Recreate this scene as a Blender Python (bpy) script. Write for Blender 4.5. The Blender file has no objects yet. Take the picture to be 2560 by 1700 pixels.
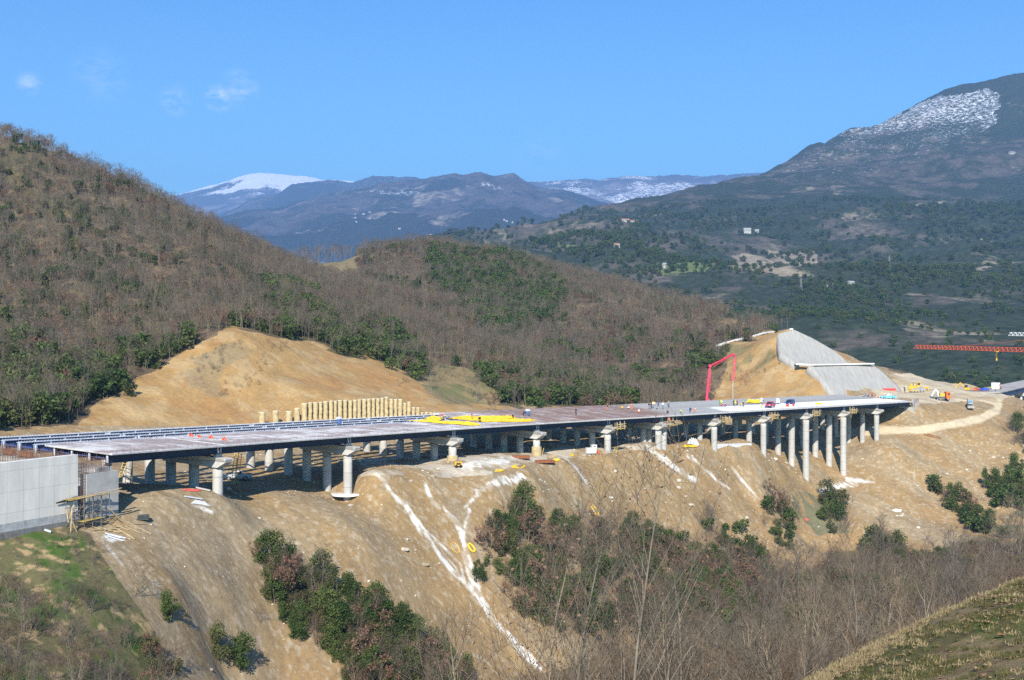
import bpy, math, random
import numpy as np
from mathutils import Vector, Matrix

random.seed(11)
rng = np.random.default_rng(11)
scene = bpy.context.scene
COL = scene.collection
R = math.radians

# ---------------------------------------------------------------- camera, sky, sun, exposure
F, CX, CY = 3000.0, 1280.0, 850.0        # survey constants: photo pixels (2560 x 1700)
cam_data = bpy.data.cameras.new("camera")
cam_data.sensor_width = 36.0
cam_data.lens = F / 2560.0 * 36.0
cam_data.clip_start = 0.5
cam_data.clip_end = 60000.0
cam = bpy.data.objects.new("camera", cam_data)
COL.objects.link(cam)
cam.location = (0, 0, 0)
cam.rotation_euler = (R(90), 0, 0)
scene.camera = cam

SUN_EL = 35.0
SUN_AZ = 5.0          # light travels towards +Y, a touch to +X
sun_data = bpy.data.lights.new("sun", 'SUN')
sun_data.energy = 5.0
sun_data.angle = R(0.53)
sun_data.color = (1.0, 0.93, 0.81)
sun = bpy.data.objects.new("sun", sun_data)
COL.objects.link(sun)
sun.rotation_euler = (R(90 - SUN_EL), 0, R(-SUN_AZ))

world = bpy.data.worlds.new("World")
scene.world = world
world.use_nodes = True
wn, wl = world.node_tree.nodes, world.node_tree.links
wn.clear()
w_out = wn.new('ShaderNodeOutputWorld')
w_bg = wn.new('ShaderNodeBackground')
sky = wn.new('ShaderNodeTexSky')
sky.sky_type = 'NISHITA'
sky.sun_disc = False
sky.sun_elevation = R(SUN_EL)
sky.sun_rotation = R(180 + SUN_AZ)
sky.altitude = 900
sky.air_density = 1.0
sky.dust_density = 1.2
sky.ozone_density = 3.0
w_bg.inputs['Strength'].default_value = 0.055
# faint fair-weather wisps, placed by direction in the sky
tc = wn.new('ShaderNodeTexCoord')
mixc = wn.new('ShaderNodeMix'); mixc.data_type = 'RGBA'
noi = wn.new('ShaderNodeTexNoise'); noi.inputs['Scale'].default_value = 70; noi.inputs['Detail'].default_value = 9
noi.inputs['Roughness'].default_value = 0.6
mp = wn.new('ShaderNodeMapping'); mp.inputs['Scale'].default_value = (1, 1, 2.0)
wl.new(tc.outputs['Generated'], mp.inputs['Vector'])
wl.new(mp.outputs['Vector'], noi.inputs['Vector'])
acc = None
for (sx, sy, rad, st) in ((547, 245, .0145, .9), (437, 252, .016, .42), (72, 208, .012, .5), (250, 195, .03, .18), (600, 222, .02, .45), (1350, 385, .03, .12)):
    d = Vector(((sx - CX) / F, 1, -(sy - CY) / F)).normalized()
    vm = wn.new('ShaderNodeVectorMath'); vm.operation = 'DISTANCE'
    wl.new(tc.outputs['Generated'], vm.inputs[0]); vm.inputs[1].default_value = d
    mr = wn.new('ShaderNodeMapRange'); mr.interpolation_type = 'SMOOTHSTEP'
    mr.inputs['From Min'].default_value = 0; mr.inputs['From Max'].default_value = rad
    mr.inputs['To Min'].default_value = st; mr.inputs['To Max'].default_value = 0
    wl.new(vm.outputs['Value'], mr.inputs['Value'])
    if acc is None:
        acc = mr.outputs['Result']
    else:
        mx = wn.new('ShaderNodeMath'); mx.operation = 'MAXIMUM'
        wl.new(acc, mx.inputs[0]); wl.new(mr.outputs['Result'], mx.inputs[1]); acc = mx.outputs[0]
cr = wn.new('ShaderNodeMapRange')
cr.inputs['From Min'].default_value = .40; cr.inputs['From Max'].default_value = .66
wl.new(noi.outputs['Fac'], cr.inputs['Value'])
ml = wn.new('ShaderNodeMath'); ml.operation = 'MULTIPLY'
wl.new(acc, ml.inputs[0]); wl.new(cr.outputs['Result'], ml.inputs[1])
wl.new(ml.outputs[0], mixc.inputs['Factor'])
mixc.inputs['B'].default_value = (18, 19, 21.5, 1)
tint = wn.new('ShaderNodeMix'); tint.data_type = 'RGBA'; tint.blend_type = 'MULTIPLY'; tint.inputs['Factor'].default_value = 1
tint.inputs['B'].default_value = (1.26, 2.34, 2.66, 1)          # the deep blue of clear mountain air
wl.new(sky.outputs['Color'], tint.inputs['A']); 
sxyz = wn.new('ShaderNodeSeparateXYZ'); wl.new(tc.outputs['Generated'], sxyz.inputs[0])
grad = wn.new('ShaderNodeValToRGB'); grad.color_ramp.elements[0].position = .02; grad.color_ramp.elements[0].color = (1.42, 1.24, 1.06, 1)
grad.color_ramp.elements[1].position = .33; grad.color_ramp.elements[1].color = (.36, .62, .86, 1)   # paler above the mountains, deep towards the zenith
wl.new(sxyz.outputs['Z'], grad.inputs[0])
deep = wn.new('ShaderNodeMix'); deep.data_type = 'RGBA'; deep.blend_type = 'MULTIPLY'; deep.inputs['Factor'].default_value = 1
wl.new(tint.outputs['Result'], deep.inputs['A']); wl.new(grad.outputs[0], deep.inputs['B']); wl.new(deep.outputs['Result'], mixc.inputs['A'])
wl.new(mixc.outputs['Result'], w_bg.inputs['Color'])
wl.new(w_bg.outputs['Background'], w_out.inputs['Surface'])

scene.view_settings.view_transform = 'Standard'
scene.view_settings.look = 'None'
scene.view_settings.gamma = 1.0
scene.view_settings.exposure = 0.68
scene.cycles.use_denoising = False
scene.cycles.max_bounces = 5
scene.cycles.diffuse_bounces = 2
scene.cycles.glossy_bounces = 1
scene.cycles.volume_bounces = 0
scene.cycles.transparent_max_bounces = 4
scene.cycles.use_adaptive_sampling = False

HAZE_COL = (.29, .53, 1.0, 1)
HAZE_D = 8.5e-5

# ---------------------------------------------------------------- helpers
def P(sx, sy, Y):
    """the world point on the sight line of photo pixel (sx, sy) at distance Y"""
    return ((sx - CX) / F * Y, Y, -(sy - CY) / F * Y)

def tag(o, label=None, cat=None, group=None, kind=None):
    if label: o['label'] = label
    if cat: o['category'] = cat
    if group: o['group'] = group
    if kind: o['kind'] = kind
    return o

def empty(name, loc, rz=0.0, **kw):
    o = bpy.data.objects.new(name, None)
    o.empty_display_size = 0.3
    COL.objects.link(o)
    o.location = loc
    o.rotation_euler = (0, 0, rz)
    return tag(o, **kw)

def wmat(o):
    m = o.matrix_basis.copy()
    return wmat(o.parent) @ m if o.parent else m

class MB:
    """collects shapes, then links them as ONE mesh object"""
    def __init__(s):
        s.v, s.f, s.m = [], [], []
    def add(s, vs, fs, mat=0):
        b = len(s.v)
        s.v.extend([tuple(v) for v in vs])
        for f in fs:
            s.f.append(tuple(i + b for i in f)); s.m.append(mat)
        return s
    def hexa(s, c, mat=0):
        """8 corners: bottom 0-3 counter-clockwise, top 4-7"""
        return s.add(c, [(3, 2, 1, 0), (4, 5, 6, 7), (0, 1, 5, 4), (1, 2, 6, 5), (2, 3, 7, 6), (3, 0, 4, 7)], mat)
    def box(s, c, d, rz=0.0, mat=0, taper=1.0, M=None):
        x, y, z = d[0] / 2, d[1] / 2, d[2] / 2
        cs, sn = math.cos(rz), math.sin(rz)
        pts = []
        for zz, k in ((-z, 1.0), (z, taper)):
            for px, py in ((-x, -y), (x, -y), (x, y), (-x, y)):
                px *= k; py *= k
                p = (c[0] + px * cs - py * sn, c[1] + px * sn + py * cs, c[2] + zz)
                pts.append(M @ Vector(p) if M else p)
        return s.hexa(pts, mat)
    def bar(s, a, b, w, h=None, mat=0, up=(0, 0, 1)):
        """square bar from a to b"""
        h = h or w
        a, b = Vector(a), Vector(b)
        d = (b - a).normalized()
        u = Vector(up)
        if abs(d.dot(u)) > .97: u = Vector((0, 1, 0))
        r = d.cross(u).normalized(); u2 = r.cross(d)
        r *= w / 2; u2 *= h / 2
        pts = [a - r - u2, a + r - u2, a + r + u2, a - r + u2, b - r - u2, b + r - u2, b + r + u2, b - r + u2]
        return s.add(pts, [(0, 1, 2, 3), (7, 6, 5, 4), (0, 4, 5, 1), (1, 5, 6, 2), (2, 6, 7, 3), (3, 7, 4, 0)], mat)
    def tube(s, pts, rad, n=6, mat=0, cap=True):
        pts = [Vector(p) for p in pts]
        if not hasattr(rad, '__len__'): rad = [rad] * len(pts)
        rings = []; ref = None
        for i, p in enumerate(pts):
            d = (pts[min(i + 1, len(pts) - 1)] - pts[max(i - 1, 0)]).normalized()
            if ref is None:
                ref = Vector((0, 0, 1)) if abs(d.z) < .9 else Vector((1, 0, 0))
            r = (ref - d * ref.dot(d)).normalized(); ref = r
            q = d.cross(r)
            rings.append([p + (r * math.cos(2 * math.pi * k / n) + q * math.sin(2 * math.pi * k / n)) * rad[i] for k in range(n)])
        vs = [v for rg in rings for v in rg]
        fs = []
        for i in range(len(pts) - 1):
            for k in range(n):
                a, b = i * n + k, i * n + (k + 1) % n
                fs.append((a, b, b + n, a + n))
        if cap:
            fs.append(tuple(range(n - 1, -1, -1))); fs.append(tuple((len(pts) - 1) * n + k for k in range(n)))
        return s.add(vs, fs, mat)
    def prism(s, poly, d, mat=0):
        """planar polygon poly (3D points), extruded by the vector d"""
        n = len(poly); d = Vector(d)
        a = [Vector(p) for p in poly]; b = [p + d for p in a]
        fs = [tuple(range(n - 1, -1, -1)), tuple(range(n, 2 * n))]
        fs += [(i, (i + 1) % n, (i + 1) % n + n, i + n) for i in range(n)]
        return s.add(a + b, fs, mat)
    def wheel(s, c, r, w, axis='y', mat=0, n=14):
        ax = {'x': Vector((1, 0, 0)), 'y': Vector((0, 1, 0))}[axis]
        c = Vector(c)
        return s.tube([c - ax * w / 2, c - ax * w * .38, c + ax * w * .38, c + ax * w / 2], [r * .9, r, r, r * .9], n, mat)
    def build(s, name, mats, parent=None, local=False, smooth=False, **kw):
        me = bpy.data.meshes.new(name)
        vs = s.v
        if parent is not None and not local:
            inv = wmat(parent).inverted()
            vs = [inv @ Vector(v) for v in vs]
        me.from_pydata([tuple(v) for v in vs], [], s.f)
        if not isinstance(mats, (list, tuple)): mats = [mats]
        for m in mats: me.materials.append(m)
        if len(mats) > 1: me.polygons.foreach_set('material_index', s.m)
        if smooth: me.polygons.foreach_set('use_smooth', [True] * len(me.polygons))
        me.update()
        o = bpy.data.objects.new(name, me)
        COL.objects.link(o)
        if parent is not None: o.parent = parent
        return tag(o, **kw)

def mesh_np(name, V, Fq, mats, parent=None, smooth=True, midx=None):
    """fast mesh from numpy arrays (all faces with the same corner count)"""
    me = bpy.data.meshes.new(name)
    n = Fq.shape[1]
    me.vertices.add(len(V)); me.vertices.foreach_set('co', np.ascontiguousarray(V, dtype=np.float32).ravel())
    me.loops.add(Fq.size); me.loops.foreach_set('vertex_index', np.ascontiguousarray(Fq, dtype=np.int32).ravel())
    me.polygons.add(len(Fq))
    me.polygons.foreach_set('loop_start', np.arange(0, Fq.size, n, dtype=np.int32))
    if not isinstance(mats, (list, tuple)): mats = [mats]
    for m in mats: me.materials.append(m)
    if midx is not None: me.polygons.foreach_set('material_index', np.ascontiguousarray(midx, dtype=np.int32))
    me.polygons.foreach_set('use_smooth', np.full(len(Fq), smooth, dtype=bool))
    me.update(calc_edges=True)
    o = bpy.data.objects.new(name, me)
    COL.objects.link(o)
    if parent is not None: o.parent = parent
    return o

# ---------------------------------------------------------------- noise
def _hash(ix, iy, seed):
    h = (ix.astype(np.int64) * 374761393 + iy.astype(np.int64) * 668265263 + seed * 144269504) & 0xffffffff
    h = ((h ^ (h >> 13)) * 1274126177) & 0xffffffff
    return ((h ^ (h >> 16)) & 0xffff) / 65535.0
def vnoise(x, y, seed=0):
    ix, iy = np.floor(x), np.floor(y)
    fx, fy = x - ix, y - iy
    fx = fx * fx * (3 - 2 * fx); fy = fy * fy * (3 - 2 * fy)
    a, b = _hash(ix, iy, seed), _hash(ix + 1, iy, seed)
    c, d = _hash(ix, iy + 1, seed), _hash(ix + 1, iy + 1, seed)
    return (a + (b - a) * fx) * (1 - fy) + (c + (d - c) * fx) * fy
def fbm(x, y, oct=4, seed=0, gain=.5):
    s, a, t = 0.0, 1.0, 0.0
    for i in range(oct):
        s = s + a * vnoise(x * 2 ** i + 17.3 * i, y * 2 ** i - 9.1 * i, seed + i); t += a; a *= gain
    return s / t                      # 0..1
def ridged(x, y, oct=4, seed=0):
    s, a, t = 0.0, 1.0, 0.0
    for i in range(oct):
        s = s + a * (1 - np.abs(2 * vnoise(x * 2 ** i + 7.7 * i, y * 2 ** i + 3.3 * i, seed + i) - 1)); t += a; a *= .5
    return s / t
def inpoly(x, y, poly):
    x = np.asarray(x); y = np.asarray(y); c = np.zeros(x.shape, bool)
    n = len(poly)
    for i in range(n):
        x1, y1 = poly[i]; x2, y2 = poly[(i + 1) % n]
        if y1 == y2: continue
        k = ((y1 > y) != (y2 > y)) & (x < (x2 - x1) * (y - y1) / (y2 - y1) + x1)
        c ^= k
    return c
def dpoly(x, y, line):
    """distance to a polyline, and the position 0..1 along it"""
    best = np.full(x.shape, 1e9); pos = np.zeros(x.shape); n = len(line) - 1
    for i in range(n):
        x1, y1 = line[i]; x2, y2 = line[i + 1]
        dx, dy = x2 - x1, y2 - y1
        t = np.clip(((x - x1) * dx + (y - y1) * dy) / (dx * dx + dy * dy), 0, 1)
        d = np.hypot(x - x1 - t * dx, y - y1 - t * dy)
        k = d < best
        best[k] = d[k]; pos[k] = (i + t[k]) / n
    return best, pos

# ---------------------------------------------------------------- materials
def mat_new(name):
    m = bpy.data.materials.new(name); m.use_nodes = True
    nt = m.node_tree; b = nt.nodes['Principled BSDF']
    return m, nt, b
def N(nt, typ, **kw):
    n = nt.nodes.new(typ)
    for k, v in kw.items():
        if k in n.inputs: n.inputs[k].default_value = v
        else: setattr(n, k, v)
    return n
def ramp(nt, fac, stops):
    r = nt.nodes.new('ShaderNodeValToRGB')
    e = r.color_ramp.elements
    while len(e) < len(stops): e.new(0.5)
    for i, (p, c) in enumerate(stops):
        e[i].position = p; e[i].color = (*c, 1) if len(c) == 3 else c
    nt.links.new(fac, r.inputs[0])
    return r.outputs[0]
def mixrgb(nt, fac, a, b, mode='MIX'):
    m = nt.nodes.new('ShaderNodeMix'); m.data_type = 'RGBA'; m.blend_type = mode
    for sock, v in ((m.inputs['Factor'], fac), (m.inputs['A'], a), (m.inputs['B'], b)):
        if hasattr(v, 'is_output'): nt.links.new(v, sock)
        elif isinstance(v, (int, float)): sock.default_value = v
        else: sock.default_value = (*v, 1) if len(v) == 3 else v
    return m.outputs['Result']
def simple(name, col, rough=.7, metal=0.0, var=.25, scale=2.0, bump=0.0, spec=.3, detail=5, stretch=(1, 1, 1)):
    """one paint, concrete or fabric: base colour broken up by weathering noise in object space"""
    m, nt, b = mat_new(name)
    co = N(nt, 'ShaderNodeTexCoord')
    mpn = N(nt, 'ShaderNodeMapping'); mpn.inputs['Scale'].default_value = stretch
    nt.links.new(co.outputs['Object'], mpn.inputs['Vector'])
    n = N(nt, 'ShaderNodeTexNoise', Scale=scale, Detail=detail, Roughness=.65)
    nt.links.new(mpn.outputs['Vector'], n.inputs['Vector'])
    lo = tuple(c * (1 - var) for c in col); hi = tuple(min(1, c * (1 + var * .6)) for c in col)
    nt.links.new(ramp(nt, n.outputs['Fac'], [(.3, lo), (.7, hi)]), b.inputs['Base Color'])
    b.inputs['Roughness'].default_value = rough; b.inputs['Metallic'].default_value = metal
    b.inputs['Specular IOR Level'].default_value = spec
    if bump:
        bp = N(nt, 'ShaderNodeBump', Strength=bump, Distance=.05)
        nt.links.new(n.outputs['Fac'], bp.inputs['Height']); nt.links.new(bp.outputs['Normal'], b.inputs['Normal'])
    return m
# ---------------------------------------------------------------- ground: surveyed heights, interpolated
CTRL = []
def cp(sx, sy, Y): CTRL.append(P(sx, sy, Y))
def cw(x, y, z): CTRL.append((x, y, z))
# the bank the photographer stands on
for p in ((0, 0, -1.9), (-12, 0, -3.2), (14, 0, -1.0), (-45, 5, -10), (45, 5, 1), (-5, 15, -6.4), (-22, 15, -9), (2, 18, -6.8), (20, 20, -3.2), (25, 38, -6.0), (42, 48, -5),
          (16, 41, -12), (9, 38, -14.5), (2, 36, -16.5), (-12, 38, -18.5), (-40, 40, -22), (32, 56, -17), (21, 60, -21), (0, 60, -22), (-25, 60, -28), (60, 60, -14), (80, 70, -12),
          (48, 100, -29), (12, 100, -34), (-20, 95, -41), (-48, 98, -40), (-80, 90, -36), (85, 100, -25), (95, 160, -38), (45, 160, -47), (70, 220, -55), (75, 290, -58.5), (38, 238, -58), (4, 180, -58), (-20, 140, -53),
          (125, 230, -50), (150, 310, -54), (180, 260, -50), (200, 350, -48), (220, 440, -27), (260, 300, -50), (260, 550, -40)): cw(*p)
for q in ((2560, 1456, 30), (2300, 1576, 26), (2075, 1712, 22), (2560, 1700, 15), (2560, 1560, 21)): cp(*q)
# grassy knoll below the wing wall
for q in ((-200, 1700, 112), (0, 1700, 118), (200, 1700, 123), (0, 1500, 135), (200, 1480, 138), (-250, 1358, 136.5), (0, 1336, 148), (100, 1322, 153), (190, 1312, 157.5), (235, 1300, 161), (300, 1285, 164.5), (120, 1400, 145)): cp(*q)
# spoil slope
for q in ((330, 1700, 133), (400, 1700, 138), (560, 1700, 155), (700, 1700, 164), (900, 1700, 171), (1100, 1700, 187), (1300, 1700, 201), (1500, 1600, 231), (1560, 1500, 246), (1700, 1400, 270), (1820, 1370, 293), (2000, 1345, 324),
          (330, 1480, 146), (450, 1480, 154), (560, 1480, 165), (700, 1480, 177), (900, 1480, 186), (1100, 1480, 203), (1300, 1420, 221),
          (450, 1340, 168), (560, 1330, 178), (700, 1340, 187), (900, 1340, 196), (1100, 1340, 215), (1300, 1300, 233), (1500, 1300, 258), (1700, 1250, 288), (1850, 1230, 314)): cp(*q)
# edge of the bench under the bridge, gullies
for q in ((340, 1268, 168), (420, 1250, 174), (500, 1240, 181), (553, 1243, 184), (590, 1256, 188), (618, 1285, 188), (650, 1262, 195), (700, 1245, 199), (770, 1232, 208), (814, 1216, 219), (866, 1262, 214), (884, 1258, 213), (848, 1256, 212), (868, 1238, 217), (908, 1188, 219), (930, 1186, 216), (1000, 1184, 221), (1063, 1182, 226),
          (1125, 1160, 239), (1230, 1186, 236), (1325, 1180, 246), (1344, 1140, 265), (1407, 1147, 264), (1528, 1134, 283), (1600, 1122, 295), (1650, 1138, 298), (1671, 1146, 298), (1710, 1121, 306), (1745, 1120, 311), (1780, 1120, 316), (1830, 1120, 321.5), (1880, 1120, 327), (1830, 1110, 328), (1880, 1108, 334), (1904, 1134, 331), (1950, 1170, 336),
          (2013, 1203, 346), (2060, 1198, 354), (2111, 1194, 361), (2160, 1160, 368), (2198, 1105, 377), (2030, 1240, 344), (2100, 1235, 352), (2013, 1300, 333),
          (450, 1224, 192), (400, 1222, 193), (340, 1220, 196), (560, 1218, 203), (640, 1212, 208), (700, 1210, 214), (760, 1190, 222), (900, 1172, 228), (1000, 1165, 238), (1100, 1140, 258), (1300, 1130, 276), (1500, 1122, 298), (1650, 1116, 316), (1780, 1106, 332)): cp(*q)
# ravine floor under the tall piers, rising behind
for q in ((1960, 1150, 352), (2040, 1150, 366), (2000, 1120, 372), (2080, 1110, 384), (2130, 1120, 382), (1950, 1090, 378), (1880, 1085, 362)): cp(*q)
# far side bench and the foot of the cutting
for q in ((200, 1180, 205), (352, 1172, 222), (352, 1150, 232), (200, 1120, 218), (0, 1150, 200), (-200, 1150, 190), (500, 1165, 226), (640, 1155, 236), (800, 1140, 246), (1000, 1125, 262), (1200, 1105, 285), (1400, 1095, 305), (1550, 1090, 325), (1700, 1085, 345)): cp(*q)
# tan cutting behind the piles
for q in ((400, 1052, 252), (300, 1058, 244), (200, 1060, 238), (100, 1070, 230), (0, 1072, 224), (560, 1050, 264), (655, 1053, 270), (770, 1057, 273), (830, 1056, 278), (900, 1053, 284), (960, 1050, 289), (770, 1008, 279), (830, 1003, 284), (900, 999, 290), (950, 996, 295), (1000, 1042, 293), (1080, 1036, 300), (1160, 1030, 306),
          (300, 1000, 256), (400, 950, 275), (480, 890, 290), (585, 830, 302), (650, 836, 312), (716, 852, 320), (813, 878, 330), (922, 900, 340), (976, 922, 338), (1030, 954, 332), (1084, 981, 328), (1171, 1015, 322),
          (560, 940, 282), (700, 930, 296), (700, 1000, 280), (850, 940, 312), (870, 985, 297), (1010, 1010, 303)): cp(*q)
# wooded hill on the left and its spur
for q in ((-300, 1000, 240), (-300, 700, 340), (-300, 400, 470), (-300, 250, 560), (0, 1000, 258), (150, 1010, 254), (300, 930, 275), (430, 862, 296), (0, 850, 315), (200, 850, 310), (200, 700, 365), (0, 700, 370), (0, 600, 412), (0, 470, 455), (0, 338, 500), (100, 374, 502), (200, 430, 500),
          (300, 468, 498), (400, 518, 495), (520, 585, 488), (600, 645, 478), (700, 705, 465), (400, 700, 392), (600, 760, 365), (500, 620, 440), (300, 600, 420),
          (760, 735, 448), (920, 790, 430), (1084, 845, 412), (1220, 895, 400), (1355, 945, 392), (1480, 985, 388), (1572, 1008, 384), (850, 830, 375), (1000, 890, 368), (1084, 930, 362), (1200, 965, 358), (1300, 1005, 350), (1400, 1010, 362), (1200, 1015, 336), (1130, 990, 338)): cp(*q)
for p in ((-160, 620, 40), (-110, 640, 15), (-60, 580, 18), (-260, 640, 60), (0, 500, 2), (60, 470, -8), (-25, 520, 12), (30, 500, -4)): cw(*p)
# wooded hill in the middle
for q in ((700, 690, 640), (760, 662, 690), (880, 655, 700), (860, 700, 620), (740, 705, 610), (900, 632, 715), (1000, 618, 720), (1100, 620, 715), (1200, 637, 705), (1300, 662, 690), (1400, 700, 670), (1500, 730, 650), (1600, 750, 630), (1700, 768, 610), (1800, 790, 590), (1900, 812, 565), (2000, 842, 535), (2030, 870, 520), (2080, 905, 500), (2140, 932, 490), (2205, 948, 485),
          (1000, 720, 600), (1100, 760, 560), (1200, 800, 530), (1300, 840, 505), (1200, 720, 620), (1350, 770, 590), (1500, 830, 540), (1400, 890, 480), (1520, 930, 465), (1650, 850, 520), (1620, 950, 455), (1740, 980, 440), (1700, 1012, 400), (1600, 1015, 400), (1800, 900, 480), (1820, 1003, 425), (1880, 850, 505), (960, 690, 610)): cp(*q)
for p in ((-120, 760, 30), (0, 800, 35), (90, 780, 20), (160, 700, 0), (-250, 800, 30)): cw(*p)
# nose of the hill with the sprayed-concrete cutting
for q in ((1984, 829, 466), (1940, 836, 457), (1900, 850, 470), (1985, 914, 434), (1946, 888, 442), (2033, 852, 471), (2125, 915, 458), (2080, 882, 469), (2022, 918, 433), (2179, 915, 458), (2054, 956, 422), (2087, 993, 417), (2201, 928, 458), (2250, 975, 451), (2258, 987, 450), (2035, 880, 471), (1985, 868, 459), (2060, 895, 462), (2130, 955, 446), (2060, 905, 449), (1850, 990, 425), (1960, 995, 415), (1880, 920, 450), (1960, 940, 432), (2000, 990, 410)): cp(*q)
# bridge-head platform, haul road, slope below
for q in ((2290, 1004, 402), (2200, 992, 425), (2300, 985, 440), (2400, 983, 452), (2300, 960, 520), (2420, 962, 515), (2540, 1040, 520), (2500, 1000, 520), (2620, 1075, 490), (2300, 950, 580), (2207, 1072, 386), (2250, 1060, 394), (2305, 1070, 392), (2330, 1035, 402), (2394, 1056, 402), (2448, 1043, 412), (2476, 1021, 426), (2462, 1005, 438), (2380, 1012, 420),
          (2510, 1010, 440), (2560, 1060, 422), (2520, 1040, 420), (2400, 1100, 392), (2560, 1150, 388), (2300, 1150, 374), (2300, 1230, 358), (2400, 1300, 346), (2560, 1300, 344), (2450, 1200, 370), (2300, 1340, 330), (2560, 1370, 318), (2640, 1100, 420), (2240, 1120, 372), (2500, 985, 470), (2180, 1250, 348), (2130, 1310, 334)): cp(*q)
for p in ((215, 640, -70), (300, 640, -65), (130, 640, -25), (220, 720, -75), (320, 760, -60), (110, 800, -50), (330, 480, -30), (340, 400, -40), (420, 700, -50)): cw(*p)

C = np.array(CTRL)
PS = 1 / 60.0
def _phi(d): return np.sqrt(d * d + 1.5)
def rbf_fit(C):
    D = np.hypot(C[:, None, 0] - C[None, :, 0], C[:, None, 1] - C[None, :, 1])
    n = len(C); A = np.zeros((n + 3, n + 3))
    A[:n, :n] = _phi(D) - 0.35 * np.eye(n) ; A[:n, n] = 1; A[:n, n + 1:] = C[:, :2] * PS; A[n, :n] = 1; A[n + 1:, :n] = C[:, :2].T * PS
    return np.linalg.solve(A, np.concatenate([C[:, 2], [0, 0, 0]]))
def rbf_eval(W, C, X, Y):
    X = np.asarray(X, float); Y = np.asarray(Y, float); sh = X.shape
    X = X.ravel(); Y = Y.ravel(); n = len(C); out = np.empty(len(X))
    for i in range(0, len(X), 20000):
        x, y = X[i:i + 20000], Y[i:i + 20000]
        out[i:i + 20000] = _phi(np.hypot(x[:, None] - C[None, :, 0], y[:, None] - C[None, :, 1])) @ W[:n] + W[n] + (x * W[n + 1] + y * W[n + 2]) * PS
    return out.reshape(sh)
WR = rbf_fit(C)

S_LOW = [(-600, 1085), (0, 1072), (110, 1068), (190, 1062), (235, 1010), (330, 962), (420, 902), (500, 850), (585, 820), (650, 830), (716, 846), (813, 872), (922, 893), (976, 914), (1020, 936), (1060, 958), (1100, 975), (1150, 1000), (1200, 1012), (1330, 1018), (1500, 1022), (1780, 1012), (1805, 930), (1815, 868), (1900, 838), (1985, 818), (2060, 832), (2165, 888), (2285, 952), (2345, 985), (2345, 300), (1500, -800), (-600, -800)]
def soilness(X, Y, Z):
    """1 on bare ground, 0 under the woods"""
    sx = CX + X / np.maximum(Y, 1) * F; sy = CY - Z / np.maximum(Y, 1) * F
    jx = (fbm(X * .11, Y * .11, 3, 5) - .5) * 60; jy = (fbm(X * .11, Y * .11, 3, 9) - .5) * 36
    return sx + jx, sy + jy, sx, sy
def height(X, Y, detail=True):
    X = np.asarray(X, float); Y = np.asarray(Y, float)
    z = rbf_eval(WR, C, X, Y)
    if detail:
        far = np.clip((Y - 260) / 200, 0, 1)
        z = z + (fbm(X / 9, Y / 9, 4, 3) - .5) * (0.7 + 1.6 * far) + (fbm(X / 38, Y / 38, 3, 4) - .5) * 4.0 * far
        # rills running down the spoil slope
        u = X * .66 + Y * .75; v = X * .75 - Y * .66
        m = np.clip((Y - 135) / 15, 0, 1) * np.clip((400 - Y) / 30, 0, 1)
        z = z + (fbm(u / 3.2, v / 30, 4, 21) - .5) * .34 * m + (vnoise(X / .8, Y / .8, 8) - .5) * .10 * m
    return z

# fan-shaped sheet: fine near the building site, coarser away from it
def spans(*a):
    out = []
    for lo, hi, st in a: out.append(np.arange(lo, hi, st))
    return np.concatenate(out)
gy = spans((2, 20, .35), (20, 48, .2), (48, 120, .8), (120, 250, .24), (250, 400, .3), (400, 480, .4), (480, 900, 2.2))
gt = spans((-.80, -.44, .01), (-.44, .44, .00115), (.44, .80, .01))
GT, GY = np.meshgrid(gt, gy)
GX = GT * (GY + 12)
# interpolate the smooth surface on a thinner grid, then add detail at full density
ky, kt = np.unique(np.r_[np.arange(0, len(gy), 5), len(gy) - 1]), np.unique(np.r_[np.arange(0, len(gt), 5), len(gt) - 1])
base = rbf_eval(WR, C, GX[np.ix_(ky, kt)], GY[np.ix_(ky, kt)])
iy = np.interp(gy, gy[ky], np.arange(len(ky))); it = np.interp(gt, gt[kt], np.arange(len(kt)))
y0 = np.minimum(iy.astype(int), len(ky) - 2); t0 = np.minimum(it.astype(int), len(kt) - 2)
fy = (iy - y0)[:, None]; ft = (it - t0)[None, :]
bz = (base[y0][:, t0] * (1 - ft) + base[y0][:, t0 + 1] * ft) * (1 - fy) + (base[y0 + 1][:, t0] * (1 - ft) + base[y0 + 1][:, t0 + 1] * ft) * fy
_sv = rbf_eval
rbf_eval_saved = rbf_eval
rbf_eval = lambda W, C_, X, Y: bz
GZ = height(GX, GY)
rbf_eval = rbf_eval_saved

# ---------------------------------------------------------------- what covers the ground
def lerp(a, b, k): return a * (1 - k[..., None]) + np.asarray(b) * k[..., None]
jx, jy, gsx, gsy = soilness(GX, GY, GZ)
def sm(x, a, b): return np.clip((x - a) / (b - a), 0, 1) ** 2 * (3 - 2 * np.clip((x - a) / (b - a), 0, 1))
TAN, ORANGE, GREY, PALE = (.285, .193, .094), (.29, .172, .072), (.275, .220, .143), (.38, .315, .22)
u = GX * .66 + GY * .75; v = GX * .75 - GY * .66
n1 = fbm(u / 7, v / 60, 5, 31); n2 = fbm(GX / 4, GY / 4, 5, 32); n3 = fbm(GX / 25, GY / 25, 3, 33)
COV = np.zeros(GX.shape + (3,)) + np.array(TAN)
COV = lerp(COV, GREY, sm(n1, .42, .66) * .8)
COV = lerp(COV, ORANGE, sm(n3 * .6 + n2 * .4, .54, .72) * .35)
COV = lerp(COV, PALE, sm(fbm(GX / .7, GY / .7, 3, 35), .58, .74) * .8)
COV = lerp(COV, (.22, .16, .09), sm(fbm(GX / 1.7, GY / 1.7, 3, 36), .62, .8) * .5)
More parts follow.
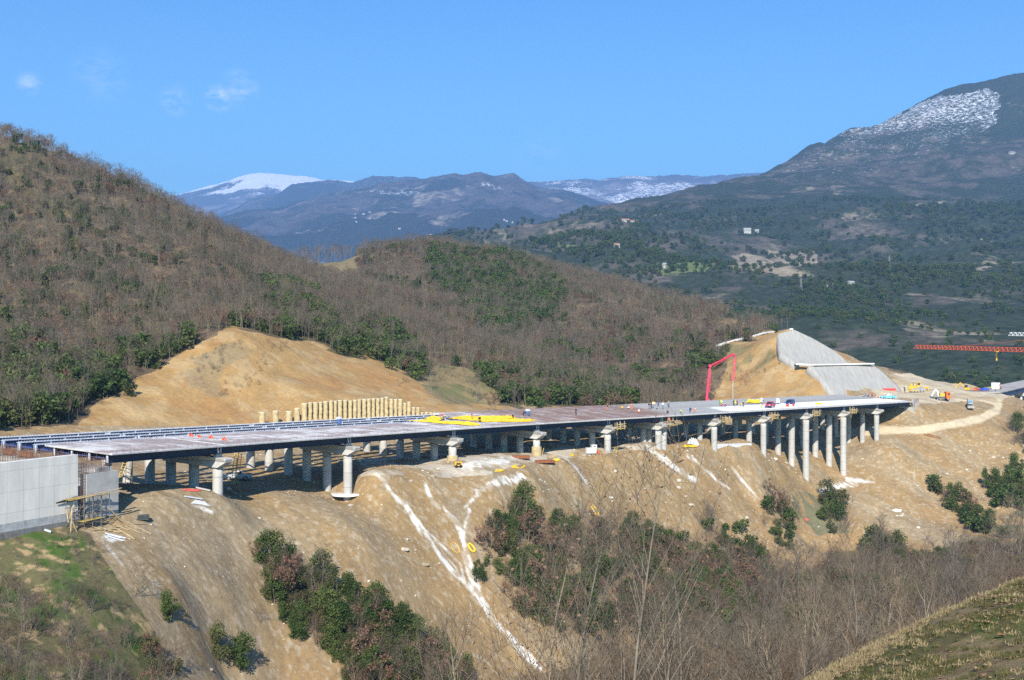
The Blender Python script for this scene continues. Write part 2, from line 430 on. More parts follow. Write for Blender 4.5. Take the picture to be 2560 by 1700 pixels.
# cutting behind the piles and beside the sprayed concrete: warmer
cut = (GY > 225) & (gsy < 1065) & (gsx < 1250) | (GY > 395) & (gsx > 1560) & (gsx < 2120)
k = cut * 1.0
WARM = lerp(np.zeros(GX.shape + (3,)) + np.array((.325, .205, .085)), (.36, .25, .125), sm(n2, .45, .65))
WARM = lerp(WARM, (.32, .17, .065), sm(fbm(GX / 12, GY / 12, 5, 41, .6), .54, .66) * .6)
WARM = lerp(WARM, (.19, .16, .10), sm(fbm(GX / 14, GY / 14, 5, 44), .56, .63) * .55 * inpoly(jx, jy, [(430, 1000), (470, 900), (590, 850), (720, 860), (700, 900), (600, 985), (520, 1000)]))
WARM = lerp(WARM, (.17, .16, .075), sm(fbm(GX / 5, GY / 5, 4, 45), .50, .60) * .7 * inpoly(jx, jy, [(1800, 870), (1940, 850), (1960, 920), (1900, 960), (1790, 960)]))
COV = lerp(COV, (0, 0, 0), k) + WARM * k[..., None]
# woodland floor: leaf litter
wood = inpoly(jx, jy, S_LOW) & (GY > 215)
LIT = lerp(np.zeros(GX.shape + (3,)) + np.array((.105, .078, .050)), (.16, .115, .070), sm(n2, .45, .65))
LIT = lerp(LIT, (.09, .085, .035), sm(n3, .5, .65) * .6)
COV = np.where(wood[..., None], LIT, COV)
field = inpoly(jx, jy, [(690, 700), (735, 640), (800, 634), (900, 632), (895, 680), (860, 705), (780, 720)]) & (GY > 560)
COV = np.where(field[..., None], lerp(np.zeros(GX.shape + (3,)) + np.array((.20, .155, .085)), (.12, .13, .05), sm(n2, .5, .7)), COV)
glade = inpoly(jx, jy, [(1050, 945), (1095, 905), (1200, 935), (1255, 980), (1245, 1015), (1120, 1012), (1080, 985)]) & (GY > 300)
COV = np.where(glade[..., None], lerp(np.zeros(GX.shape + (3,)) + np.array((.215, .165, .085)), (.13, .14, .055), sm(n2, .45, .62) * .7), COV)
bare = inpoly(jx, jy, [(1790, 800), (1850, 775), (1900, 790), (1880, 815), (1800, 820)]) & (GY > 480)
COV = np.where(bare[..., None], np.array((.28, .19, .09)), COV)
# grassy knoll
kn = inpoly(gsx + (jx - gsx) * .5, gsy + (jy - gsy) * .5, [(-700, 1335), (0, 1335), (185, 1308), (225, 1330), (262, 1400), (325, 1480), (395, 1580), (450, 1780), (-700, 1780)]) & (GY < 156) & (GY > 100)
g1 = fbm(GX / 4, GY / 4, 6, 51, .65); g2 = fbm(GX / 1.6, GY / 1.6, 5, 52, .6)
GRS = lerp(np.zeros(GX.shape + (3,)) + np.array((.060, .105, .022)), (.125, .115, .055), sm(g1, .40, .56))
GRS = lerp(GRS, (.36, .26, .14), sm(g2, .56, .70) * .9)
GRS = lerp(GRS, (.12, .085, .065), sm(fbm(GX / 3, GY / 3, 4, 55), .58, .68) * .7)
COV = np.where(kn[..., None], GRS, COV)
# valley floor and the photographer's bank
low = (GY < 120) | (GZ < -56.5)
VAL = lerp(np.zeros(GX.shape + (3,)) + np.array((.19, .135, .08)), (.13, .105, .055), sm(n3, .45, .6))
COV = np.where((low & ~kn)[..., None], VAL, COV)
green = inpoly(jx, jy, [(2010, 1225), (2080, 1260), (2120, 1330), (2040, 1340), (1960, 1240)]) & (GY > 300)
COV = np.where(green[..., None], lerp(np.zeros(GX.shape + (3,)) + np.array((.15, .145, .085)), TAN, sm(n2, .55, .7)), COV)
green2 = inpoly(jx, jy, [(2460, 1290), (2700, 1250), (2700, 1400), (2440, 1370)]) & (GY > 280)
COV = np.where(green2[..., None], lerp(np.zeros(GX.shape + (3,)) + np.array((.14, .13, .07)), TAN, sm(n2, .45, .6)), COV)
bank = GY < 46
BNK = lerp(np.zeros(GX.shape + (3,)) + np.array((.115, .105, .04)), (.22, .16, .085), sm(fbm(GX / 1.6, GY / 1.6, 5, 61), .44, .58))
BNK = lerp(BNK, (.07, .10, .018), sm(fbm(GX / 3.1, GY / 3.1, 4, 62), .52, .64) * .8)
BNK = lerp(BNK, (.12, .075, .04), sm(fbm(GX / .35, GY / .35, 3, 63), .55, .7) * .6)
COV = np.where(bank[..., None], BNK, COV)
# bench, haul road, bridge-head platform: compacted paler earth
road = [(2100, 1083), (2207, 1076), (2305, 1074), (2394, 1059), (2452, 1045), (2492, 1026), (2497, 1005), (2440, 990), (2360, 985)]
rd, _ = dpoly(gsx, gsy * 1.0, road)
COV = lerp(COV, (.52, .43, .29), sm(-rd + (n2 - .5) * 8, -13, -6) * (GY > 375) * (GY < 470))
pf = inpoly(jx, jy, [(2180, 1000), (2290, 1000), (2420, 1008), (2500, 1000), (2560, 985), (2700, 960), (2700, 900), (2180, 900)]) & (GY > 405) & (GZ < -15)
COV = np.where(pf[..., None], lerp(np.zeros(GX.shape + (3,)) + np.array((.46, .39, .28)), (.38, .30, .19), sm(fbm(GX / 16, GY / 5, 4, 66), .45, .62)), COV)
bench = inpoly(gsx, gsy + (jy - gsy) * .3, [(900, 1192), (1000, 1188), (1120, 1195), (1225, 1183), (1300, 1160), (1420, 1146), (1640, 1121), (1640, 1085), (900, 1150)]) & (GY > 205)
COV = lerp(COV, (.47, .42, .34), bench * sm(n2, .3, .55) * .9)
# spilt cement slurry and lime-white streaks
WHITE = [([(945, 1188), (964, 1207), (978, 1230), (1012, 1261), (1035, 1295), (1063, 1335), (1090, 1373), (1120, 1413), (1154, 1451), (1191, 1488), (1215, 1515), (1235, 1556), (1273, 1590), (1307, 1627), (1350, 1668)], 3.5, 8.5),
         ([(1050, 1318), (1069, 1329), (1103, 1363), (1135, 1392), (1151, 1410), (1157, 1437), (1165, 1460)], 1.5, 2.6), ([(1085, 1350), (1110, 1385), (1140, 1420), (1150, 1445)], 1.0, 2.0),
         ([(1063, 1210), (1076, 1240), (1083, 1258), (1107, 1271), (1134, 1298), (1149, 1322), (1157, 1359), (1164, 1390), (1178, 1437), (1195, 1470)], 4, 8),
         ([(1174, 1275), (1166, 1300), (1158, 1330), (1153, 1345)], 6, 3), ([(1196, 1235), (1175, 1255), (1160, 1270)], 6, 2),
         ([(1415, 1146), (1430, 1160), (1445, 1178), (1473, 1214)], 5, 2.0), ([(1617, 1119), (1640, 1137), (1668, 1155), (1690, 1170), (1738, 1200)], 7, 5),
         ([(1720, 1138), (1744, 1156), (1771, 1181), (1793, 1202), (1826, 1222)], 4.5, 2.0), ([(1915, 1260), (1895, 1245), (1830, 1170)], 1, 3), ([(255, 1345), (280, 1382), (305, 1410)], 5, 3), ([(258, 1348), (310, 1350)], 7, 3),
         ([(2120, 1198), (2160, 1203), (2185, 1206)], 6, 3), ([(1195, 1228), (1240, 1205), (1300, 1195)], 6, 12), ([(1150, 1166), (1200, 1160), (1285, 1146)], 9, 8), ([(480, 1262), (530, 1280)], 5, 3), ([(2060, 1225), (2105, 1212), (2140, 1215)], 8, 5)]
wm = np.zeros(GX.shape); wn_ = (fbm(u / .9, v / 3.0, 4, 71) - .5)
for line, a, b in WHITE:
    xs = [q[0] for q in line]; ys = [q[1] for q in line]
    k = (gsx > min(xs) - 30) & (gsx < max(xs) + 30) & (gsy > min(ys) - 30) & (gsy < max(ys) + 30) & (GY > 130) & (GY < 400)
    d, t = dpoly(gsx[k], gsy[k], line)
    wd = (a + (b - a) * t) * .92
    wm[k] = np.maximum(wm[k], np.clip(.5 + (wd * (1 + 3.2 * wn_[k]) - d) / 4.0, 0, 1))
COV = lerp(COV, (.62, .60, .55), wm * (.25 + .75 * sm(fbm(GX / 1.2, GY / 1.2, 4, 73), .36, .56)))

m_ground, nt, b = mat_new("ground_earth")
at = N(nt, 'ShaderNodeAttribute', attribute_name='cover')
co = N(nt, 'ShaderNodeTexCoord')
nz = N(nt, 'ShaderNodeTexNoise', Scale=1.3, Detail=8, Roughness=.72); nt.links.new(co.outputs['Object'], nz.inputs['Vector'])
nz2 = N(nt, 'ShaderNodeTexNoise', Scale=.16, Detail=6, Roughness=.65); nt.links.new(co.outputs['Object'], nz2.inputs['Vector'])
c1 = mixrgb(nt, 1.0, at.outputs['Color'], ramp(nt, nz.outputs['Fac'], [(.28, (.74, .73, .72)), (.5, (1, 1, 1)), (.74, (1.16, 1.16, 1.14))]), 'MULTIPLY')
c2 = mixrgb(nt, 1.0, c1, ramp(nt, nz2.outputs['Fac'], [(.3, (.82, .82, .84)), (.7, (1.14, 1.12, 1.08))]), 'MULTIPLY')
vz = N(nt, 'ShaderNodeTexVoronoi', Scale=1.9, Randomness=1.0); nt.links.new(co.outputs['Object'], vz.inputs['Vector'])
sp_ = N(nt, 'ShaderNodeSeparateColor'); nt.links.new(vz.outputs['Color'], sp_.inputs[0])
th = N(nt, 'ShaderNodeMath', operation='MULTIPLY'); th.inputs[1].default_value = .34; nt.links.new(sp_.outputs[0], th.inputs[0])
lt = N(nt, 'ShaderNodeMath', operation='LESS_THAN'); nt.links.new(vz.outputs['Distance'], lt.inputs[0]); nt.links.new(th.outputs[0], lt.inputs[1])
pk = N(nt, 'ShaderNodeMath', operation='MULTIPLY'); nt.links.new(lt.outputs[0], pk.inputs[0]); nt.links.new(at.outputs['Alpha'], pk.inputs[1])
peb = mixrgb(nt, sp_.outputs[1], (.21, .165, .11), (.44, .38, .29))
pf_ = N(nt, 'ShaderNodeMath', operation='MULTIPLY'); pf_.inputs[1].default_value = .6; nt.links.new(pk.outputs[0], pf_.inputs[0])
c2 = mixrgb(nt, pf_.outputs[0], c2, peb)
nt.links.new(c2, b.inputs['Base Color'])
b.inputs['Roughness'].default_value = .95; b.inputs['Specular IOR Level'].default_value = .1
bp = N(nt, 'ShaderNodeBump', Strength=.55, Distance=.35)
nt.links.new(nz.outputs['Fac'], bp.inputs['Height']); nt.links.new(bp.outputs['Normal'], b.inputs['Normal'])

nr, nc = GX.shape
V = np.stack([GX, GY, GZ], -1).reshape(-1, 3)
idx = np.arange(nr * nc).reshape(nr, nc)
Fq = np.stack([idx[:-1, :-1], idx[:-1, 1:], idx[1:, 1:], idx[1:, :-1]], -1).reshape(-1, 4)
ground = mesh_np("ground", V, Fq, m_ground)
tag(ground, "bare spoil slopes, wooded hills and valley floor around the bridge", kind='structure')
ca = ground.data.attributes.new('cover', 'FLOAT_COLOR', 'POINT')
ca.data.foreach_set('color', np.concatenate([np.clip(COV, 0, 1), (~(wood | kn | bank | low))[..., None] * sm(fbm(GX / 6, GY / 6, 4, 38), .38, .58)[..., None]], -1).astype(np.float32).ravel())

def H(x, y):
    return float(height(np.array([x]), np.array([y]))[0])
def Hn(x, y): return height(np.asarray(x, float), np.asarray(y, float))
def ground_at(sx, sy, ylo=20, yhi=700):
    """where the sight line through (sx, sy) first meets the ground"""
    Y = np.arange(ylo, yhi, .5); X = (sx - CX) / F * Y
    d = height(X, Y) - (-(sy - CY) / F * Y)
    k = np.argmax(d > 0)
    return Vector((X[k], Y[k], float(height(X[k:k + 1], Y[k:k + 1])[0])))

# ---------------------------------------------------------------- mountains
def mountain_mat(name, forest, wood, rock, snowc=(.80, .83, .88), sc=1.0):
    m, nt, b = mat_new(name)
    at = N(nt, 'ShaderNodeAttribute', attribute_name='cover')        # r: snow, g: bare rock / earth, b: bare brown wood, a: meadow
    sp = N(nt, 'ShaderNodeSeparateColor'); nt.links.new(at.outputs['Color'], sp.inputs[0])
    co = N(nt, 'ShaderNodeTexCoord')
    def nse(s, d=6, r=.65):
        n = N(nt, 'ShaderNodeTexNoise', Scale=s * sc, Detail=d, Roughness=r); nt.links.new(co.outputs['Object'], n.inputs['Vector']); return n.outputs['Fac']
    def gate(val, noise, w=.12, bias=0.0):
        a = N(nt, 'ShaderNodeMath', operation='ADD'); nt.links.new(val, a.inputs[0]); nt.links.new(noise, a.inputs[1])
        r = N(nt, 'ShaderNodeMapRange'); r.interpolation_type = 'SMOOTHSTEP'
        r.inputs['From Min'].default_value = 1.0 - w + bias; r.inputs['From Max'].default_value = 1.0 + w + bias
        nt.links.new(a.outputs[0], r.inputs['Value']); return r.outputs['Result']
    vo = N(nt, 'ShaderNodeTexVoronoi', Scale=.11 * sc, Randomness=1.0); nt.links.new(co.outputs['Object'], vo.inputs['Vector'])
    f0 = ramp(nt, vo.outputs['Distance'], [(.0, tuple(1.35 * c for c in forest)), (.7, tuple(.45 * c for c in forest))])
    f1 = mixrgb(nt, nse(.012), f0, tuple(.7 * c for c in forest))
    c = mixrgb(nt, gate(sp.outputs[2], nse(.020, 8)), f1, ramp(nt, nse(.09, 4), [(.3, tuple(.6 * q for q in wood)), (.7, tuple(1.3 * q for q in wood))]))
    c = mixrgb(nt, gate(sp.outputs[1], nse(.035, 8, .7)), c, ramp(nt, nse(.06, 6), [(.3, tuple(.7 * q for q in rock)), (.7, tuple(1.2 * q for q in rock))]))
    c = mixrgb(nt, gate(at.outputs['Alpha'], nse(.02), .05), c, (.13, .16, .06))
    c = mixrgb(nt, gate(sp.outputs[0], nse(.075, 10, .85), .06), c, snowc)
    nt.links.new(c, b.inputs['Base Color'])
    b.inputs['Roughness'].default_value = .95; b.inputs['Specular IOR Level'].default_value = .05
    bp = N(nt, 'ShaderNodeBump', Strength=.8, Distance=6.0 / sc)
    nt.links.new(nse(.07, 8, .7), bp.inputs['Height']); nt.links.new(bp.outputs['Normal'], b.inputs['Normal'])
    return m
def grid_mesh(name, X, Y, Z, mat, cov, label):
    nr, nc = X.shape
    V = np.stack([X, Y, Z], -1).reshape(-1, 3); idx = np.arange(nr * nc).reshape(nr, nc)
    Fq = np.stack([idx[:-1, :-1], idx[:-1, 1:], idx[1:, 1:], idx[1:, :-1]], -1).reshape(-1, 4)
    o = mesh_np(name, V, Fq, mat)
    a = o.data.attributes.new('cover', 'FLOAT_COLOR', 'POINT')
    a.data.foreach_set('color', np.clip(cov, 0, 1).astype(np.float32).ravel())
    return tag(o, label, kind='structure')

CM = [P(*q) for q in ((2385, 954, 760), (2560, 945, 770), (2250, 890, 860), (2060, 813, 1000), (2560, 800, 1100), (2400, 830, 1040), (2560, 690, 1600), (2560, 600, 2000), (2300, 640, 1800), (2000, 700, 1500), (2150, 740, 1250), (1700, 700, 1400), (1850, 730, 1250), (1500, 655, 1600), (1400, 620, 1900), (1290, 600, 2300), (1200, 605, 2500),
                      (1400, 560, 2700), (1300, 580, 2600), (1520, 512, 3000), (1450, 540, 2850), (1600, 490, 3200), (1700, 474, 3400), (1800, 463, 3500), (1870, 450, 3650), (1950, 430, 3950), (2050, 370, 4200), (2125, 334, 4400), (2255, 283, 4600), (2360, 230, 4800), (2470, 198, 4900), (2560, 184, 5000), (2700, 170, 5000),
                      (1800, 560, 2500), (2000, 560, 2500), (1950, 470, 3500), (2100, 430, 3700), (2250, 380, 3950), (2300, 500, 3000), (2450, 330, 4100), (2560, 400, 3500), (2560, 500, 2700), (2200, 560, 2400), (1700, 600, 2100), (1900, 640, 1800), (2700, 500, 2600), (2700, 700, 1500), (2700, 900, 800), (1650, 540, 2700), (2000, 500, 3050))]
CM += [(-200, 1500, 60), (-300, 2200, 150), (-250, 3000, 160), (0, 900, -60), (120, 700, -85), (300, 690, -85), (0, 4200, 260), (300, 4300, 320), (900, 5200, 380), (1500, 5800, 520), (2300, 6300, 800), (500, 640, -60), (-300, 900, -20), (2900, 5500, 1000), (1900, 3200, 420), (1200, 1500, 120), (800, 800, 0)]
CMa = np.array(CM)
WM = rbf_fit(CMa)
def mheight(X, Y):
    z = rbf_eval(WM, CMa, X, Y)
    a = np.clip((Y - 700) / 1500, .12, 1)
    return z + ((ridged(X / 420, Y / 420, 5, 81) - .62) * (64 + 60 * np.clip((3000 - Y) / 1000, 0, 1)) + (fbm(X / 90, Y / 90, 4, 82) - .5) * 26) * a
my = np.concatenate([np.arange(650, 1500, 7), np.arange(1500, 3000, 11), np.arange(3000, 6000, 16)])
mt = np.concatenate([np.arange(-.12, .02, .004), np.arange(.02, .46, .0016), np.arange(.46, .75, .006)])
MT, MY = np.meshgrid(mt, my); MX = MT * MY; MZ = mheight(MX, MY)
msx = CX + MT * F; msy = CY - MZ / MY * F
q1 = fbm(MX / 500, MY / 500, 4, 91); q2 = fbm(MX / 160, MY / 160, 4, 92); q3 = fbm(MX / 60, MY / 60, 4, 93)
snow = sm(MZ + (q2 - .5) * 260, 600, 900) * .09 * (msx > 1820) + .40 * sm(MZ, 250, 480) * inpoly(msx + (q2 - .5) * 120, msy + (q2 - .5) * 60, [(1900, 452), (1990, 400), (2050, 365), (2180, 305), (2330, 252), (2480, 225), (2525, 245), (2500, 325), (2380, 368), (2280, 420), (2030, 455)])
snow *= 1 - sm(msx, 2480, 2560) * .5
snow += .03 * inpoly(msx + (q3 - .5) * 60, msy + (q3 - .5) * 40, [(2440, 290), (2515, 250), (2520, 300), (2470, 330)]) - .02
rockm = sm(q2, .54, .74) * (.31 + .10 * (MY > 1700)) + sm(-MZ, -140, 0) * .10 + .30 * inpoly(msx + (q2 - .5) * 90, msy + (q2 - .5) * 60, [(1840, 650), (2060, 640), (2070, 700), (1980, 705), (1850, 690)]) \
    + .34 * inpoly(msx + (q2 - .5) * 70, msy + (q2 - .5) * 50, [(2080, 460), (2170, 440), (2130, 500), (2100, 510)]) + .30 * inpoly(msx + (q2 - .5) * 90, msy + (q2 - .5) * 60, [(2420, 620), (2600, 560), (2600, 660), (2450, 690)]) \
    + .3 * inpoly(msx + (q2 - .5) * 30, msy + (q2 - .5) * 12, [(2280, 512), (2420, 490), (2430, 500), (2290, 522)]) + .16 * inpoly(msx + (q2 - .5) * 260, msy + (q2 - .5) * 90, [(2280, 800), (2700, 800), (2700, 950), (2300, 920)])
woodm = sm(q1 * .55 + q2 * .45 + (q3 - .5) * .4, .40, .62) * .38 + .13
mead = .8 * inpoly(msx + (q3 - .5) * 50, msy + (q3 - .5) * 20, [(1640, 665), (1720, 650), (1790, 655), (1760, 680), (1660, 690)]) + .8 * inpoly(msx, msy + (q3 - .5) * 20, [(1390, 610), (1450, 612), (1440, 622), (1395, 622)])
m_mt = mountain_mat("mountain_woods", (.050, .066, .038), (.105, .090, .072), (.27, .225, .16))
grid_mesh("mountain", MX, MY, MZ, m_mt, np.stack([snow, rockm, woodm, mead], -1), "dark wooded mountain with snow below its ridge, on the right")

RG = []
def range_mesh(name, prof, Yc, Yf, zf, mat, label, nrows=110, amp=1.0, snow_fn=None, rock=.2, wood=.25, seed=0, back=.35):
    """a mountain range: a crest line with a long front slope, spurs and a back slope"""
    t = np.arange(prof[0][0], prof[-1][0] + 1, 3.0)
    cs = np.interp(t, [p[0] for p in prof], [p[1] for p in prof])
    v = np.linspace(0, 1 + back, nrows)
    T, Vv = np.meshgrid(t, v); Cs = np.broadcast_to(cs, T.shape)
    Y = Yf + (Yc - Yf) * Vv
    X = (T - CX) / F * Y
    zc = -(Cs - CY) / F * Yc
    up = np.clip(Vv, 0, 1); s = up ** 1.15
    Z = zf + (zc - zf) * s - np.clip(Vv - 1, 0, 9) * (zc - zf) * 1.2
    k = np.sin(np.pi * np.clip(Vv, 0, 1)) ** .6 * amp
    Z = Z + ((ridged(X / 900, Y / 1400, 5, seed + 5) - .6) * 330 + (fbm(X / 170, Y / 170, 4, seed + 6) - .5) * 90) * k + (fbm(X / 90, Y / 90, 4, seed + 8) - .5) * 45 * amp
    nn = fbm(X / 350, Y / 350, 5, seed + 7)
    sn = snow_fn(T, CY - Z / Y * F, Z, nn) if snow_fn else np.zeros(T.shape)
    cov = np.stack([sn, rock + sm(nn, .5, .7) * .3, wood + sm(fbm(X / 700, Y / 700, 3, seed + 9), .4, .6) * .3, np.zeros(T.shape)], -1)
    RG.append((X, Y, Z)); return grid_mesh(name, X, Y, Z, mat, cov, label)
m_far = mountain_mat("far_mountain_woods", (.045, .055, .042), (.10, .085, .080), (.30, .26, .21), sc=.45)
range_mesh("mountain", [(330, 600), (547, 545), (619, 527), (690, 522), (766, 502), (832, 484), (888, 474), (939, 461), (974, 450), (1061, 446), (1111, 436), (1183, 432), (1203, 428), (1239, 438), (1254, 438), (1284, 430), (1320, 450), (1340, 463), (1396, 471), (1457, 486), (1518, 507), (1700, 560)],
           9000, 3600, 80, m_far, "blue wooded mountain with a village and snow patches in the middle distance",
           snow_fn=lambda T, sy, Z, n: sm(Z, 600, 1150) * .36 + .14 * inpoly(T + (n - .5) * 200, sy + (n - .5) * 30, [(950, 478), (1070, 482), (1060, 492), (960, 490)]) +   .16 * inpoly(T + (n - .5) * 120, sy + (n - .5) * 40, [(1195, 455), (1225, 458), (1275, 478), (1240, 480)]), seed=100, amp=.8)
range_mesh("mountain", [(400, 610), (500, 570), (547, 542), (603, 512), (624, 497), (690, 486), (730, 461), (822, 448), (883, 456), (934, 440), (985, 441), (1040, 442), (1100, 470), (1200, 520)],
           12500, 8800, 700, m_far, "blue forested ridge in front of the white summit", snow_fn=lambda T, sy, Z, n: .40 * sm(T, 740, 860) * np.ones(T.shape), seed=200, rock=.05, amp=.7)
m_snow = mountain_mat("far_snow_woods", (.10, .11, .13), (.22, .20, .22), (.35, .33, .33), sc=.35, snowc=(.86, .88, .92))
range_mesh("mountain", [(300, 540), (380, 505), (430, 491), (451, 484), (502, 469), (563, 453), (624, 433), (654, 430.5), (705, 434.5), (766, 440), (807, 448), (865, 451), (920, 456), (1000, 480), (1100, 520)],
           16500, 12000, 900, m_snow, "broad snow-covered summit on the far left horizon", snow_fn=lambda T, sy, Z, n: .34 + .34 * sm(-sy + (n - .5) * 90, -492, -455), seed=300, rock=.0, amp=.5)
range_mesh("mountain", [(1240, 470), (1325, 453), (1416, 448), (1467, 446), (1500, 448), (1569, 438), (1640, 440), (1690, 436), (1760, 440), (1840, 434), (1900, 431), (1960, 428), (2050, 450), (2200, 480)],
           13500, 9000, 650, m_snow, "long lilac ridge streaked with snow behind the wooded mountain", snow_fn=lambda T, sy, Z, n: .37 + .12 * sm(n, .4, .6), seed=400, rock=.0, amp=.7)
# ---------------------------------------------------------------- materials of the works
M_CONC = simple("pale_concrete", (.45, .435, .405), .85, var=.16, scale=.9, bump=.15, stretch=(1, 1, .35))
_nt = M_CONC.node_tree; _b = _nt.nodes['Principled BSDF']; _src = _b.inputs['Base Color'].links[0].from_socket     # lift joints every 2.6 m
_co = N(_nt, 'ShaderNodeTexCoord'); _sx = N(_nt, 'ShaderNodeSeparateXYZ'); _nt.links.new(_co.outputs['Object'], _sx.inputs[0])
_d = N(_nt, 'ShaderNodeMath', operation='DIVIDE'); _d.inputs[1].default_value = 2.6; _nt.links.new(_sx.outputs['Z'], _d.inputs[0])
_f = N(_nt, 'ShaderNodeMath', operation='FRACT'); _nt.links.new(_d.outputs[0], _f.inputs[0])
_l = N(_nt, 'ShaderNodeMath', operation='LESS_THAN'); _l.inputs[1].default_value = .045; _nt.links.new(_f.outputs[0], _l.inputs[0])
_fl = N(_nt, 'ShaderNodeMath', operation='FLOOR'); _nt.links.new(_d.outputs[0], _fl.inputs[0])
_wn = N(_nt, 'ShaderNodeTexWhiteNoise'); _wn.noise_dimensions = '1D'; _nt.links.new(_fl.outputs[0], _wn.inputs['W'])
_lift = mixrgb(_nt, 1.0, _src, ramp(_nt, _wn.outputs['Value'], [(0, (.86, .86, .87)), (1, (1.08, 1.07, 1.05))]), 'MULTIPLY')
_nt.links.new(mixrgb(_nt, _l.outputs[0], _lift, (.27, .26, .245)), _b.inputs['Base Color'])
M_CONC2 = simple("grey_concrete", (.40, .39, .375), .88, var=.22, scale=.6, bump=.2)
M_DARKC = simple("dark_concrete", (.20, .195, .19), .9, var=.35, scale=1.2, stretch=(3, 3, .4))  # darker concrete with upright streaks, for footings, stub and wall base
M_BLUE = simple("blue_steel_paint", (.040, .062, .145), .45, var=.18, scale=.5, spec=.4)
M_BLUE_SHADED = simple("shaded_blue_steel_paint", (.020, .030, .060), .5, var=.2, scale=.5, spec=.3)  # the blue girder paint darkened: overhang shade put into the near girders' colour
M_BRIGHTB = simple("bright_blue_paint", (.018, .055, .20), .4, var=.15, scale=2)
M_PRIM = simple("pale_primed_steel", (.50, .53, .60), .55, var=.15, scale=.8)
M_RUST = simple("rusty_steel", (.26, .095, .04), .85, var=.4, scale=2.5)
M_REBAR = simple("rebar_steel", (.16, .095, .065), .8, var=.3, scale=4)
M_TIMB = simple("raw_timber", (.47, .36, .21), .8, var=.3, scale=2.0, stretch=(1, 1, 1))
M_TIMBY = simple("yellow_formwork_timber", (.52, .37, .10), .7, var=.2, scale=2)
M_SCAF = simple("scaffold_tube", (.20, .19, .18), .5, metal=.4, var=.3, scale=3)

# ---------------------------------------------------------------- the bridge's line
EN = [(275, 1135, 164), (575, 1111, 184.5), (880, 1090, 215), (1138, 1072, 242.5), (1355, 1058, 265), (1542, 1047.6, 284), (1664, 1041, 300), (1795, 1031.6, 316), (1915, 1024, 332), (2023, 1019, 347), (2120, 1013.5, 362), (2207, 1009, 378), (2282, 1003, 399)]
EP = np.array([P(*e) for e in EN])
cum = np.concatenate([[0], np.cumsum(np.hypot(np.diff(EP[:, 0]), np.diff(EP[:, 1])))])
_c = np.array([np.polyfit(cum, EP[:, i], 5 if i < 2 else 3) for i in (0, 1)])
_cz = np.polyfit(cum, EP[:, 2], 4)
_sd = np.linspace(-45, cum[-1] + 3, 800)
def _raw(s):
    x = np.interp(s, cum, EP[:, 0]); y = np.interp(s, cum, EP[:, 1]); return x, y
def _blend(s):
    # smooth curve inside, straight before the first abutment
    sc = np.clip(s, 0, cum[-1])
    x, y = np.polyval(_c[0], sc), np.polyval(_c[1], sc)
    dx, dy = np.polyval(np.polyder(_c[0]), sc), np.polyval(np.polyder(_c[1]), sc)
    return x + dx * (s - sc), y + dy * (s - sc), np.polyval(_cz, sc) + (.012 * (sc - s))
def road_pt(s, d=0.0, dz=0.0):
    x, y, z = _blend(s); x2, y2, _ = _blend(s + .5); x1, y1, _ = _blend(s - .5)
    t = Vector((x2 - x1, y2 - y1, 0)).normalized()
    n = Vector((-t.y, t.x, 0))
    return Vector((x, y, z + .06 * d + dz)) + n * d
def axis(s):
    a, b_ = road_pt(s - .5), road_pt(s + .5)
    t = (b_ - a); t.z = 0; return t.normalized()
PS_ = [float(c) for c in cum]                      # stations of abutments and piers
S_END = PS_[-1]
def sweep(mb, s0, s1, sect, step=2.0, mat=0, wob=0.0):
    """closed cross-section [(d, dz)] carried along the road line"""
    n = max(2, int(abs(s1 - s0) / step) + 1); ss = np.linspace(s0, s1, n); k = len(sect)
    vs = [road_pt(s, d, dz) for s in ss for d, dz in sect]
    fs = [(i * k + j, (i + 1) * k + j, (i + 1) * k + (j + 1) % k, i * k + (j + 1) % k) for i in range(n - 1) for j in range(k)]
    fs += [tuple(range(k)), tuple((n - 1) * k + j for j in range(k - 1, -1, -1))]
    mb.add(vs, fs, mat)

# ---------------------------------------------------------------- viaducts
W1, D2, W2 = 12.6, 13.6, 12.0
def deck_mat():
    m, nt, b = mat_new("unfinished_deck")
    at = N(nt, 'ShaderNodeAttribute', attribute_name='cover')
    co = N(nt, 'ShaderNodeTexCoord')
    n = N(nt, 'ShaderNodeTexNoise', Scale=2.2, Detail=8, Roughness=.75); nt.links.new(co.outputs['Object'], n.inputs['Vector'])
    nt.links.new(mixrgb(nt, 1.0, at.outputs['Color'], ramp(nt, n.outputs['Fac'], [(.3, (.68, .66, .64)), (.7, (1.2, 1.2, 1.2))]), 'MULTIPLY'), b.inputs['Base Color'])
    b.inputs['Roughness'].default_value = .9; b.inputs['Specular IOR Level'].default_value = .15
    bp = N(nt, 'ShaderNodeBump', Strength=.4, Distance=.08)
    nt.links.new(n.outputs['Fac'], bp.inputs['Height']); nt.links.new(bp.outputs['Normal'], b.inputs['Normal'])
    return m
M_DECK = deck_mat()
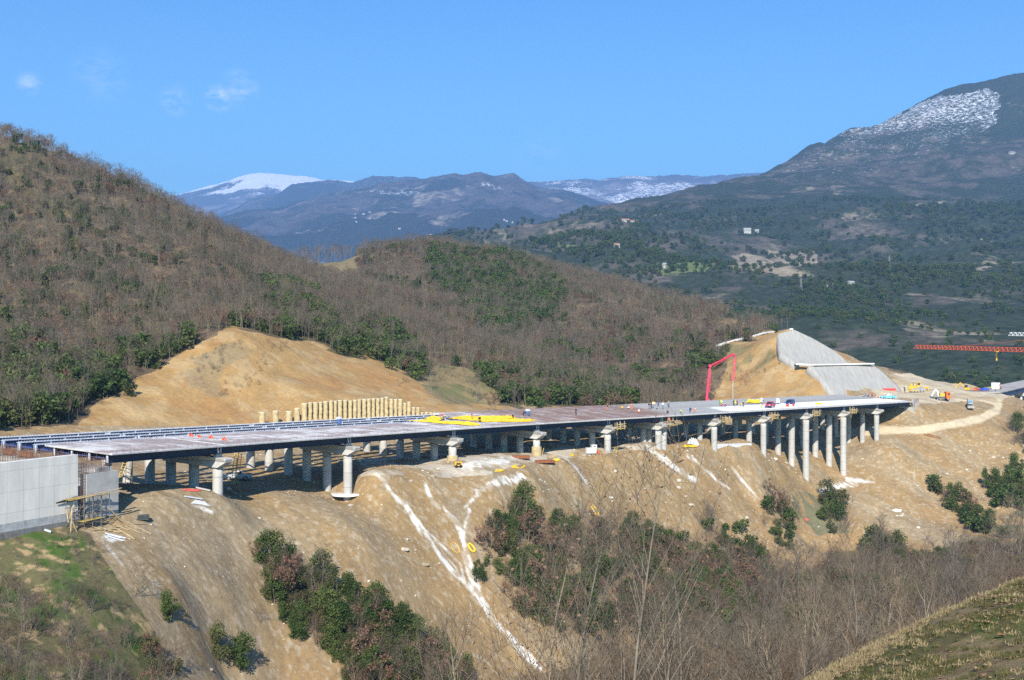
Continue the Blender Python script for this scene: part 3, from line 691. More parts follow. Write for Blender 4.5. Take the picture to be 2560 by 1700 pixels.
def make_deck(parent, s0, s1, d0, d1, whole):
    ss = np.arange(s0, s1, .4); dd = np.linspace(d0, d1, 38)
    pts = np.array([[road_pt(s, d) for d in dd] for s in ss])          # ns, nd, 3
    S, D = np.meshgrid(ss, dd, indexing='ij')
    a = fbm(S / 1.1, D / 5.0, 4, 501); a2 = fbm(S / 9, D / 2.2, 4, 502); a3 = fbm(S / .5, D / .5, 2, 503)
    c = lerp(np.zeros(S.shape + (3,)) + np.array((.33, .285, .275)), (.60, .58, .57), sm(a2 * .65 + a * .35, .44, .60))
    c = lerp(c, (.19, .12, .095), sm(a3, .50, .72) * .5)
    reb = sm(S, PS_[4] - 6, PS_[4] + 10) * (1 - sm(S - D * .4, PS_[6] + 2, PS_[6] + 8))
    c = lerp(c, (.23, .145, .115), reb * (.35 + .65 * sm(a, .35, .6)))
    wet = sm(S - D * .4, PS_[6] + 2, PS_[6] + 8)
    c = lerp(c, (.34, .34, .325), wet * (.8 + .2 * a))
    white = sm(S - D * .2 + a2 * 8, PS_[7] + 8, PS_[7] + 14) * sm(D, .6, 2.4) * (1 - sm(D, 10.6, 12.2))
    c = lerp(c, (.86, .87, .88), white * (.85 + .15 * a))
    c = lerp(c, (.62, .61, .60), sm(.55 - D + a * .3, 0, .3) * .8)
    for k in range(1, 5):
        j = np.abs(S - PS_[k] - .3)
        c = lerp(c, (.78, .77, .74), (1 - sm(j, .2, .5)) * .8)
    z = pts.copy(); z[..., 2] += (a3 - .5) * .10 * (1 - white)
    ns, nd = S.shape
    top = z.reshape(-1, 3)
    idx = np.arange(ns * nd).reshape(ns, nd)
    Fq = [np.stack([idx[:-1, :-1], idx[1:, :-1], idx[1:, 1:], idx[:-1, 1:]], -1).reshape(-1, 4)[:, ::-1]]
    bot = pts.copy(); bot[..., 2] -= .24
    V = np.concatenate([top, bot.reshape(-1, 3)]); o = ns * nd
    Fq.append(Fq[0][:, ::-1] + o)
    for e in (idx[:, 0], idx[:, -1][::-1], idx[-1, :], idx[0, :][::-1]):
        Fq.append(np.stack([e[:-1], e[1:], e[1:] + o, e[:-1] + o], -1)[:, ::-1])
    Fq = np.concatenate(Fq)
    inv = np.array(wmat(parent).inverted())
    V = V @ inv[:3, :3].T + inv[:3, 3]
    o_ = mesh_np("deck_slab", V, Fq, M_DECK, parent, smooth=False)
    at = o_.data.attributes.new('cover', 'FLOAT_COLOR', 'POINT')
    cc = np.concatenate([c, np.ones(S.shape + (1,))], -1).reshape(-1, 4)
    c2 = np.tile(np.array([[.42, .41, .40, 1]]), (len(cc), 1))
    at.data.foreach_set('color', np.concatenate([cc, c2]).astype(np.float32).ravel())
    return o_
GIRD = 1.22
def girder(parent, s0, s1, d, studs=False, col=None):
    mb = MB(); t, h = .03, GIRD
    top = -.245
    sweep(mb, s0, s1, [(d - .27, top), (d + .27, top), (d + .27, top - .06), (d - .27, top - .06)], 3.0, 1)
    sweep(mb, s0, s1, [(d - .035, top - .06), (d + .035, top - .06), (d + .035, top - h + .07), (d - .035, top - h + .07)], 3.0, 0)
    sweep(mb, s0, s1, [(d - .33, top - h + .07), (d + .33, top - h + .07), (d + .33, top - h), (d - .33, top - h)], 3.0, 0)
    for s in (s0 + .12, s1 - .12):
        a = axis(s)
        mb.box(road_pt(s, d - .17, top - .06 - (h - .13) / 2), (.12, .24, h - .14), math.atan2(a.y, a.x), mat=1)
    if studs:
        s = s0 + .3
        while s < s1:
            for k in (-.15, .15):
                p = road_pt(s, d + k, top)
                mb.box(p + Vector((0, 0, .08)), (.05, .05, .16), mat=1)
            s += .55
        n = int((s1 - s0) / 5.2)
        for i in range(n + 1):
            s = s0 + .25 + (s1 - s0 - .5) * i / n
            a = axis(s); rz = math.atan2(a.y, a.x)
            for sd in (-1, 1):
                mb.box(road_pt(s, d + sd * .16, top - .06 - (h - .13) / 2), (.16, .24, h - .14), rz, mat=1)
    return mb.build("girder", [col or M_BLUE, M_PRIM], parent)
def pier(parent, s, dcol, dcap, r, zf=None, rows=(0.0,), seed=0):
    """cap beam with its round columns; the near end of the beam is bevelled underneath"""
    d0, d1 = dcap; zt = -.245 - GIRD - .5; hc = 1.55; w = 2.2
    mb = MB()
    s0, s1 = s + min(rows) - w / 2, s + max(rows) + w / 2
    prof = [(d0 + 1.45, zt - hc), (d0 + .08, zt - .62), (d0, zt - .10), (d0 + .25, zt), (d1 - .2, zt), (d1, zt - .6), (d1 - .9, zt - hc)]
    A = [road_pt(s0 + (.34 if i in (1, 2) else 0), d, dz) for i, (d, dz) in enumerate(prof)]; B = [road_pt(s1 - (.34 if i in (1, 2) else 0), d, dz) for i, (d, dz) in enumerate(prof)]
    n = len(prof)
    mb.add(A + B, [tuple(range(n - 1, -1, -1)), tuple(range(n, 2 * n))] + [(i, (i + 1) % n, (i + 1) % n + n, i + n) for i in range(n)])
    cap = mb.build("pier_cap", M_CONC, parent)
    for row in rows:
        for i, d in enumerate(dcol):
            p = road_pt(s + row, d, zt - hc + .03)
            zg = H(p.x, p.y)
            zb = min(zg, H(p.x + 1, p.y - 1)) - 1.2
            c = MB(); k = []; rr = []
            z = p.z
            while z > zb:
                k.append((p.x, p.y, z)); rr.append(r); z -= 1.6
            k.append((p.x, p.y, zb)); rr.append(r)
            c.tube(k, rr, 24)
            col = c.build("column", M_CONC, cap, smooth=True)
            for po in col.data.polygons:
                if len(po.vertices) > 4: po.use_smooth = False
    for d in np.linspace(dcol[0], dcol[-1], 4):
        p = road_pt(s, d, zt + .25); a = axis(s)
        MB().box(p, (1.5, .5, .5), math.atan2(a.y, a.x)).build("bearing", M_CONC2, cap)
    return cap
near = empty("viaduct", road_pt(PS_[1], 6, -8), label="long viaduct under construction on round columns, with a deck slab the workers walk on", cat="viaduct")
far = empty("viaduct", road_pt(PS_[1], 20, -8), label="second viaduct alongside, its blue girders still bare of slab at the near end", cat="viaduct")
DK = make_deck(near, 0, S_END, 0, W1, True)
DK2 = make_deck(far, PS_[4] - 8, S_END, D2, D2 + W2, True)
G1 = [1.35, 4.65, 7.95, 11.25]; G2 = [14.9, 18.1, 21.3, 24.5]
for i in range(len(PS_) - 1):
    for d in G1: girder(near, PS_[i] + .22, PS_[i + 1] - .22, d, col=M_BLUE_SHADED)
    for d in G2: girder(far, PS_[i] + .22, PS_[i + 1] - .22, d, studs=PS_[i] < PS_[4] - 10)
for i in range(1, len(PS_) - 1):
    rr = .92 if i in (9, 10) else .80
    rows = (-1.0, 1.1) if i == 6 else (0.0,)
    pier(near, PS_[i], (1.45, 6.2, 10.9), (-.75, 12.4), rr, rows=rows)
    pier(far, PS_[i], (15.3, 20.0, 24.6), (13.3, 26.3), rr, rows=rows)
mb = MB()
for s in np.arange(1.0, S_END - 1, 1.3):
    for d in (.25, W1 - .25):
        q = road_pt(s + rng.normal(0, .2), d, .0); mb.bar(q, q + Vector((rng.normal(0, .05), rng.normal(0, .05), .35 + .35 * rng.random())), .035)
mb.build("starter_bars", M_REBAR, near)
# cross bracing between the bare girders
for s in [x for x in np.linspace(.4, PS_[4] - 9, 24)]:
    for a_, b_ in zip(G2[:-1], G2[1:]):
        mb = MB().tube([road_pt(s, a_ + .5, -.80), road_pt(s, b_ - .5, -.80)], .13, 8)
        mb.build("cross_brace", M_BRIGHTB, far)
for a_, b_ in zip(G1, G1[1:] + [G2[0]]):
    MB().tube([road_pt(.9, a_ + .7, -.9), road_pt(.9, b_ - .7, -.9)], .14, 8).build("cross_brace", M_BRIGHTB, near)
# builders' initials on the outer girder
cu = bpy.data.curves.new("lettering", 'FONT'); cu.body = "JV AKTER"; cu.size = .95; cu.extrude = .012; cu.align_x = 'CENTER'
to = bpy.data.objects.new("lettering", cu); COL.objects.link(to)
dg = bpy.context.evaluated_depsgraph_get(); lm = bpy.data.meshes.new_from_object(to.evaluated_get(dg)); bpy.data.objects.remove(to)
lm.materials.clear(); lm.materials.append(simple("dark_blue_lettering", (.012, .022, .11), .5, var=.1))
lo = bpy.data.objects.new("lettering", lm); COL.objects.link(lo); lo.parent = near
sL = (PS_[9] + PS_[10]) / 2; aL = axis(sL)
nL = Vector((aL.y, -aL.x, 0)); pL = road_pt(sL, 1.35 - .05, -1.2)
MW = Matrix(((aL.x, 0, nL.x, pL.x), (aL.y, 0, nL.y, pL.y), (0, 1, 0, pL.z), (0, 0, 0, 1)))
lo.matrix_basis = wmat(near).inverted() @ MW

# ---------------------------------------------------------------- abutments and walls
def along(s, d, z): q = road_pt(s, d); return Vector((q.x, q.y, z))
def slab(mb, s0, s1, d0, d1, z0, z1, mat=0):
    c = [along(s0, d1, z0), along(s0, d0, z0), along(s1, d0, z0), along(s1, d1, z0)]
    return mb.hexa(c + [Vector((q.x, q.y, z1)) for q in c], mat)
wall = empty("retaining_wall", along(-20, .5, -24), label="tall plain concrete retaining wall at the left end of the viaduct", cat="retaining wall")
m_wall, nt, b = mat_new("shuttered_concrete")
co = N(nt, 'ShaderNodeTexCoord')
mp_ = N(nt, 'ShaderNodeMapping'); mp_.inputs['Rotation'].default_value = (0, 0, -math.atan2(axis(-20).y, axis(-20).x)); nt.links.new(co.outputs['Object'], mp_.inputs['Vector'])
mp2 = N(nt, 'ShaderNodeMapping'); mp2.inputs['Rotation'].default_value = (R(90), 0, 0); nt.links.new(mp_.outputs['Vector'], mp2.inputs['Vector'])
br = N(nt, 'ShaderNodeTexBrick', Scale=1.0); br.offset = 0
br.inputs['Brick Width'].default_value = 2.5; br.inputs['Row Height'].default_value = 2.6; br.inputs['Mortar Size'].default_value = .03
br.inputs['Color1'].default_value = (.64, .61, .565, 1); br.inputs['Color2'].default_value = (.67, .64, .59, 1); br.inputs['Mortar'].default_value = (.48, .455, .42, 1)
nt.links.new(mp2.outputs['Vector'], br.inputs['Vector'])
n1_ = N(nt, 'ShaderNodeTexNoise', Scale=.5, Detail=7, Roughness=.6); mp3 = N(nt, 'ShaderNodeMapping'); mp3.inputs['Scale'].default_value = (1.2, 1.2, .3)
nt.links.new(co.outputs['Object'], mp3.inputs['Vector']); nt.links.new(mp3.outputs['Vector'], n1_.inputs['Vector'])
nt.links.new(mixrgb(nt, 1.0, br.outputs['Color'], ramp(nt, n1_.outputs['Fac'], [(.3, (.84, .84, .85)), (.65, (1.08, 1.07, 1.05))]), 'MULTIPLY'), b.inputs['Base Color'])
b.inputs['Roughness'].default_value = .85; b.inputs['Specular IOR Level'].default_value = .2
slab(MB(), -48, -6.1, 0, .9, -22.6, -15.1).build("wall_panel", m_wall, wall)
slab(MB(), -48, -6.1, -.05, .95, -23.6, -22.605).build("wall_base", simple("rough_grey_concrete", (.40, .40, .40), .9, var=.3, scale=1.5), wall)
slab(MB(), -48, -6.3, -.25, 1.2, -27.5, -23.605).build("wall_footing", M_DARKC, wall)
ab = empty("abutment", along(-1.5, 8, -24), label="unfinished concrete abutment with upright reinforcing bars behind the retaining wall", cat="abutment")
mb = MB(); slab(mb, -4.6, 1.2, 0, 1.1, -27, -17.9); mb.build("side_wall", M_CONC2, ab)
mb = MB()
for d in np.arange(1.15, 26, 3.1):
    z = road_pt(0, d).z - .245 - GIRD - .5
    slab(mb, -1.5, 1.2, d, d + 3.09, -27, z)
mb.build("bearing_shelf", M_CONC2, ab)
mb = MB(); slab(mb, -6.0, -4.7, .6, 1.2, -27, -19.5); mb.build("wall_stub", M_DARKC, ab)
mb = MB()
for row, (s, top) in enumerate(((-4.4, .1), (-1.1, -.1), (-2.8, -.3))):
    for d in np.arange(.15, 26, .32):
        q = road_pt(s, d); a = rng.normal(0, .03, 2)
        z0 = -18.5
        mb.bar((q.x, q.y, z0), (q.x + a[0], q.y + a[1], q.z + top - rng.random() * .5), .035)
    for h in (-.6, -1.2, -1.8):
        mb.bar(road_pt(s, .1, h), road_pt(s, 25.8, h), .035)
for s in np.arange(-5.9, -.4, .3):
    for d in (.1, .7):
        q = road_pt(s, d); mb.bar((q.x, q.y, -23), (q.x, q.y, -16.0 - .4 * rng.random()), .035)
for h in np.arange(-22.5, -16.2, .4):
    mb.bar(along(-6.0, .12, h), along(-4.5, .12, h), .05)
mb.build("rebar", M_REBAR, ab)
for d in (15.6, 18.9, 22.2):
    mb = MB(); slab(mb, -.9, -.3, d - 1.1, d + 1.1, road_pt(0, d).z - 2.4, road_pt(0, d).z - 1.2); mb.build("rusty_form_panel", M_RUST, ab)
ab2 = empty("abutment", along(S_END + 1, 8, -26), label="concrete abutment at the far end of the viaduct beside the haul road", cat="abutment")
mb = MB(); slab(mb, S_END - .6, S_END + 1.4, -.2, 26.3, -27.2, -22.35); mb.build("front_wall", M_CONC, ab2)
mb = MB(); slab(mb, S_END - .7, S_END + 1.6, -.4, 26.4, -31, -27.21); mb.build("wall_base", M_DARKC, ab2)
mb = MB(); slab(mb, S_END + 1.45, S_END + 5, -.2, .8, -29, -20.9); mb.build("side_wall", M_CONC, ab2)
mb = MB()
for s in np.arange(S_END + .3, S_END + 5, .4):
    for d in (-.1, .6): q = road_pt(min(s, S_END + 2.5), d); q = along(s, d, 0); mb.bar((q.x, q.y, -23), (q.x, q.y, -19.4 - .4 * rng.random()), .05)
mb.build("rebar", M_REBAR, ab2)
mb = MB(); slab(mb, S_END + 1.5, S_END + 4.6, .85, 1.1, -21.5, -19.8); mb.build("white_form_panel", simple("white_form_face", (.72, .74, .78), .6, var=.08), ab2)

# ---------------------------------------------------------------- sprayed-concrete cutting
def shot_mat():
    m, nt, b = mat_new("sprayed_concrete")
    co = N(nt, 'ShaderNodeTexCoord')
    mpn = N(nt, 'ShaderNodeMapping'); mpn.inputs['Scale'].default_value = (1.6, .15, .12); mpn.inputs['Rotation'].default_value = (0, 0, R(-25))
    nt.links.new(co.outputs['Object'], mpn.inputs['Vector'])
    n = N(nt, 'ShaderNodeTexNoise', Scale=1.0, Detail=7, Roughness=.7); nt.links.new(mpn.outputs['Vector'], n.inputs['Vector'])
    n2_ = N(nt, 'ShaderNodeTexNoise', Scale=.12, Detail=5, Roughness=.6); nt.links.new(co.outputs['Object'], n2_.inputs['Vector'])
    c = mixrgb(nt, n2_.outputs['Fac'], (.30, .288, .265), (.38, .365, .34))
    nt.links.new(mixrgb(nt, 1.0, c, ramp(nt, n.outputs['Fac'], [(.3, (.78, .77, .76)), (.7, (1.16, 1.15, 1.13))]), 'MULTIPLY'), b.inputs['Base Color'])
    b.inputs['Roughness'].default_value = .92; b.inputs['Specular IOR Level'].default_value = .15
    bp = N(nt, 'ShaderNodeBump', Strength=.35, Distance=.12); nt.links.new(n.outputs['Fac'], bp.inputs['Height']); nt.links.new(bp.outputs['Normal'], b.inputs['Normal'])
    return m
M_SHOT = shot_mat()
def plen(pts, n):
    pts = np.array(pts, float); c = np.r_[0, np.cumsum(np.linalg.norm(np.diff(pts, axis=0), axis=1))]
    t = np.linspace(0, c[-1], n)
    return np.stack([np.interp(t, c, pts[:, i]) for i in range(3)], -1)
def lining(left, right, label):
    L = plen([P(*q) for q in left], 40); Rr = plen([P(*q) for q in right], 40)
    k = np.linspace(0, 1, 60)[None, :, None]
    G = L[:, None] * (1 - k) + Rr[:, None] * k
    nrm = np.cross(Rr[0] - L[0], L[-1] - L[0]); nrm /= np.linalg.norm(nrm)
    if nrm[1] > 0: nrm = -nrm
    G = G + nrm * ((fbm(G[..., 0] / 3, G[..., 2] / 3, 4, 77) - .5) * .22)[..., None]
    B = G - nrm * 4.0
    V = np.concatenate([G.reshape(-1, 3), B.reshape(-1, 3)]); nr, nc = G.shape[:2]; idx = np.arange(nr * nc).reshape(nr, nc); o = nr * nc
    f = np.stack([idx[:-1, :-1], idx[:-1, 1:], idx[1:, 1:], idx[1:, :-1]], -1).reshape(-1, 4); Fq = [f, f[:, ::-1] + o]
    for e in (idx[:, 0], idx[:, -1][::-1], idx[-1, :], idx[0, :][::-1]): Fq.append(np.stack([e[:-1], e[1:], e[1:] + o, e[:-1] + o], -1))
    ob = mesh_np("slope_lining", V, np.concatenate(Fq), M_SHOT)
    return tag(ob, label, "slope lining", group="sprayed concrete linings on the cut hillside")
lining([(1990, 912, 432), (1952, 884, 440), (1946, 834, 455)], [(2125, 911, 451), (2088, 877, 459), (2033, 846, 463), (1984, 824, 461)], "upper grey sprayed concrete lining on the cut hillside, above the white berm")
lining([(2088, 994, 413), (2060, 954, 420), (2022, 914, 430)], [(2258, 986, 447.5), (2248, 968, 448.5), (2201, 924, 454), (2178, 910, 455)], "lower grey sprayed concrete lining on the cut hillside, down to the bridge end")
M_LIME = simple("limewashed_concrete", (.72, .70, .66), .9, var=.15, scale=.5)
mb = MB()
bm_ = [P(*q) for q in ((1988, 910, 431.0), (2030, 912, 431), (2090, 911, 441), (2130, 910, 447), (2180, 909, 453))]
for a_, b_ in zip(bm_[:-1], bm_[1:]): mb.bar(a_, b_, 2.4, .45)
tag(mb.build("berm_kerb", M_LIME), "white concrete berm between the two sprayed concrete linings", "berm kerb")
mb = MB(); ch = [(1793, 866), (1815, 858), (1850, 849), (1885, 841), (1910, 834), (1945, 829), (1978, 825)]
pts = [ground_at(x, y, 400, 600) for x, y in ch]
for a_, b_ in zip(pts[:-1], pts[1:]): mb.bar(a_ + Vector((0, -.3, .2)), b_ + Vector((0, -.3, .2)), 1.3, .5)
tag(mb.build("drainage_channel", M_LIME), "white drainage channel climbing to the top of the sprayed concrete cutting", "drainage channel")
# ---------------------------------------------------------------- vegetation
def bark_mat(name, col, var=.3):
    m, nt, b = mat_new(name)
    oi = N(nt, 'ShaderNodeObjectInfo'); co = N(nt, 'ShaderNodeTexCoord')
    n = N(nt, 'ShaderNodeTexNoise', Scale=1.6, Detail=4); nt.links.new(co.outputs['Object'], n.inputs['Vector'])
    c = ramp(nt, oi.outputs['Random'], [(0, tuple(k * (1 - var) for k in col)), (.5, col), (1, (col[0] * 1.25, col[1] * 1.12, col[2] * .95))])
    nt.links.new(mixrgb(nt, 1.0, c, ramp(nt, n.outputs['Fac'], [(.3, (.7, .7, .7)), (.7, (1.25, 1.25, 1.25))]), 'MULTIPLY'), b.inputs['Base Color'])
    b.inputs['Roughness'].default_value = .9; b.inputs['Specular IOR Level'].default_value = .1
    return m
def leaf_mat(name, cols, transl=.25):
    m, nt, b = mat_new(name)
    oi = N(nt, 'ShaderNodeObjectInfo'); ge = N(nt, 'ShaderNodeNewGeometry'); co = N(nt, 'ShaderNodeTexCoord')
    n = N(nt, 'ShaderNodeTexNoise', Scale=.9, Detail=3); nt.links.new(co.outputs['Object'], n.inputs['Vector'])
    a = N(nt, 'ShaderNodeMath', operation='MULTIPLY_ADD'); a.inputs[1].default_value = .45; nt.links.new(oi.outputs['Random'], a.inputs[0])
    a2 = N(nt, 'ShaderNodeMath', operation='MULTIPLY'); a2.inputs[1].default_value = .30; nt.links.new(ge.outputs['Random Per Island'], a2.inputs[0]); nt.links.new(a2.outputs[0], a.inputs[2])
    a3 = N(nt, 'ShaderNodeMath', operation='MULTIPLY_ADD'); a3.inputs[1].default_value = .30; nt.links.new(n.outputs['Fac'], a3.inputs[0]); nt.links.new(a.outputs[0], a3.inputs[2])
    c = ramp(nt, a3.outputs[0], [(i / (len(cols) - 1), q) for i, q in enumerate(cols)])
    nt.links.new(c, b.inputs['Base Color'])
    b.inputs['Roughness'].default_value = .65; b.inputs['Specular IOR Level'].default_value = .25
    tr = N(nt, 'ShaderNodeBsdfTranslucent'); nt.links.new(c, tr.inputs['Color'])
    mx = N(nt, 'ShaderNodeMixShader'); mx.inputs[0].default_value = transl
    nt.links.new(b.outputs[0], mx.inputs[1]); nt.links.new(tr.outputs[0], mx.inputs[2])
    nt.links.new(mx.outputs[0], nt.nodes['Material Output'].inputs['Surface'])
    return m
M_BARK = bark_mat("grey_bark", (.215, .185, .145))
M_TWIG = bark_mat("grey_twigs", (.152, .127, .097), .35)
M_TWIGR = bark_mat("brown_twigs", (.140, .098, .068), .3)
M_EVER = leaf_mat("evergreen_leaves", [(.018, .038, .010), (.044, .078, .017), (.080, .118, .027), (.135, .160, .040)])
M_OAK = leaf_mat("dead_oak_leaves", [(.15, .085, .055), (.21, .12, .08), (.27, .17, .12)])
M_OLIVE = leaf_mat("olive_leaves", [(.040, .055, .018), (.080, .095, .026), (.13, .14, .045)])

class TreeB:
    """branches as tapering many-sided limbs, leaves as small folded quads"""
    def __init__(s, seed): s.r = random.Random(seed); s.V = [[], [], []]; s.F = [[], [], []]
    def limb(s, part, pts, rad, n):
        V, Fc = s.V[part], s.F[part]
        base = len(V)
        for i, p in enumerate(pts):
            d = (pts[min(i + 1, len(pts) - 1)] - pts[max(i - 1, 0)]).normalized()
            u = d.orthogonal().normalized(); w = d.cross(u)
            for k in range(n):
                a = 2 * math.pi * k / n
                V.append(tuple(p + (u * math.cos(a) + w * math.sin(a)) * rad[i]))
        for i in range(len(pts) - 1):
            for k in range(n):
                a, b_ = base + i * n + k, base + i * n + (k + 1) % n
                Fc.append((a, b_, b_ + n, a + n))
    def grow(s, part, p, d, L, r, seg, n, bend=.25, up=.1, tip=.25):
        pts, rad = [p.copy()], [r]
        for i in range(seg):
            d = (d + Vector((s.r.gauss(0, bend), s.r.gauss(0, bend), s.r.gauss(0, bend) + up))).normalized()
            p = p + d * (L / seg); pts.append(p.copy()); rad.append(r * (1 - (1 - tip) * (i + 1) / seg))
        s.limb(part, pts, rad, n)
        return pts, rad
    def leaf(s, p, size):
        r = s.r
        u = Vector((r.gauss(0, 1), r.gauss(0, 1), r.gauss(0, .7))).normalized(); v = u.orthogonal()
        v = (Matrix.Rotation(r.random() * 6.28, 3, u) @ v).normalized()
        a = size * (.6 + .8 * r.random()); b_ = a * (.45 + .3 * r.random()); w = u.cross(v) * a * .15
        V, Fc = s.V[2], s.F[2]; k = len(V)
        V.extend([tuple(p - u * a * .5), tuple(p + v * b_ * .5 + w), tuple(p + u * a * .5), tuple(p - v * b_ * .5 + w)])
        Fc.append((k, k + 1, k + 2, k + 3))
    def mesh(s, name, parts, mats):
        V, Fc, mi = [], [], []
        for j, part in enumerate(parts):
            b_ = len(V); V += s.V[part]; Fc += [tuple(i + b_ for i in f) for f in s.F[part]]; mi += [j] * len(s.F[part])
        me = bpy.data.meshes.new(name)
        V = np.array(V, np.float32); Fc = np.array(Fc, np.int32)
        me.vertices.add(len(V)); me.vertices.foreach_set('co', V.ravel()); me.loops.add(Fc.size); me.loops.foreach_set('vertex_index', Fc.ravel())
        me.polygons.add(len(Fc)); me.polygons.foreach_set('loop_start', np.arange(0, Fc.size, 4, dtype=np.int32))
        for m in mats: me.materials.append(m)
        me.polygons.foreach_set('material_index', np.array(mi, np.int32)); me.update(calc_edges=True)
        return me
def bare_tree(seed, h, stems=1, nb=13, nsub=3, ntw=5, rtw=.014, spread=.55, leaves=0, lsize=.22, low=.28, kb=.5, rb=None):
    t = TreeB(seed); r = t.r
    for st in range(stems):
        a = r.random() * 6.28; tilt = .04 if stems == 1 else .28
        d = Vector((math.cos(a) * tilt, math.sin(a) * tilt, 1)).normalized()
        hh = h * (1 if st == 0 else .65 + .3 * r.random())
        rb_ = rb or (.0075 * hh + .012)
        pts, rad = t.grow(0, Vector((math.cos(a) * .15 * (stems > 1), math.sin(a) * .15 * (stems > 1), -.4)), d, hh + .4, rb_, 7, 5, .05, .03, .15)
        for i in range(nb):
            f = low + (.98 - low) * (i + r.random() * .8) / nb
            x = f * 7; k = min(6, int(x)); p = pts[k].lerp(pts[k + 1], x - k); rr = rad[k] * kb
            a = r.random() * 6.28; L = hh * (.42 * (1 - f) + .13) * (.7 + .6 * r.random())
            d = Vector((math.cos(a) * spread, math.sin(a) * spread, .62 + .3 * r.random())).normalized()
            bp_, br_ = t.grow(0, p, d, L, max(rr, rtw * 1.6), 3, 4, .14, .08, .4)
            for j in range(nsub):
                q = bp_[1 + j % 3].lerp(bp_[min(3, 2 + j % 3)], r.random()) if j else bp_[3]
                a2 = r.random() * 6.28
                d2 = (d + Vector((math.cos(a2), math.sin(a2), .25 + .4 * r.random())) * .75).normalized()
                sp, sr = t.grow(1, q, d2, L * (.35 + .3 * r.random()), rtw * 1.3, 2, 3, .15, .05, .6)
                for k2 in range(ntw):
                    q2 = sp[0].lerp(sp[2], .25 + .75 * r.random())
                    d3 = (d2 + Vector((r.gauss(0, .7), r.gauss(0, .7), r.gauss(.2, .5)))).normalized()
                    e, _ = t.grow(1, q2, d3, L * (.16 + .22 * r.random()) + .15, rtw * .8, 1, 3, .1, .05, .5)
                    for _l in range(leaves):
                        if r.random() < .6: t.leaf(e[0].lerp(e[1], r.random()) + Vector((r.gauss(0, .12), r.gauss(0, .12), r.gauss(0, .12))), lsize)
    return t
def ever_tree(seed, h, w, nl, lsize, lobes=9, trunk=True):
    t = TreeB(seed); r = t.r
    pts, rad = t.grow(0, Vector((0, 0, -.4)), Vector((0, 0, 1)), h * .85, .012 * h + .02, 5, 5, .08, .02, .2)
    C_ = []
    for i in range(lobes):
        f = .12 + .82 * (i + r.random()) / lobes
        a = r.random() * 6.28; rr = w * .5 * (math.sin(math.pi * min(.98, f * .8 + .12)) ** .7) * r.random() ** .4 * .8
        c = Vector((math.cos(a) * rr, math.sin(a) * rr, h * f))
        sz = w * (.11 + .22 * r.random() ** 1.5)
        C_.append((c, sz))
        k = min(4, int(f * 5)); t.grow(0, pts[k], (c - pts[k]).normalized(), (c - pts[k]).length, .012 + .004 * h, 2, 4, .1, 0, .4)
    tot = sum(s_ * s_ for _, s_ in C_)
    for c, sz in C_:
        for _ in range(int(nl * sz * sz / tot)):
            d = Vector((r.gauss(0, 1), r.gauss(0, 1), r.gauss(.15, .9))).normalized() * sz * (r.random() ** .33) * (.75 + .5 * r.random())
            t.leaf(c + d, lsize)
    return t

def split_tree(name, t, mats, crown_parts, crown_mats, loc, rz, sc, label, cat, group):
    """thing > trunk mesh itself + crown"""
    e = bpy.data.objects.new(name, t if isinstance(t, bpy.types.Mesh) else None)
    return e
PROTO = {}
def proto(kind, i, t, crown_is=(1,), crown_mats=(M_TWIG,), bark=M_BARK):
    PROTO.setdefault(kind, []).append((t.mesh(kind + "_trunk", [0], [bark]), t.mesh(kind + "_crown", list(crown_is), list(crown_mats)),
                                       t.mesh(kind, [0] + list(crown_is), [bark] + list(crown_mats))))
for i in range(5): proto("bare_tree", i, bare_tree(40 + i, 8.0 + i * .4, nb=13, nsub=3, ntw=6, rtw=.017))
for i in range(5): proto("bare_shrub", i, bare_tree(60 + i, 4.6, stems=4, nb=9, nsub=3, ntw=5, rtw=.008, spread=.7, low=.12), crown_mats=(M_TWIGR if i % 2 else M_TWIG,))
for i in range(3): proto("oak", i, bare_tree(80 + i, 5.2, stems=2, nb=10, nsub=3, ntw=4, rtw=.01, spread=.8, leaves=5, lsize=.26, low=.15), (1, 2), (M_TWIGR, M_OAK))
for i in range(5): proto("evergreen", i, ever_tree(90 + i, 4.4 + .5 * (i % 2), 3.6, 2300, .25, 15), (2,), (M_OLIVE if i == 3 else M_EVER,))
for i in range(3): proto("evergreen_shrub", i, ever_tree(100 + i, 3.2, 4.0, 420, .55, 8), (2,), (M_OLIVE if i == 2 else M_EVER,))
COUNT = {}
DEFER = []
def plant(kind, name, *a, **k):
    """bushes of the two commonest kinds wait until it is known which of them show largest"""
    if name in ('bare_shrub', 'evergreen_bush') and k.get('parts', True) and k.pop('wait', True) and a[5] is not None: DEFER.append((a[2] / a[1], kind, name, a, k)); return None
    return plant_now(kind, name, *a, **k)
def plant_now(kind, name, x, y, sc, label, cat, group, parts=True, z=None, i=None, rz=None, wide=1.0):
    ps = PROTO[kind]; n = COUNT.get(kind, 0); COUNT[kind] = n + 1
    a, b_, c = ps[n % len(ps) if i is None else i]
    o = bpy.data.objects.new(name, a if parts else c); COL.objects.link(o)
    o.location = (x, y, H(x, y) if z is None else z); o.rotation_euler = (rng.normal(0, .04), rng.normal(0, .04), rng.random() * 6.28 if rz is None else rz); o.scale = (sc * wide, sc * wide, sc)
    tag(o, label, cat, group)
    if parts:
        k = bpy.data.objects.new("crown", b_); COL.objects.link(k); k.parent = o
    return o
def jitter_grid(x0, x1, y0, y1, sp, jit=.9):
    xs = np.arange(x0, x1, sp); ys = np.arange(y0, y1, sp)
    X, Y = np.meshgrid(xs, ys); X = X + (rng.random(X.shape) - .5) * sp * jit; Y = Y + (rng.random(X.shape) - .5) * sp * jit
    return X.ravel(), Y.ravel()
def proj(X, Y, Z): return CX + X / Y * F, CY - Z / Y * F
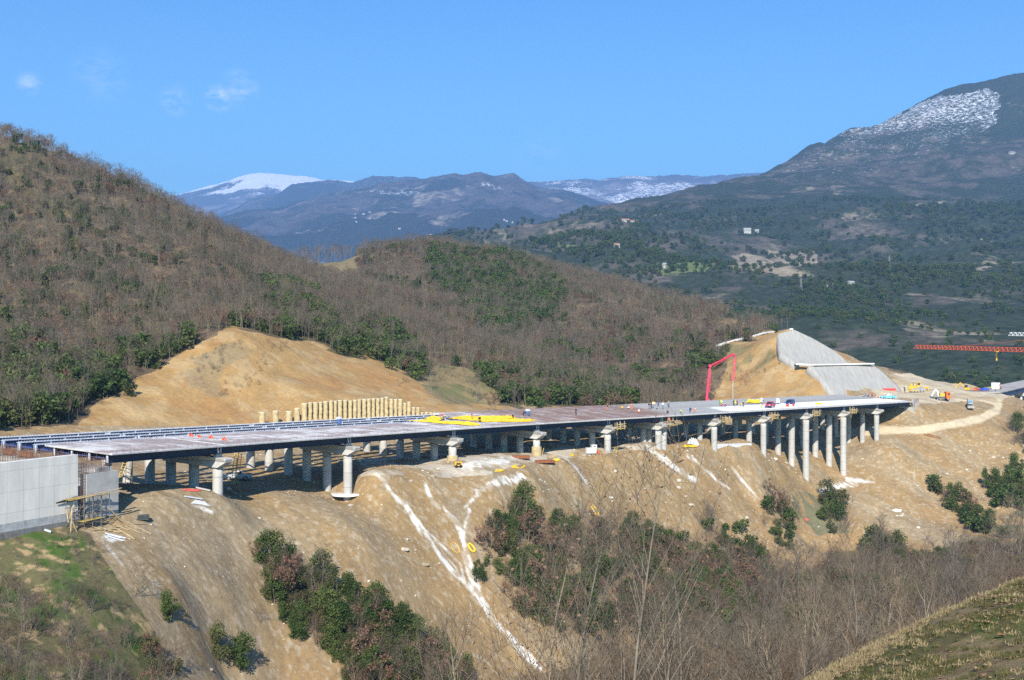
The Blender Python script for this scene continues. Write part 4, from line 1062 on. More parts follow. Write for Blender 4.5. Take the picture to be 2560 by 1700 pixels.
def stuff(name, X, Y, Z, SC, idx, protos, label):
    """many plants as one mass: a point cloud whose points carry copies of the plants PROTOS"""
    me = bpy.data.meshes.new(name); me.vertices.add(len(X))
    me.vertices.foreach_set('co', np.stack([X, Y, Z], -1).astype(np.float32).ravel())
    for nm, ty, val in (('size', 'FLOAT', SC), ('turn', 'FLOAT', rng.random(len(X)) * 6.28), ('which', 'INT', idx)):
        a = me.attributes.new(nm, ty, 'POINT'); a.data.foreach_set('value', np.ascontiguousarray(val, dtype=np.float32 if ty == 'FLOAT' else np.int32))
    o = bpy.data.objects.new(name, me); COL.objects.link(o)
    ng = bpy.data.node_groups.new(name, 'GeometryNodeTree')
    ng.interface.new_socket('Geometry', in_out='INPUT', socket_type='NodeSocketGeometry'); ng.interface.new_socket('Geometry', in_out='OUTPUT', socket_type='NodeSocketGeometry')
    nd, lk = ng.nodes, ng.links
    gi, go = nd.new('NodeGroupInput'), nd.new('NodeGroupOutput')
    mtp = nd.new('GeometryNodeMeshToPoints'); lk.new(gi.outputs[0], mtp.inputs['Mesh'])
    iop = nd.new('GeometryNodeInstanceOnPoints'); lk.new(mtp.outputs['Points'], iop.inputs['Points'])
    jn = nd.new('GeometryNodeJoinGeometry')
    for p in reversed(protos):
        oi = nd.new('GeometryNodeObjectInfo'); oi.inputs['Object'].default_value = p; oi.inputs['As Instance'].default_value = True; oi.transform_space = 'ORIGINAL'
        lk.new(oi.outputs['Geometry'], jn.inputs[0])
    lk.new(jn.outputs[0], iop.inputs['Instance']); iop.inputs['Pick Instance'].default_value = True
    def attr(nm, ty):
        a = nd.new('GeometryNodeInputNamedAttribute'); a.data_type = ty; a.inputs['Name'].default_value = nm; return a.outputs['Attribute']
    lk.new(attr('which', 'INT'), iop.inputs['Instance Index'])
    cx = nd.new('ShaderNodeCombineXYZ'); lk.new(attr('turn', 'FLOAT'), cx.inputs['Z'])
    er = nd.new('FunctionNodeEulerToRotation'); lk.new(cx.outputs[0], er.inputs[0]); lk.new(er.outputs[0], iop.inputs['Rotation'])
    lk.new(attr('size', 'FLOAT'), iop.inputs['Scale'])
    lk.new(iop.outputs['Instances'], go.inputs[0])
    md = o.modifiers.new("plants", 'NODES'); md.node_group = ng
    return tag(o, label, kind='stuff')

# ---- bushes on the spoil slope, each a plant of its own
BUSH = [  # photo area of a clump, ground range, spacing, (evergreen, bare, oak), size, label words
    ([(670, 1420), (740, 1420), (830, 1470), (920, 1530), (1000, 1580), (1060, 1630), (1180, 1730), (900, 1760), (820, 1640), (740, 1600), (690, 1560), (665, 1480)], (130, 205), 1.55, (.60, .30, .10), .95, "in the dark clump low on the spoil slope"),
    ([(940, 1570), (1080, 1640), (1230, 1760), (960, 1760), (880, 1660)], (130, 200), 2.0, (.6, .3, .1), .9, "in the dark clump low on the spoil slope"),
    ([(1285, 1275), (1350, 1285), (1450, 1330), (1640, 1330), (1800, 1400), (1900, 1480), (1880, 1560), (1700, 1600), (1480, 1600), (1300, 1560), (1250, 1470), (1215, 1340)], (190, 300), 2.0, (.55, .32, .13), 1.0, "in the broad thicket below the middle piers"),
    ([(1900, 1265), (1960, 1260), (2010, 1330), (2000, 1370), (1950, 1380), (1890, 1290)], (290, 345), 2.9, (.5, .35, .15), 1.1, "in the thicket below the tall piers"),
    ([(2050, 1235), (2100, 1250), (2140, 1300), (2120, 1340), (2080, 1340), (2060, 1290)], (290, 350), 3.0, (.65, .35, .0), 1.15, "beside the green gully under the tall piers"),
    ([(2330, 1220), (2400, 1240), (2480, 1320), (2470, 1340), (2420, 1330), (2350, 1260)], (300, 380), 3.2, (.75, .15, .10), 1.2, "in the dark row on the slope below the haul road"),
    ([(2470, 1230), (2540, 1200), (2600, 1170), (2600, 1290), (2500, 1290)], (300, 400), 3.4, (.8, .2, .0), 1.3, "in the dark clump at the right end of the slope"),
    ([(2520, 1080), (2600, 1020), (2640, 1180), (2560, 1170)], (380, 450), 3.4, (.5, .5, .0), 1.2, "beside the bend of the haul road"),
    ([(1730, 1285), (1800, 1300), (1900, 1370), (1960, 1430), (1930, 1450), (1850, 1420), (1760, 1340)], (240, 330), 2.3, (.35, .55, .10), 1.0, "in the strip of scrub running down to the valley"),
    ([(2160, 1340), (2230, 1350), (2270, 1420), (2250, 1470), (2190, 1440)], (280, 340), 3.2, (.6, .4, .0), 1.25, "in the small wood on the valley floor"),
]
INDIV = []
for poly, (y0_, y1_), sp, (pe, pb, po), sz, words_ in BUSH:
    xs = [(q[0] - CX) / F for q in poly]
    X, Y = jitter_grid(min(xs) * (y0_ if min(xs) > 0 else y1_), max(xs) * (y1_ if max(xs) > 0 else y0_), y0_, y1_, sp)
    Z = Hn(X, Y); sx, sy = proj(X, Y, Z)
    k = inpoly(sx, sy, poly) & (fbm(X / 4, Y / 4, 3, 601) > .26)
    for x, y, z in zip(X[k], Y[k], Z[k]):
        u_ = rng.random(); s_ = sz * (.45 + .85 * rng.random() ** 1.3)
        INDIV.append((x, y, z, 'e' if u_ < pe else ('b' if u_ < pe + pb else 'o'), s_, words_))
NAMES = {'e': ("evergreen", "evergreen_bush", "dark leafy evergreen bush "), 'b': ("bare_shrub", "bare_shrub", "leafless grey shrub "), 'o': ("oak", "oak_bush", "oak bush with brown leaves ")}
for x, y, z, kd, s_, words_ in INDIV:
    kind, nm, lab = NAMES[kd]
    if y > 285 and kd == 'e': kind = "evergreen_shrub" if rng.random() < .5 else kind
    plant(kind, nm, x, y, s_ * (1.15 if kd == 'b' else 1), lab + words_, "bush", lab.strip() + "es " + words_, z=z)
# single plants one can tell apart
def at_px(sx, sy, y0_=100, y1_=420): return ground_at(sx, sy, y0_, y1_)
for sx, sy, kind, nm, s_, lab, w_ in ((1197, 1462, "evergreen", "evergreen_bush", .95, "lone upright evergreen bush at the foot of the white streaks", .75), (1312, 1335, "evergreen", "evergreen_tree", 1.9, "tall dark evergreen tree at the top of the middle thicket", .75),
        (425, 1562, "evergreen", "evergreen_bush", .8, "low round evergreen bush alone on the stony slope by the grass", 1.0), (545, 1655, "evergreen", "evergreen_bush", .95, "evergreen bush with forked crown low on the stony slope, left one", .9), (600, 1690, "evergreen", "evergreen_bush", 1.15, "larger evergreen bush low on the stony slope beside the forked one", .9),
        (640, 1405, "oak", "oak_bush", .55, "small reddish oak sapling leaning on the open stony slope", .8), (725, 1420, "bare_tree", "bare_tree", .55, "crooked leafless tree at the top of the slope clump", 1.3), (800, 1500, "bare_tree", "bare_tree", .85, "wide leafless tree standing out of the dark slope clump", 1.3),
        (648, 1560, "bare_shrub", "bare_shrub", .5, "small tangled bare shrub beside the stony chute", 1.0), (335, 1490, "bare_shrub", "bare_shrub", .75, "brown brush heap on the edge of the grassy knoll", 1.3), (1918, 1240, "oak", "oak_bush", .8, "reddish oak sapling under the seventh pier", .8), (2085, 1262, "evergreen", "evergreen_bush", .7, "small evergreen bush at the foot of the ravine", 1.0),
        (2465, 1225, "evergreen", "evergreen_tree", 1.3, "upright evergreen tree on the slope below the haul road", .7), (2545, 1195, "evergreen", "evergreen_tree", 1.6, "dark evergreen tree at the right edge under the haul road bend", 1.0), (2510, 1345, "evergreen_shrub", "evergreen_bush", .9, "round olive bush on the green patch at right", 1.0),
        (670, 1500, "evergreen", "evergreen_bush", 1.0, "evergreen bush at the left tip of the slope clump", .7), (1215, 1420, "evergreen_shrub", "evergreen_bush", .5, "tiny evergreen bush above the lone upright one", .8)):
    p = at_px(sx, sy)
    plant(kind, nm, p.x, p.y, s_, lab, "tree" if nm.endswith("tree") else "bush", None, z=p.z, wide=w_)
# ---- brush on the knoll and the near thicket
X, Y = jitter_grid(-62, -22, 100, 140, 2.6); Z = Hn(X, Y); sx, sy = proj(X, Y, Z)
k = inpoly(sx, sy, [(-300, 1520), (60, 1500), (150, 1500), (260, 1540), (360, 1600), (440, 1690), (470, 1760), (600, 1900), (-300, 1900)]) & (fbm(X / 6, Y / 6, 3, 611) > .34)
for x, y, z in zip(X[k], Y[k], Z[k]):
    kd = 'b' if rng.random() < .96 else 'o'
    kind, nm, lab = NAMES[kd]
    plant(kind, nm, x, y, .55 + .5 * rng.random(), lab + "in the brown brush on the grassy knoll", "bush", lab.strip() + "s in the brush on the knoll", z=z)
for sx, sy in ((370, 1640), (395, 1690), (440, 1690)):
    p = at_px(sx, sy); plant("evergreen_shrub", "evergreen_bush", p.x, p.y, .6, "small evergreen bush among the brown brush of the knoll", "bush", "small evergreens on the knoll", z=p.z)
X, Y = jitter_grid(-4, 75, 41, 165, 3.0); Z = Hn(X, Y); sx, sy = proj(X, Y, Z); hgt = 5.2
_, sy2 = proj(X, Y, Z + hgt * 1.1)
LB = np.interp(sx, [1250, 1450, 1700, 1900, 2100, 2300, 2600], [1700, 1610, 1545, 1460, 1395, 1375, 1340])
k = (sx > 1340) & (sx < 2640) & (sy2 < 1730) & (sy2 > LB + rng.normal(0, 18, len(X))) & (Y < 165) & ~((sx > 2100) & (Y < 48))
TH = list(zip(X[k], Y[k], Z[k])); TH.sort(key=lambda q: q[1])
print('thicket plants', len(TH))
THIN = TH[:150]
for x, y, z in THIN:
    tr = rng.random()
    if tr > .86 and y > 85: plant('evergreen', 'evergreen_bush', x, y, .6 + .5 * rng.random(), 'dark evergreen bush inside the near valley thicket', 'bush', 'evergreens of the near thicket', z=z)
    elif tr < .2: plant("bare_tree", "bare_tree", x, y, .55 + .25 * rng.random(), "slim leafless tree rising from the near valley thicket", "tree", "slim bare trees of the near thicket", z=z)
    else: plant("bare_shrub", "bare_shrub", x, y, .95 + .45 * rng.random(), "dense leafless shrub of the near valley thicket", "bush", "leafless shrubs of the near thicket", z=z)
# tall saplings close to the camera
for i, (sx, top, Yd) in enumerate(((1571, 1212, 33), (1439, 1330, 32), (1388, 1440, 31), (1665, 1480, 34), (1500, 1390, 36), (1165, 1600, 30), (1740, 1450, 38), (2165, 1395, 62), (1990, 1430, 58))):
    x = (sx - CX) / F * Yd; z = H(x, Yd); ht = -(top - CY) / F * Yd - z
    t = bare_tree(300 + i, ht, nb=24, nsub=4, ntw=4, rtw=.0055, spread=.42, leaves=1 if i % 2 == 0 else 0, lsize=.10, low=.22, kb=.30, rb=.075)
    lab = ("tallest slender sapling in front of the slope", "slender sapling left of the tallest one, forking low", "short slender sapling at the left of the sapling group", "sapling with a few curled leaves right of the tallest", "thin sapling between the two tallest saplings", "small sapling tip at the bottom edge under the white streaks", "spreading bare sapling above the near thicket", "pale bare tree in the middle of the near thicket", "dark twiggy bare tree in the near thicket")[i]
    o = bpy.data.objects.new("sapling", t.mesh("sapling_trunk", [0], [M_BARK])); COL.objects.link(o); o.location = (x, Yd, z); tag(o, lab, "sapling", "tall saplings near the camera")
    c = bpy.data.objects.new("crown", t.mesh("sapling_crown", [1, 2], [M_TWIG, M_OAK])); COL.objects.link(c); c.parent = o

# low scrub dotted over the knoll, and the row of tall trees on the saddle
for sx in np.linspace(630, 960, 50):
    Yd = 690 + rng.random() * 40; x = (sx + rng.normal(0, 6) - CX) / F * Yd
    plant("bare_tree", "bare_tree", x, Yd, 0.8 + .45 * rng.random(), "tall bare tree in the row on the saddle against the blue mountain", "tree", "tall bare trees on the saddle", parts=False)
# ---- the woods, each wood one mass
bt = [plant("bare_tree", "bare_tree", *q, "leafless tree standing in front of the wood behind the bridge", "tree", "bare trees in front of the wood", parts=False, i=j) for j, q in enumerate(((-30.5, 321, 1.0), (-22, 330, .9), (-10, 338, .95), (-56, 330, .8), (4, 345, 1.0)))]
ok = [plant("oak", "oak_bush", *q, "brown leaved oak bush at the edge of the wood behind the bridge", "bush", "oak bushes at the edge of the wood", parts=False, i=j) for j, q in enumerate(((-5, 326, 1.0), (22, 352, 1.0), (30, 362, 1.1)))]
ev = [plant("evergreen_shrub", "evergreen_bush", *q, "evergreen bush at the edge of the wood behind the bridge", "bush", "evergreen bushes at the edge of the wood", parts=False, i=j) for j, q in enumerate(((-34, 336, 1.0), (8, 341, 1.1), (-84, 262, 1.0)))]
protos = bt + ok + ev          # join order is kept: 0-4 bare, 5-7 oak, 8-10 evergreen
def wood(name, x0, x1, y0, y1, sp, label, poly, dens=.0):
    X, Y = jitter_grid(x0, x1, y0, y1, sp); Z = Hn(X, Y)
    jx_, jy_, sx, sy = soilness(X, Y, Z)
    k = inpoly(jx_, jy_, S_LOW) & (Y > 218) & ~(inpoly(jx_, jy_, [(690, 700), (735, 640), (800, 634), (900, 632), (895, 680), (860, 705), (780, 720)]) & (Y > 560)) & (np.abs(X / Y) < .56) \
        & ~inpoly(sx, sy, [(1930, 850), (1984, 822), (2060, 850), (2300, 985), (2087, 1000)]) & ~((sx > 2010) & (Y < 500)) & ~(inpoly(jx_, jy_, [(1790, 800), (1850, 775), (1900, 790), (1880, 815), (1800, 820)]) & (Y > 480))
    k &= ~((sx > 2040) | (Z < -30) & (Y > 500))
    k &= poly(X, Y, sx, sy) & (~(inpoly(jx_, jy_, [(1050, 945), (1095, 905), (1200, 935), (1255, 980), (1245, 1015), (1120, 1012), (1080, 985)]) & (Y > 300)) | (rng.random(len(X)) < .22))
    X, Y, Z, sx, sy = X[k], Y[k], Z[k], sx[k], sy[k]
    g = fbm(X / 26, Y / 26, 4, 621)
    gp = np.zeros(len(X))
    for pl, v in (([(-100, 950), (60, 850), (200, 880), (330, 900), (470, 830), (600, 790), (640, 840), (420, 920), (200, 1070), (-100, 1080)], .15), ([(1080, 620), (1300, 650), (1420, 720), (1380, 800), (1250, 870), (1130, 760), (1060, 680)], .42), ([(800, 850), (980, 830), (1060, 900), (1030, 960), (900, 920)], .42),
                  ([(1180, 940), (1300, 920), (1560, 970), (1600, 1020), (1250, 1010)], .30), ([(640, 720), (760, 720), (850, 840), (700, 850)], .2), ([(1280, 860), (1400, 870), (1560, 960), (1450, 970)], .12), ([(1500, 880), (1750, 850), (1800, 960), (1600, 990)], .14), ([(-100, 600), (300, 650), (420, 800), (300, 900), (-100, 940)], .10)):
        gp = np.maximum(gp, v * inpoly(sx, sy, pl))
    r1, r2 = rng.random(len(X)), rng.random(len(X))
    g2 = fbm(X / 9, Y / 9, 3, 623)
    pe = np.clip((g * .6 + g2 * .4 + gp * .62 - .51) * 2.9, 0.05, .75)
    isE = r1 < pe
    isO = ~isE & (r2 < .06 + .14 * (fbm(X / 18, Y / 18, 3, 631) > .56))
    idx = np.where(isE, 8 + (r2 * 3).astype(int) % 3, np.where(isO, 5 + (r1 * 30).astype(int) % 3, (r2 * 50).astype(int) % 5))
    SC = np.where(isE, .5 + .5 * (gp > .1) + .75 * rng.random(len(X)), np.where(isO, .6 + .45 * rng.random(len(X)), .42 + .36 * rng.random(len(X))))
    SC = SC * (.72 + .56 * fbm(X / 28, Y / 28, 3, 627))
    gone = (fbm(X / 11, Y / 11, 3, 628) > .63) & ~isE & (rng.random(len(X)) < .7)
    X, Y, Z, idx, SC, isE, gp = (q[~gone] for q in (X, Y, Z, idx, SC, isE, gp))
    m2 = isE & (rng.random(len(X)) < np.where(gp > .35, .3, .6)); q_ = m2.sum()
    X = np.r_[X, X[m2] + rng.uniform(.6, 1.6, q_)]; Y = np.r_[Y, Y[m2] - rng.uniform(-1, 1, q_)]; Z = np.r_[Z, Z[m2]]; idx = np.r_[idx, (rng.random(q_) * 5).astype(int)]; SC = np.r_[SC, .5 + .4 * rng.random(q_)]
    print(name, len(X))
    stuff(name, X, Y, Z - .1, SC, idx, protos, label)
split = lambda X, Y, sx, sy: (Y < 505 + 60 * (X < -70)) & (X < -20 + .55 * (Y - 440) + 80 * (Y < 420)) | (Y < 400)
wood("woodland", -320, 60, 215, 560, 2.5, "leafless woodland with evergreen undergrowth covering the hill on the left", lambda X, Y, sx, sy: split(X, Y, sx, sy))
wood("woodland", -140, 150, 395, 790, 2.7, "leafless woodland covering the middle hill behind the bridge", lambda X, Y, sx, sy: ~split(X, Y, sx, sy))
# thicket of the near slope and valley beyond the nearest shrubs
X, Y = jitter_grid(-70, 190, 60, 330, 3.0); Z = Hn(X, Y); sx, sy = proj(X, Y, Z)
tx, ty = np.array([q[0] for q in THIN]), np.array([q[1] for q in THIN])
LB = np.interp(sx, [1500, 1650, 1800, 1950, 2100, 2300, 2600], [1760, 1585, 1535, 1468, 1425, 1410, 1375])
k = ((sx > 1600) & (sy > LB + (fbm(X / 9, Y / 9, 3, 642) - .5) * 50)) & (Y > max(ty) - 4) & (np.abs(X / Y) < .55) & (fbm(X / 12, Y / 12, 3, 641) > .30)
bs = [plant("bare_shrub", "bare_shrub", *q, "bare shrub on the open slope beside the haul road", "bush", "bare shrubs below the haul road", parts=False, i=j) for j, q in enumerate(((150, 358, 1.0), (158, 372, .9), (148, 345, 1.1), (162, 352, .8), (165, 395, .9)))]
X, Y, Z = X[k], Y[k], Z[k]; r1 = rng.random(len(X))
REST = []
for nm in ('bare_shrub', 'evergreen_bush'):
    L_ = sorted([q for q in DEFER if q[2] == nm], key=lambda q: -q[0]); print(nm, len(L_))
    for q in L_[:270]: plant_now(q[1], q[2], *q[3], **q[4])
    REST += L_[270:]
if REST:
    rx, ry, rz_, rs = (np.array([q[3][0] for q in REST]), np.array([q[3][1] for q in REST]), np.array([q[4]['z'] for q in REST]), np.array([q[3][2] for q in REST]))
    stuff("undergrowth", rx, ry, rz_, rs * np.array([1.25 if q[2] == 'evergreen_bush' else 1.0 for q in REST]), np.array([(5 + i % 3) if q[2] == 'evergreen_bush' else i % 5 for i, q in enumerate(REST)]), bs + ev, "farther bushes filling the thickets on the spoil slope")
stuff("thicket", X, Y, Z - .1, .8 + .7 * rng.random(len(X)), np.where(r1 < .68, (r1 * 999).astype(int) % 5, np.where(r1 < .86, 5 + (r1 * 999).astype(int) % 3, 8 + (r1 * 999).astype(int) % 5)), bs + ev + bt, "brown leafless thicket filling the valley floor")
X, Y = jitter_grid(-64, -30, 112, 160, 1.5); Z = Hn(X, Y); sx, sy = proj(X, Y, Z)
k = inpoly(sx, sy, [(-300, 1345), (0, 1345), (180, 1325), (230, 1345), (300, 1440), (390, 1570), (440, 1700), (-300, 1700)]) & (fbm(X / 3, Y / 3, 3, 661) > .50)
X, Y, Z = X[k], Y[k], Z[k]; print('knoll scrub', len(X))
stuff("scrub", X, Y, Z, .12 + .28 * rng.random(len(X)) ** 2, (rng.random(len(X)) * 5).astype(int) % 5, bs, "low brown scrub dotted over the grassy knoll")
X, Y = jitter_grid(-105, 130, 262, 470, 1.9); Z = Hn(X, Y); jx_, jy_, sx, sy = soilness(X, Y, Z)
k = (inpoly(jx_, jy_, [(430, 1000), (470, 900), (590, 850), (720, 860), (700, 900), (600, 985), (520, 1000)]) | inpoly(jx_, jy_, [(1800, 870), (1940, 850), (1955, 920), (1900, 960), (1790, 960)]) & (Y > 400)) & (fbm(X / 6, Y / 6, 4, 671) > .50)
X, Y, Z = X[k], Y[k], Z[k]; print('cutting scrub', len(X))
stuff("scrub", X, Y, Z, .12 + .28 * rng.random(len(X)) ** 2, (rng.random(len(X)) * 5).astype(int) % 5, bs, "thin dry scrub clinging to the tan cuttings")
# scrub on the facing mountain side
X, Y = [], []
for y0_, y1_, sp in ((680, 1100, 7.0), (1100, 1800, 9.0), (1800, 2900, 15.0)):
    x_, y_ = jitter_grid(-.05 * y1_, .5 * y1_, y0_, y1_, sp); X.append(x_); Y.append(y_)
X = np.concatenate(X); Y = np.concatenate(Y); Z = mheight(X, Y); sx, sy = proj(X, Y, Z)
dn = fbm(X / 120, Y / 120, 4, 651)
k = (X / Y < .47) & (X / Y > -.06) & (rng.random(len(X)) < np.clip((dn - .38) * 3.6, .06, .9))
X, Y, Z = X[k], Y[k], Z[k]; r1 = rng.random(len(X))
print("scrub", len(X))
stuff("scrub", X, Y, Z - .3, (1.0 + 1.1 * rng.random(len(X)) ** 2) * np.clip(Y / 1100, .85, 1.7), (r1 * 3).astype(int) % 3, ev, "dark evergreen scrub dotting the mountain side across the valley")
# ---------------------------------------------------------------- placing things on the decks and mountains
_S, _D = np.meshgrid(np.arange(0, S_END, .3), np.arange(0, 25.6, .3), indexing='ij')
_DP = np.array([[road_pt(s, d) for d in _D[0]] for s in _S[:, 0]])
_dx, _dy = proj(_DP[..., 0], _DP[..., 1], _DP[..., 2])
def deck_at(sx, sy):
    i = np.argmin((_dx - sx) ** 2 + (_dy - sy) ** 2); i = np.unravel_index(i, _dx.shape)
    return Vector(_DP[i]), _S[i], _D[i]
def heading(s): a = axis(s); return math.atan2(a.y, a.x)
def facing(p): return math.atan2(p[1], p[0])            # local +x points away from the camera

# ---------------------------------------------------------------- people
def skin_mesh(name, chains, extra=None, sub=1):
    """chains of (point, radius) grown into one continuous surface; a chain may start at an earlier point by index"""
    vs, es, rs = [], [], []
    for ch in chains:
        prev = None
        for q in ch:
            if isinstance(q, int): prev = q; continue
            vs.append(q[0]); rs.append(q[1]); i = len(vs) - 1
            if prev is not None: es.append((prev, i))
            prev = i
    me = bpy.data.meshes.new(name); me.from_pydata(vs, es, [])
    o = bpy.data.objects.new(name, me); COL.objects.link(o)
    sk = o.modifiers.new("s", 'SKIN')
    for i, r_ in enumerate(rs):
        v = me.skin_vertices[0].data[i]; v.radius = (r_ if hasattr(r_, '__len__') else (r_, r_))
    me.skin_vertices[0].data[0].use_root = True
    sd = o.modifiers.new("d", 'SUBSURF'); sd.levels = sub; sd.render_levels = sub
    bpy.context.view_layer.update()
    out = bpy.data.meshes.new_from_object(o.evaluated_get(bpy.context.evaluated_depsgraph_get()))
    bpy.data.objects.remove(o); bpy.data.meshes.remove(me)
    out.name = name
    for p in out.polygons: p.use_smooth = True
    return out
def pose_points(pose):
    J = {}
    if pose == 'stand':
        J = dict(pel=(0, 0, .95), che=(.02, 0, 1.32), nec=(.02, 0, 1.48), hed=(.04, 0, 1.60), top=(.03, 0, 1.74), sh=[(0, y, 1.40) for y in (.19, -.19)], el=[(-.02, y, 1.12) for y in (.26, -.26)], wr=[(.08, y, .88) for y in (.27, -.27)],
                 hp=[(0, y, .90) for y in (.10, -.10)], kn=[(.04, y, .50) for y in (.12, -.12)], an=[(-.01, y, .09) for y in (.13, -.13)], to=[(.17, y, .05) for y in (.15, -.15)])
    elif pose == 'bend':
        J = dict(pel=(-.12, 0, .90), che=(.24, 0, 1.08), nec=(.38, 0, 1.10), hed=(.50, 0, 1.06), top=(.62, 0, 1.06), sh=[(.32, y, 1.08) for y in (.19, -.19)], el=[(.38, y, .82) for y in (.24, -.24)], wr=[(.48, y, .58) for y in (.18, -.18)],
                 hp=[(-.12, y, .85) for y in (.10, -.10)], kn=[(.02, y, .48) for y in (.14, -.14)], an=[(-.06, y, .09) for y in (.16, -.16)], to=[(.12, y, .05) for y in (.18, -.18)])
    else:
        J = dict(pel=(-.15, 0, .36), che=(.10, 0, .66), nec=(.20, 0, .80), hed=(.28, 0, .88), top=(.33, 0, 1.00), sh=[(.12, y, .74) for y in (.19, -.19)], el=[(.28, y, .52) for y in (.24, -.24)], wr=[(.46, y, .34) for y in (.16, -.16)],
                 hp=[(-.15, y, .33) for y in (.10, -.10)], kn=[(.24, y, .46) for y in (.17, -.17)], an=[(-.04, y, .09) for y in (.16, -.16)], to=[(.13, y, .05) for y in (.17, -.17)])
    return J
def person_meshes(pose):
    J = pose_points(pose); V3 = Vector
    ch = [[(J['pel'], (.15, .11)), (J['che'], (.17, .12)), (J['nec'], .065), (J['hed'], (.085, .10)), (J['top'], (.07, .08))]]
    n = 5
    hands = []
    for k in (0, 1):
        ch.append([1, (J['sh'][k], .07), (J['el'][k], .048), (J['wr'][k], .035)]); wi = n + 2; n += 3
        w, e = V3(J['wr'][k]), V3(J['el'][k]); d = (w - e).normalized(); side = d.cross(V3((1, 0, 0))).normalized() if abs(d.x) < .9 else V3((0, 1, 0)); fwd = side.cross(d)
        palm = w + d * .08
        ch.append([wi, (tuple(palm), (.042, .022))]); pi = n; n += 1
        for f, (off, L) in enumerate(((-.033, .075), (-.011, .085), (.011, .08), (.033, .062))):
            a = palm + fwd * off + d * .02; b_ = a + d * L * .55 + side * .012 * (1 - 2 * k); c = b_ + d * L * .4 + side * .03 * (1 - 2 * k)
            ch.append([pi, (tuple(a), .010), (tuple(b_), .009), (tuple(c), .007)]); n += 3
        a = w + d * .035 + fwd * -.035; b_ = a + d * .045 - fwd * .022
        ch.append([wi, (tuple(a), .011), (tuple(b_), .009)]); n += 2
    for k in (0, 1):
        ch.append([0, (J['hp'][k], .095), (J['kn'][k], .06), (J['an'][k], .045), (J['to'][k], .04)]); n += 4
    hd = V3(J['hed']); up = (V3(J['top']) - hd).normalized(); fw = V3((1, 0, 0)) if pose != 'bend' else V3((.2, 0, -1)).normalized()
    ch.append([3, (tuple(hd + fw * .105 + up * .01), .016)])
    body = skin_mesh("person_body", ch)
    jk = skin_mesh("jacket_shape", [[(tuple(V3(J['pel']) + (V3(J['che']) - V3(J['pel'])) * .02), (.185, .145)), (J['che'], (.205, .15)), (tuple(V3(J['nec']) - (V3(J['nec']) - V3(J['che'])) * .25), .10)]] + [[1, (J['sh'][k], .098), (J['el'][k], .072), (tuple(V3(J['wr'][k]).lerp(V3(J['el'][k]), .12)), .055)] for k in (0, 1)])
    tr = skin_mesh("trousers_shape", [[(J['pel'], (.165, .13)), (tuple(V3(J['pel']).lerp(V3(J['che']), .2)), (.16, .125))]] + [[0, (J['hp'][k], .115), (J['kn'][k], .085), (tuple(V3(J['an'][k]) + V3((0, 0, .03))), .07)] for k in (0, 1)])
    bt_ = skin_mesh("boots_shape", [[(tuple(V3(J['an'][0]) + V3((0, 0, .04))), .062), (tuple(V3(J['an'][0]) - V3((0, 0, .02))), .062), (J['to'][0], .052)]])
    mb = MB()
    tp = hd + up * .05; rr = .135; s1_ = fw; s2_ = up.cross(fw)
    vs = [tp + (s1_ * math.cos(a) + s2_ * math.sin(a)) * (rr * math.cos(e) * (1.28 if e == 0 and math.cos(a) > .3 else 1)) + up * (rr * .95 * math.sin(e)) for e in (0, .02, .5, 1.0, 1.4) for a in np.linspace(0, 2 * math.pi, 13)[:-1]]
    fs = [(r_ * 12 + k, r_ * 12 + (k + 1) % 12, (r_ + 1) * 12 + (k + 1) % 12, (r_ + 1) * 12 + k) for r_ in range(4) for k in range(12)] + [tuple(48 + k for k in range(12)), tuple(range(11, -1, -1))]
    hm = bpy.data.meshes.new("helmet_shape"); hm.from_pydata([tuple(v) for v in vs], [], fs)
    return body, jk, tr, hm
PM = {p: person_meshes(p) for p in ('stand', 'bend', 'crouch')}
_pc = {}
CL = dict(orange=(.75, .16, .02), black=(.015, .015, .018), white=(.70, .70, .68), yellow=(.72, .52, .02), lime=(.52, .70, .05), red=(.55, .04, .04), navy=(.02, .03, .10), blue=(.05, .14, .40), jeans=(.10, .17, .30), teal=(.13, .25, .25), grey=(.22, .22, .22), green=(.05, .22, .08), maroon=(.25, .03, .06), khaki=(.25, .2, .12), skin=(.42, .25, .17))
def cloth(c):
    if c not in _pc: _pc[c] = simple("cloth_" + c, CL[c], .85, var=.15, scale=9)
    return _pc[c]
for ms in PM.values():
    for m in ms: m.materials.clear(); m.materials.append(cloth('grey'))
def person(loc, rz, pose, top, leg, hat, label):
    body, jk, tr, hm = PM[pose]
    o = bpy.data.objects.new("person", body); COL.objects.link(o); o.location = loc; o.rotation_euler = (0, 0, rz); o['category'] = 'person'; o['label'] = label; o['group'] = "workers on the building site"
    o.material_slots[0].link = 'OBJECT'; o.material_slots[0].material = cloth('skin')
    for nm, me, c in (("jacket", jk, top), ("trousers", tr, leg), ("helmet", hm, hat)):
        k = bpy.data.objects.new(nm, me); COL.objects.link(k); k.parent = o
        k.material_slots[0].link = 'OBJECT'; k.material_slots[0].material = cloth(c)
    return o
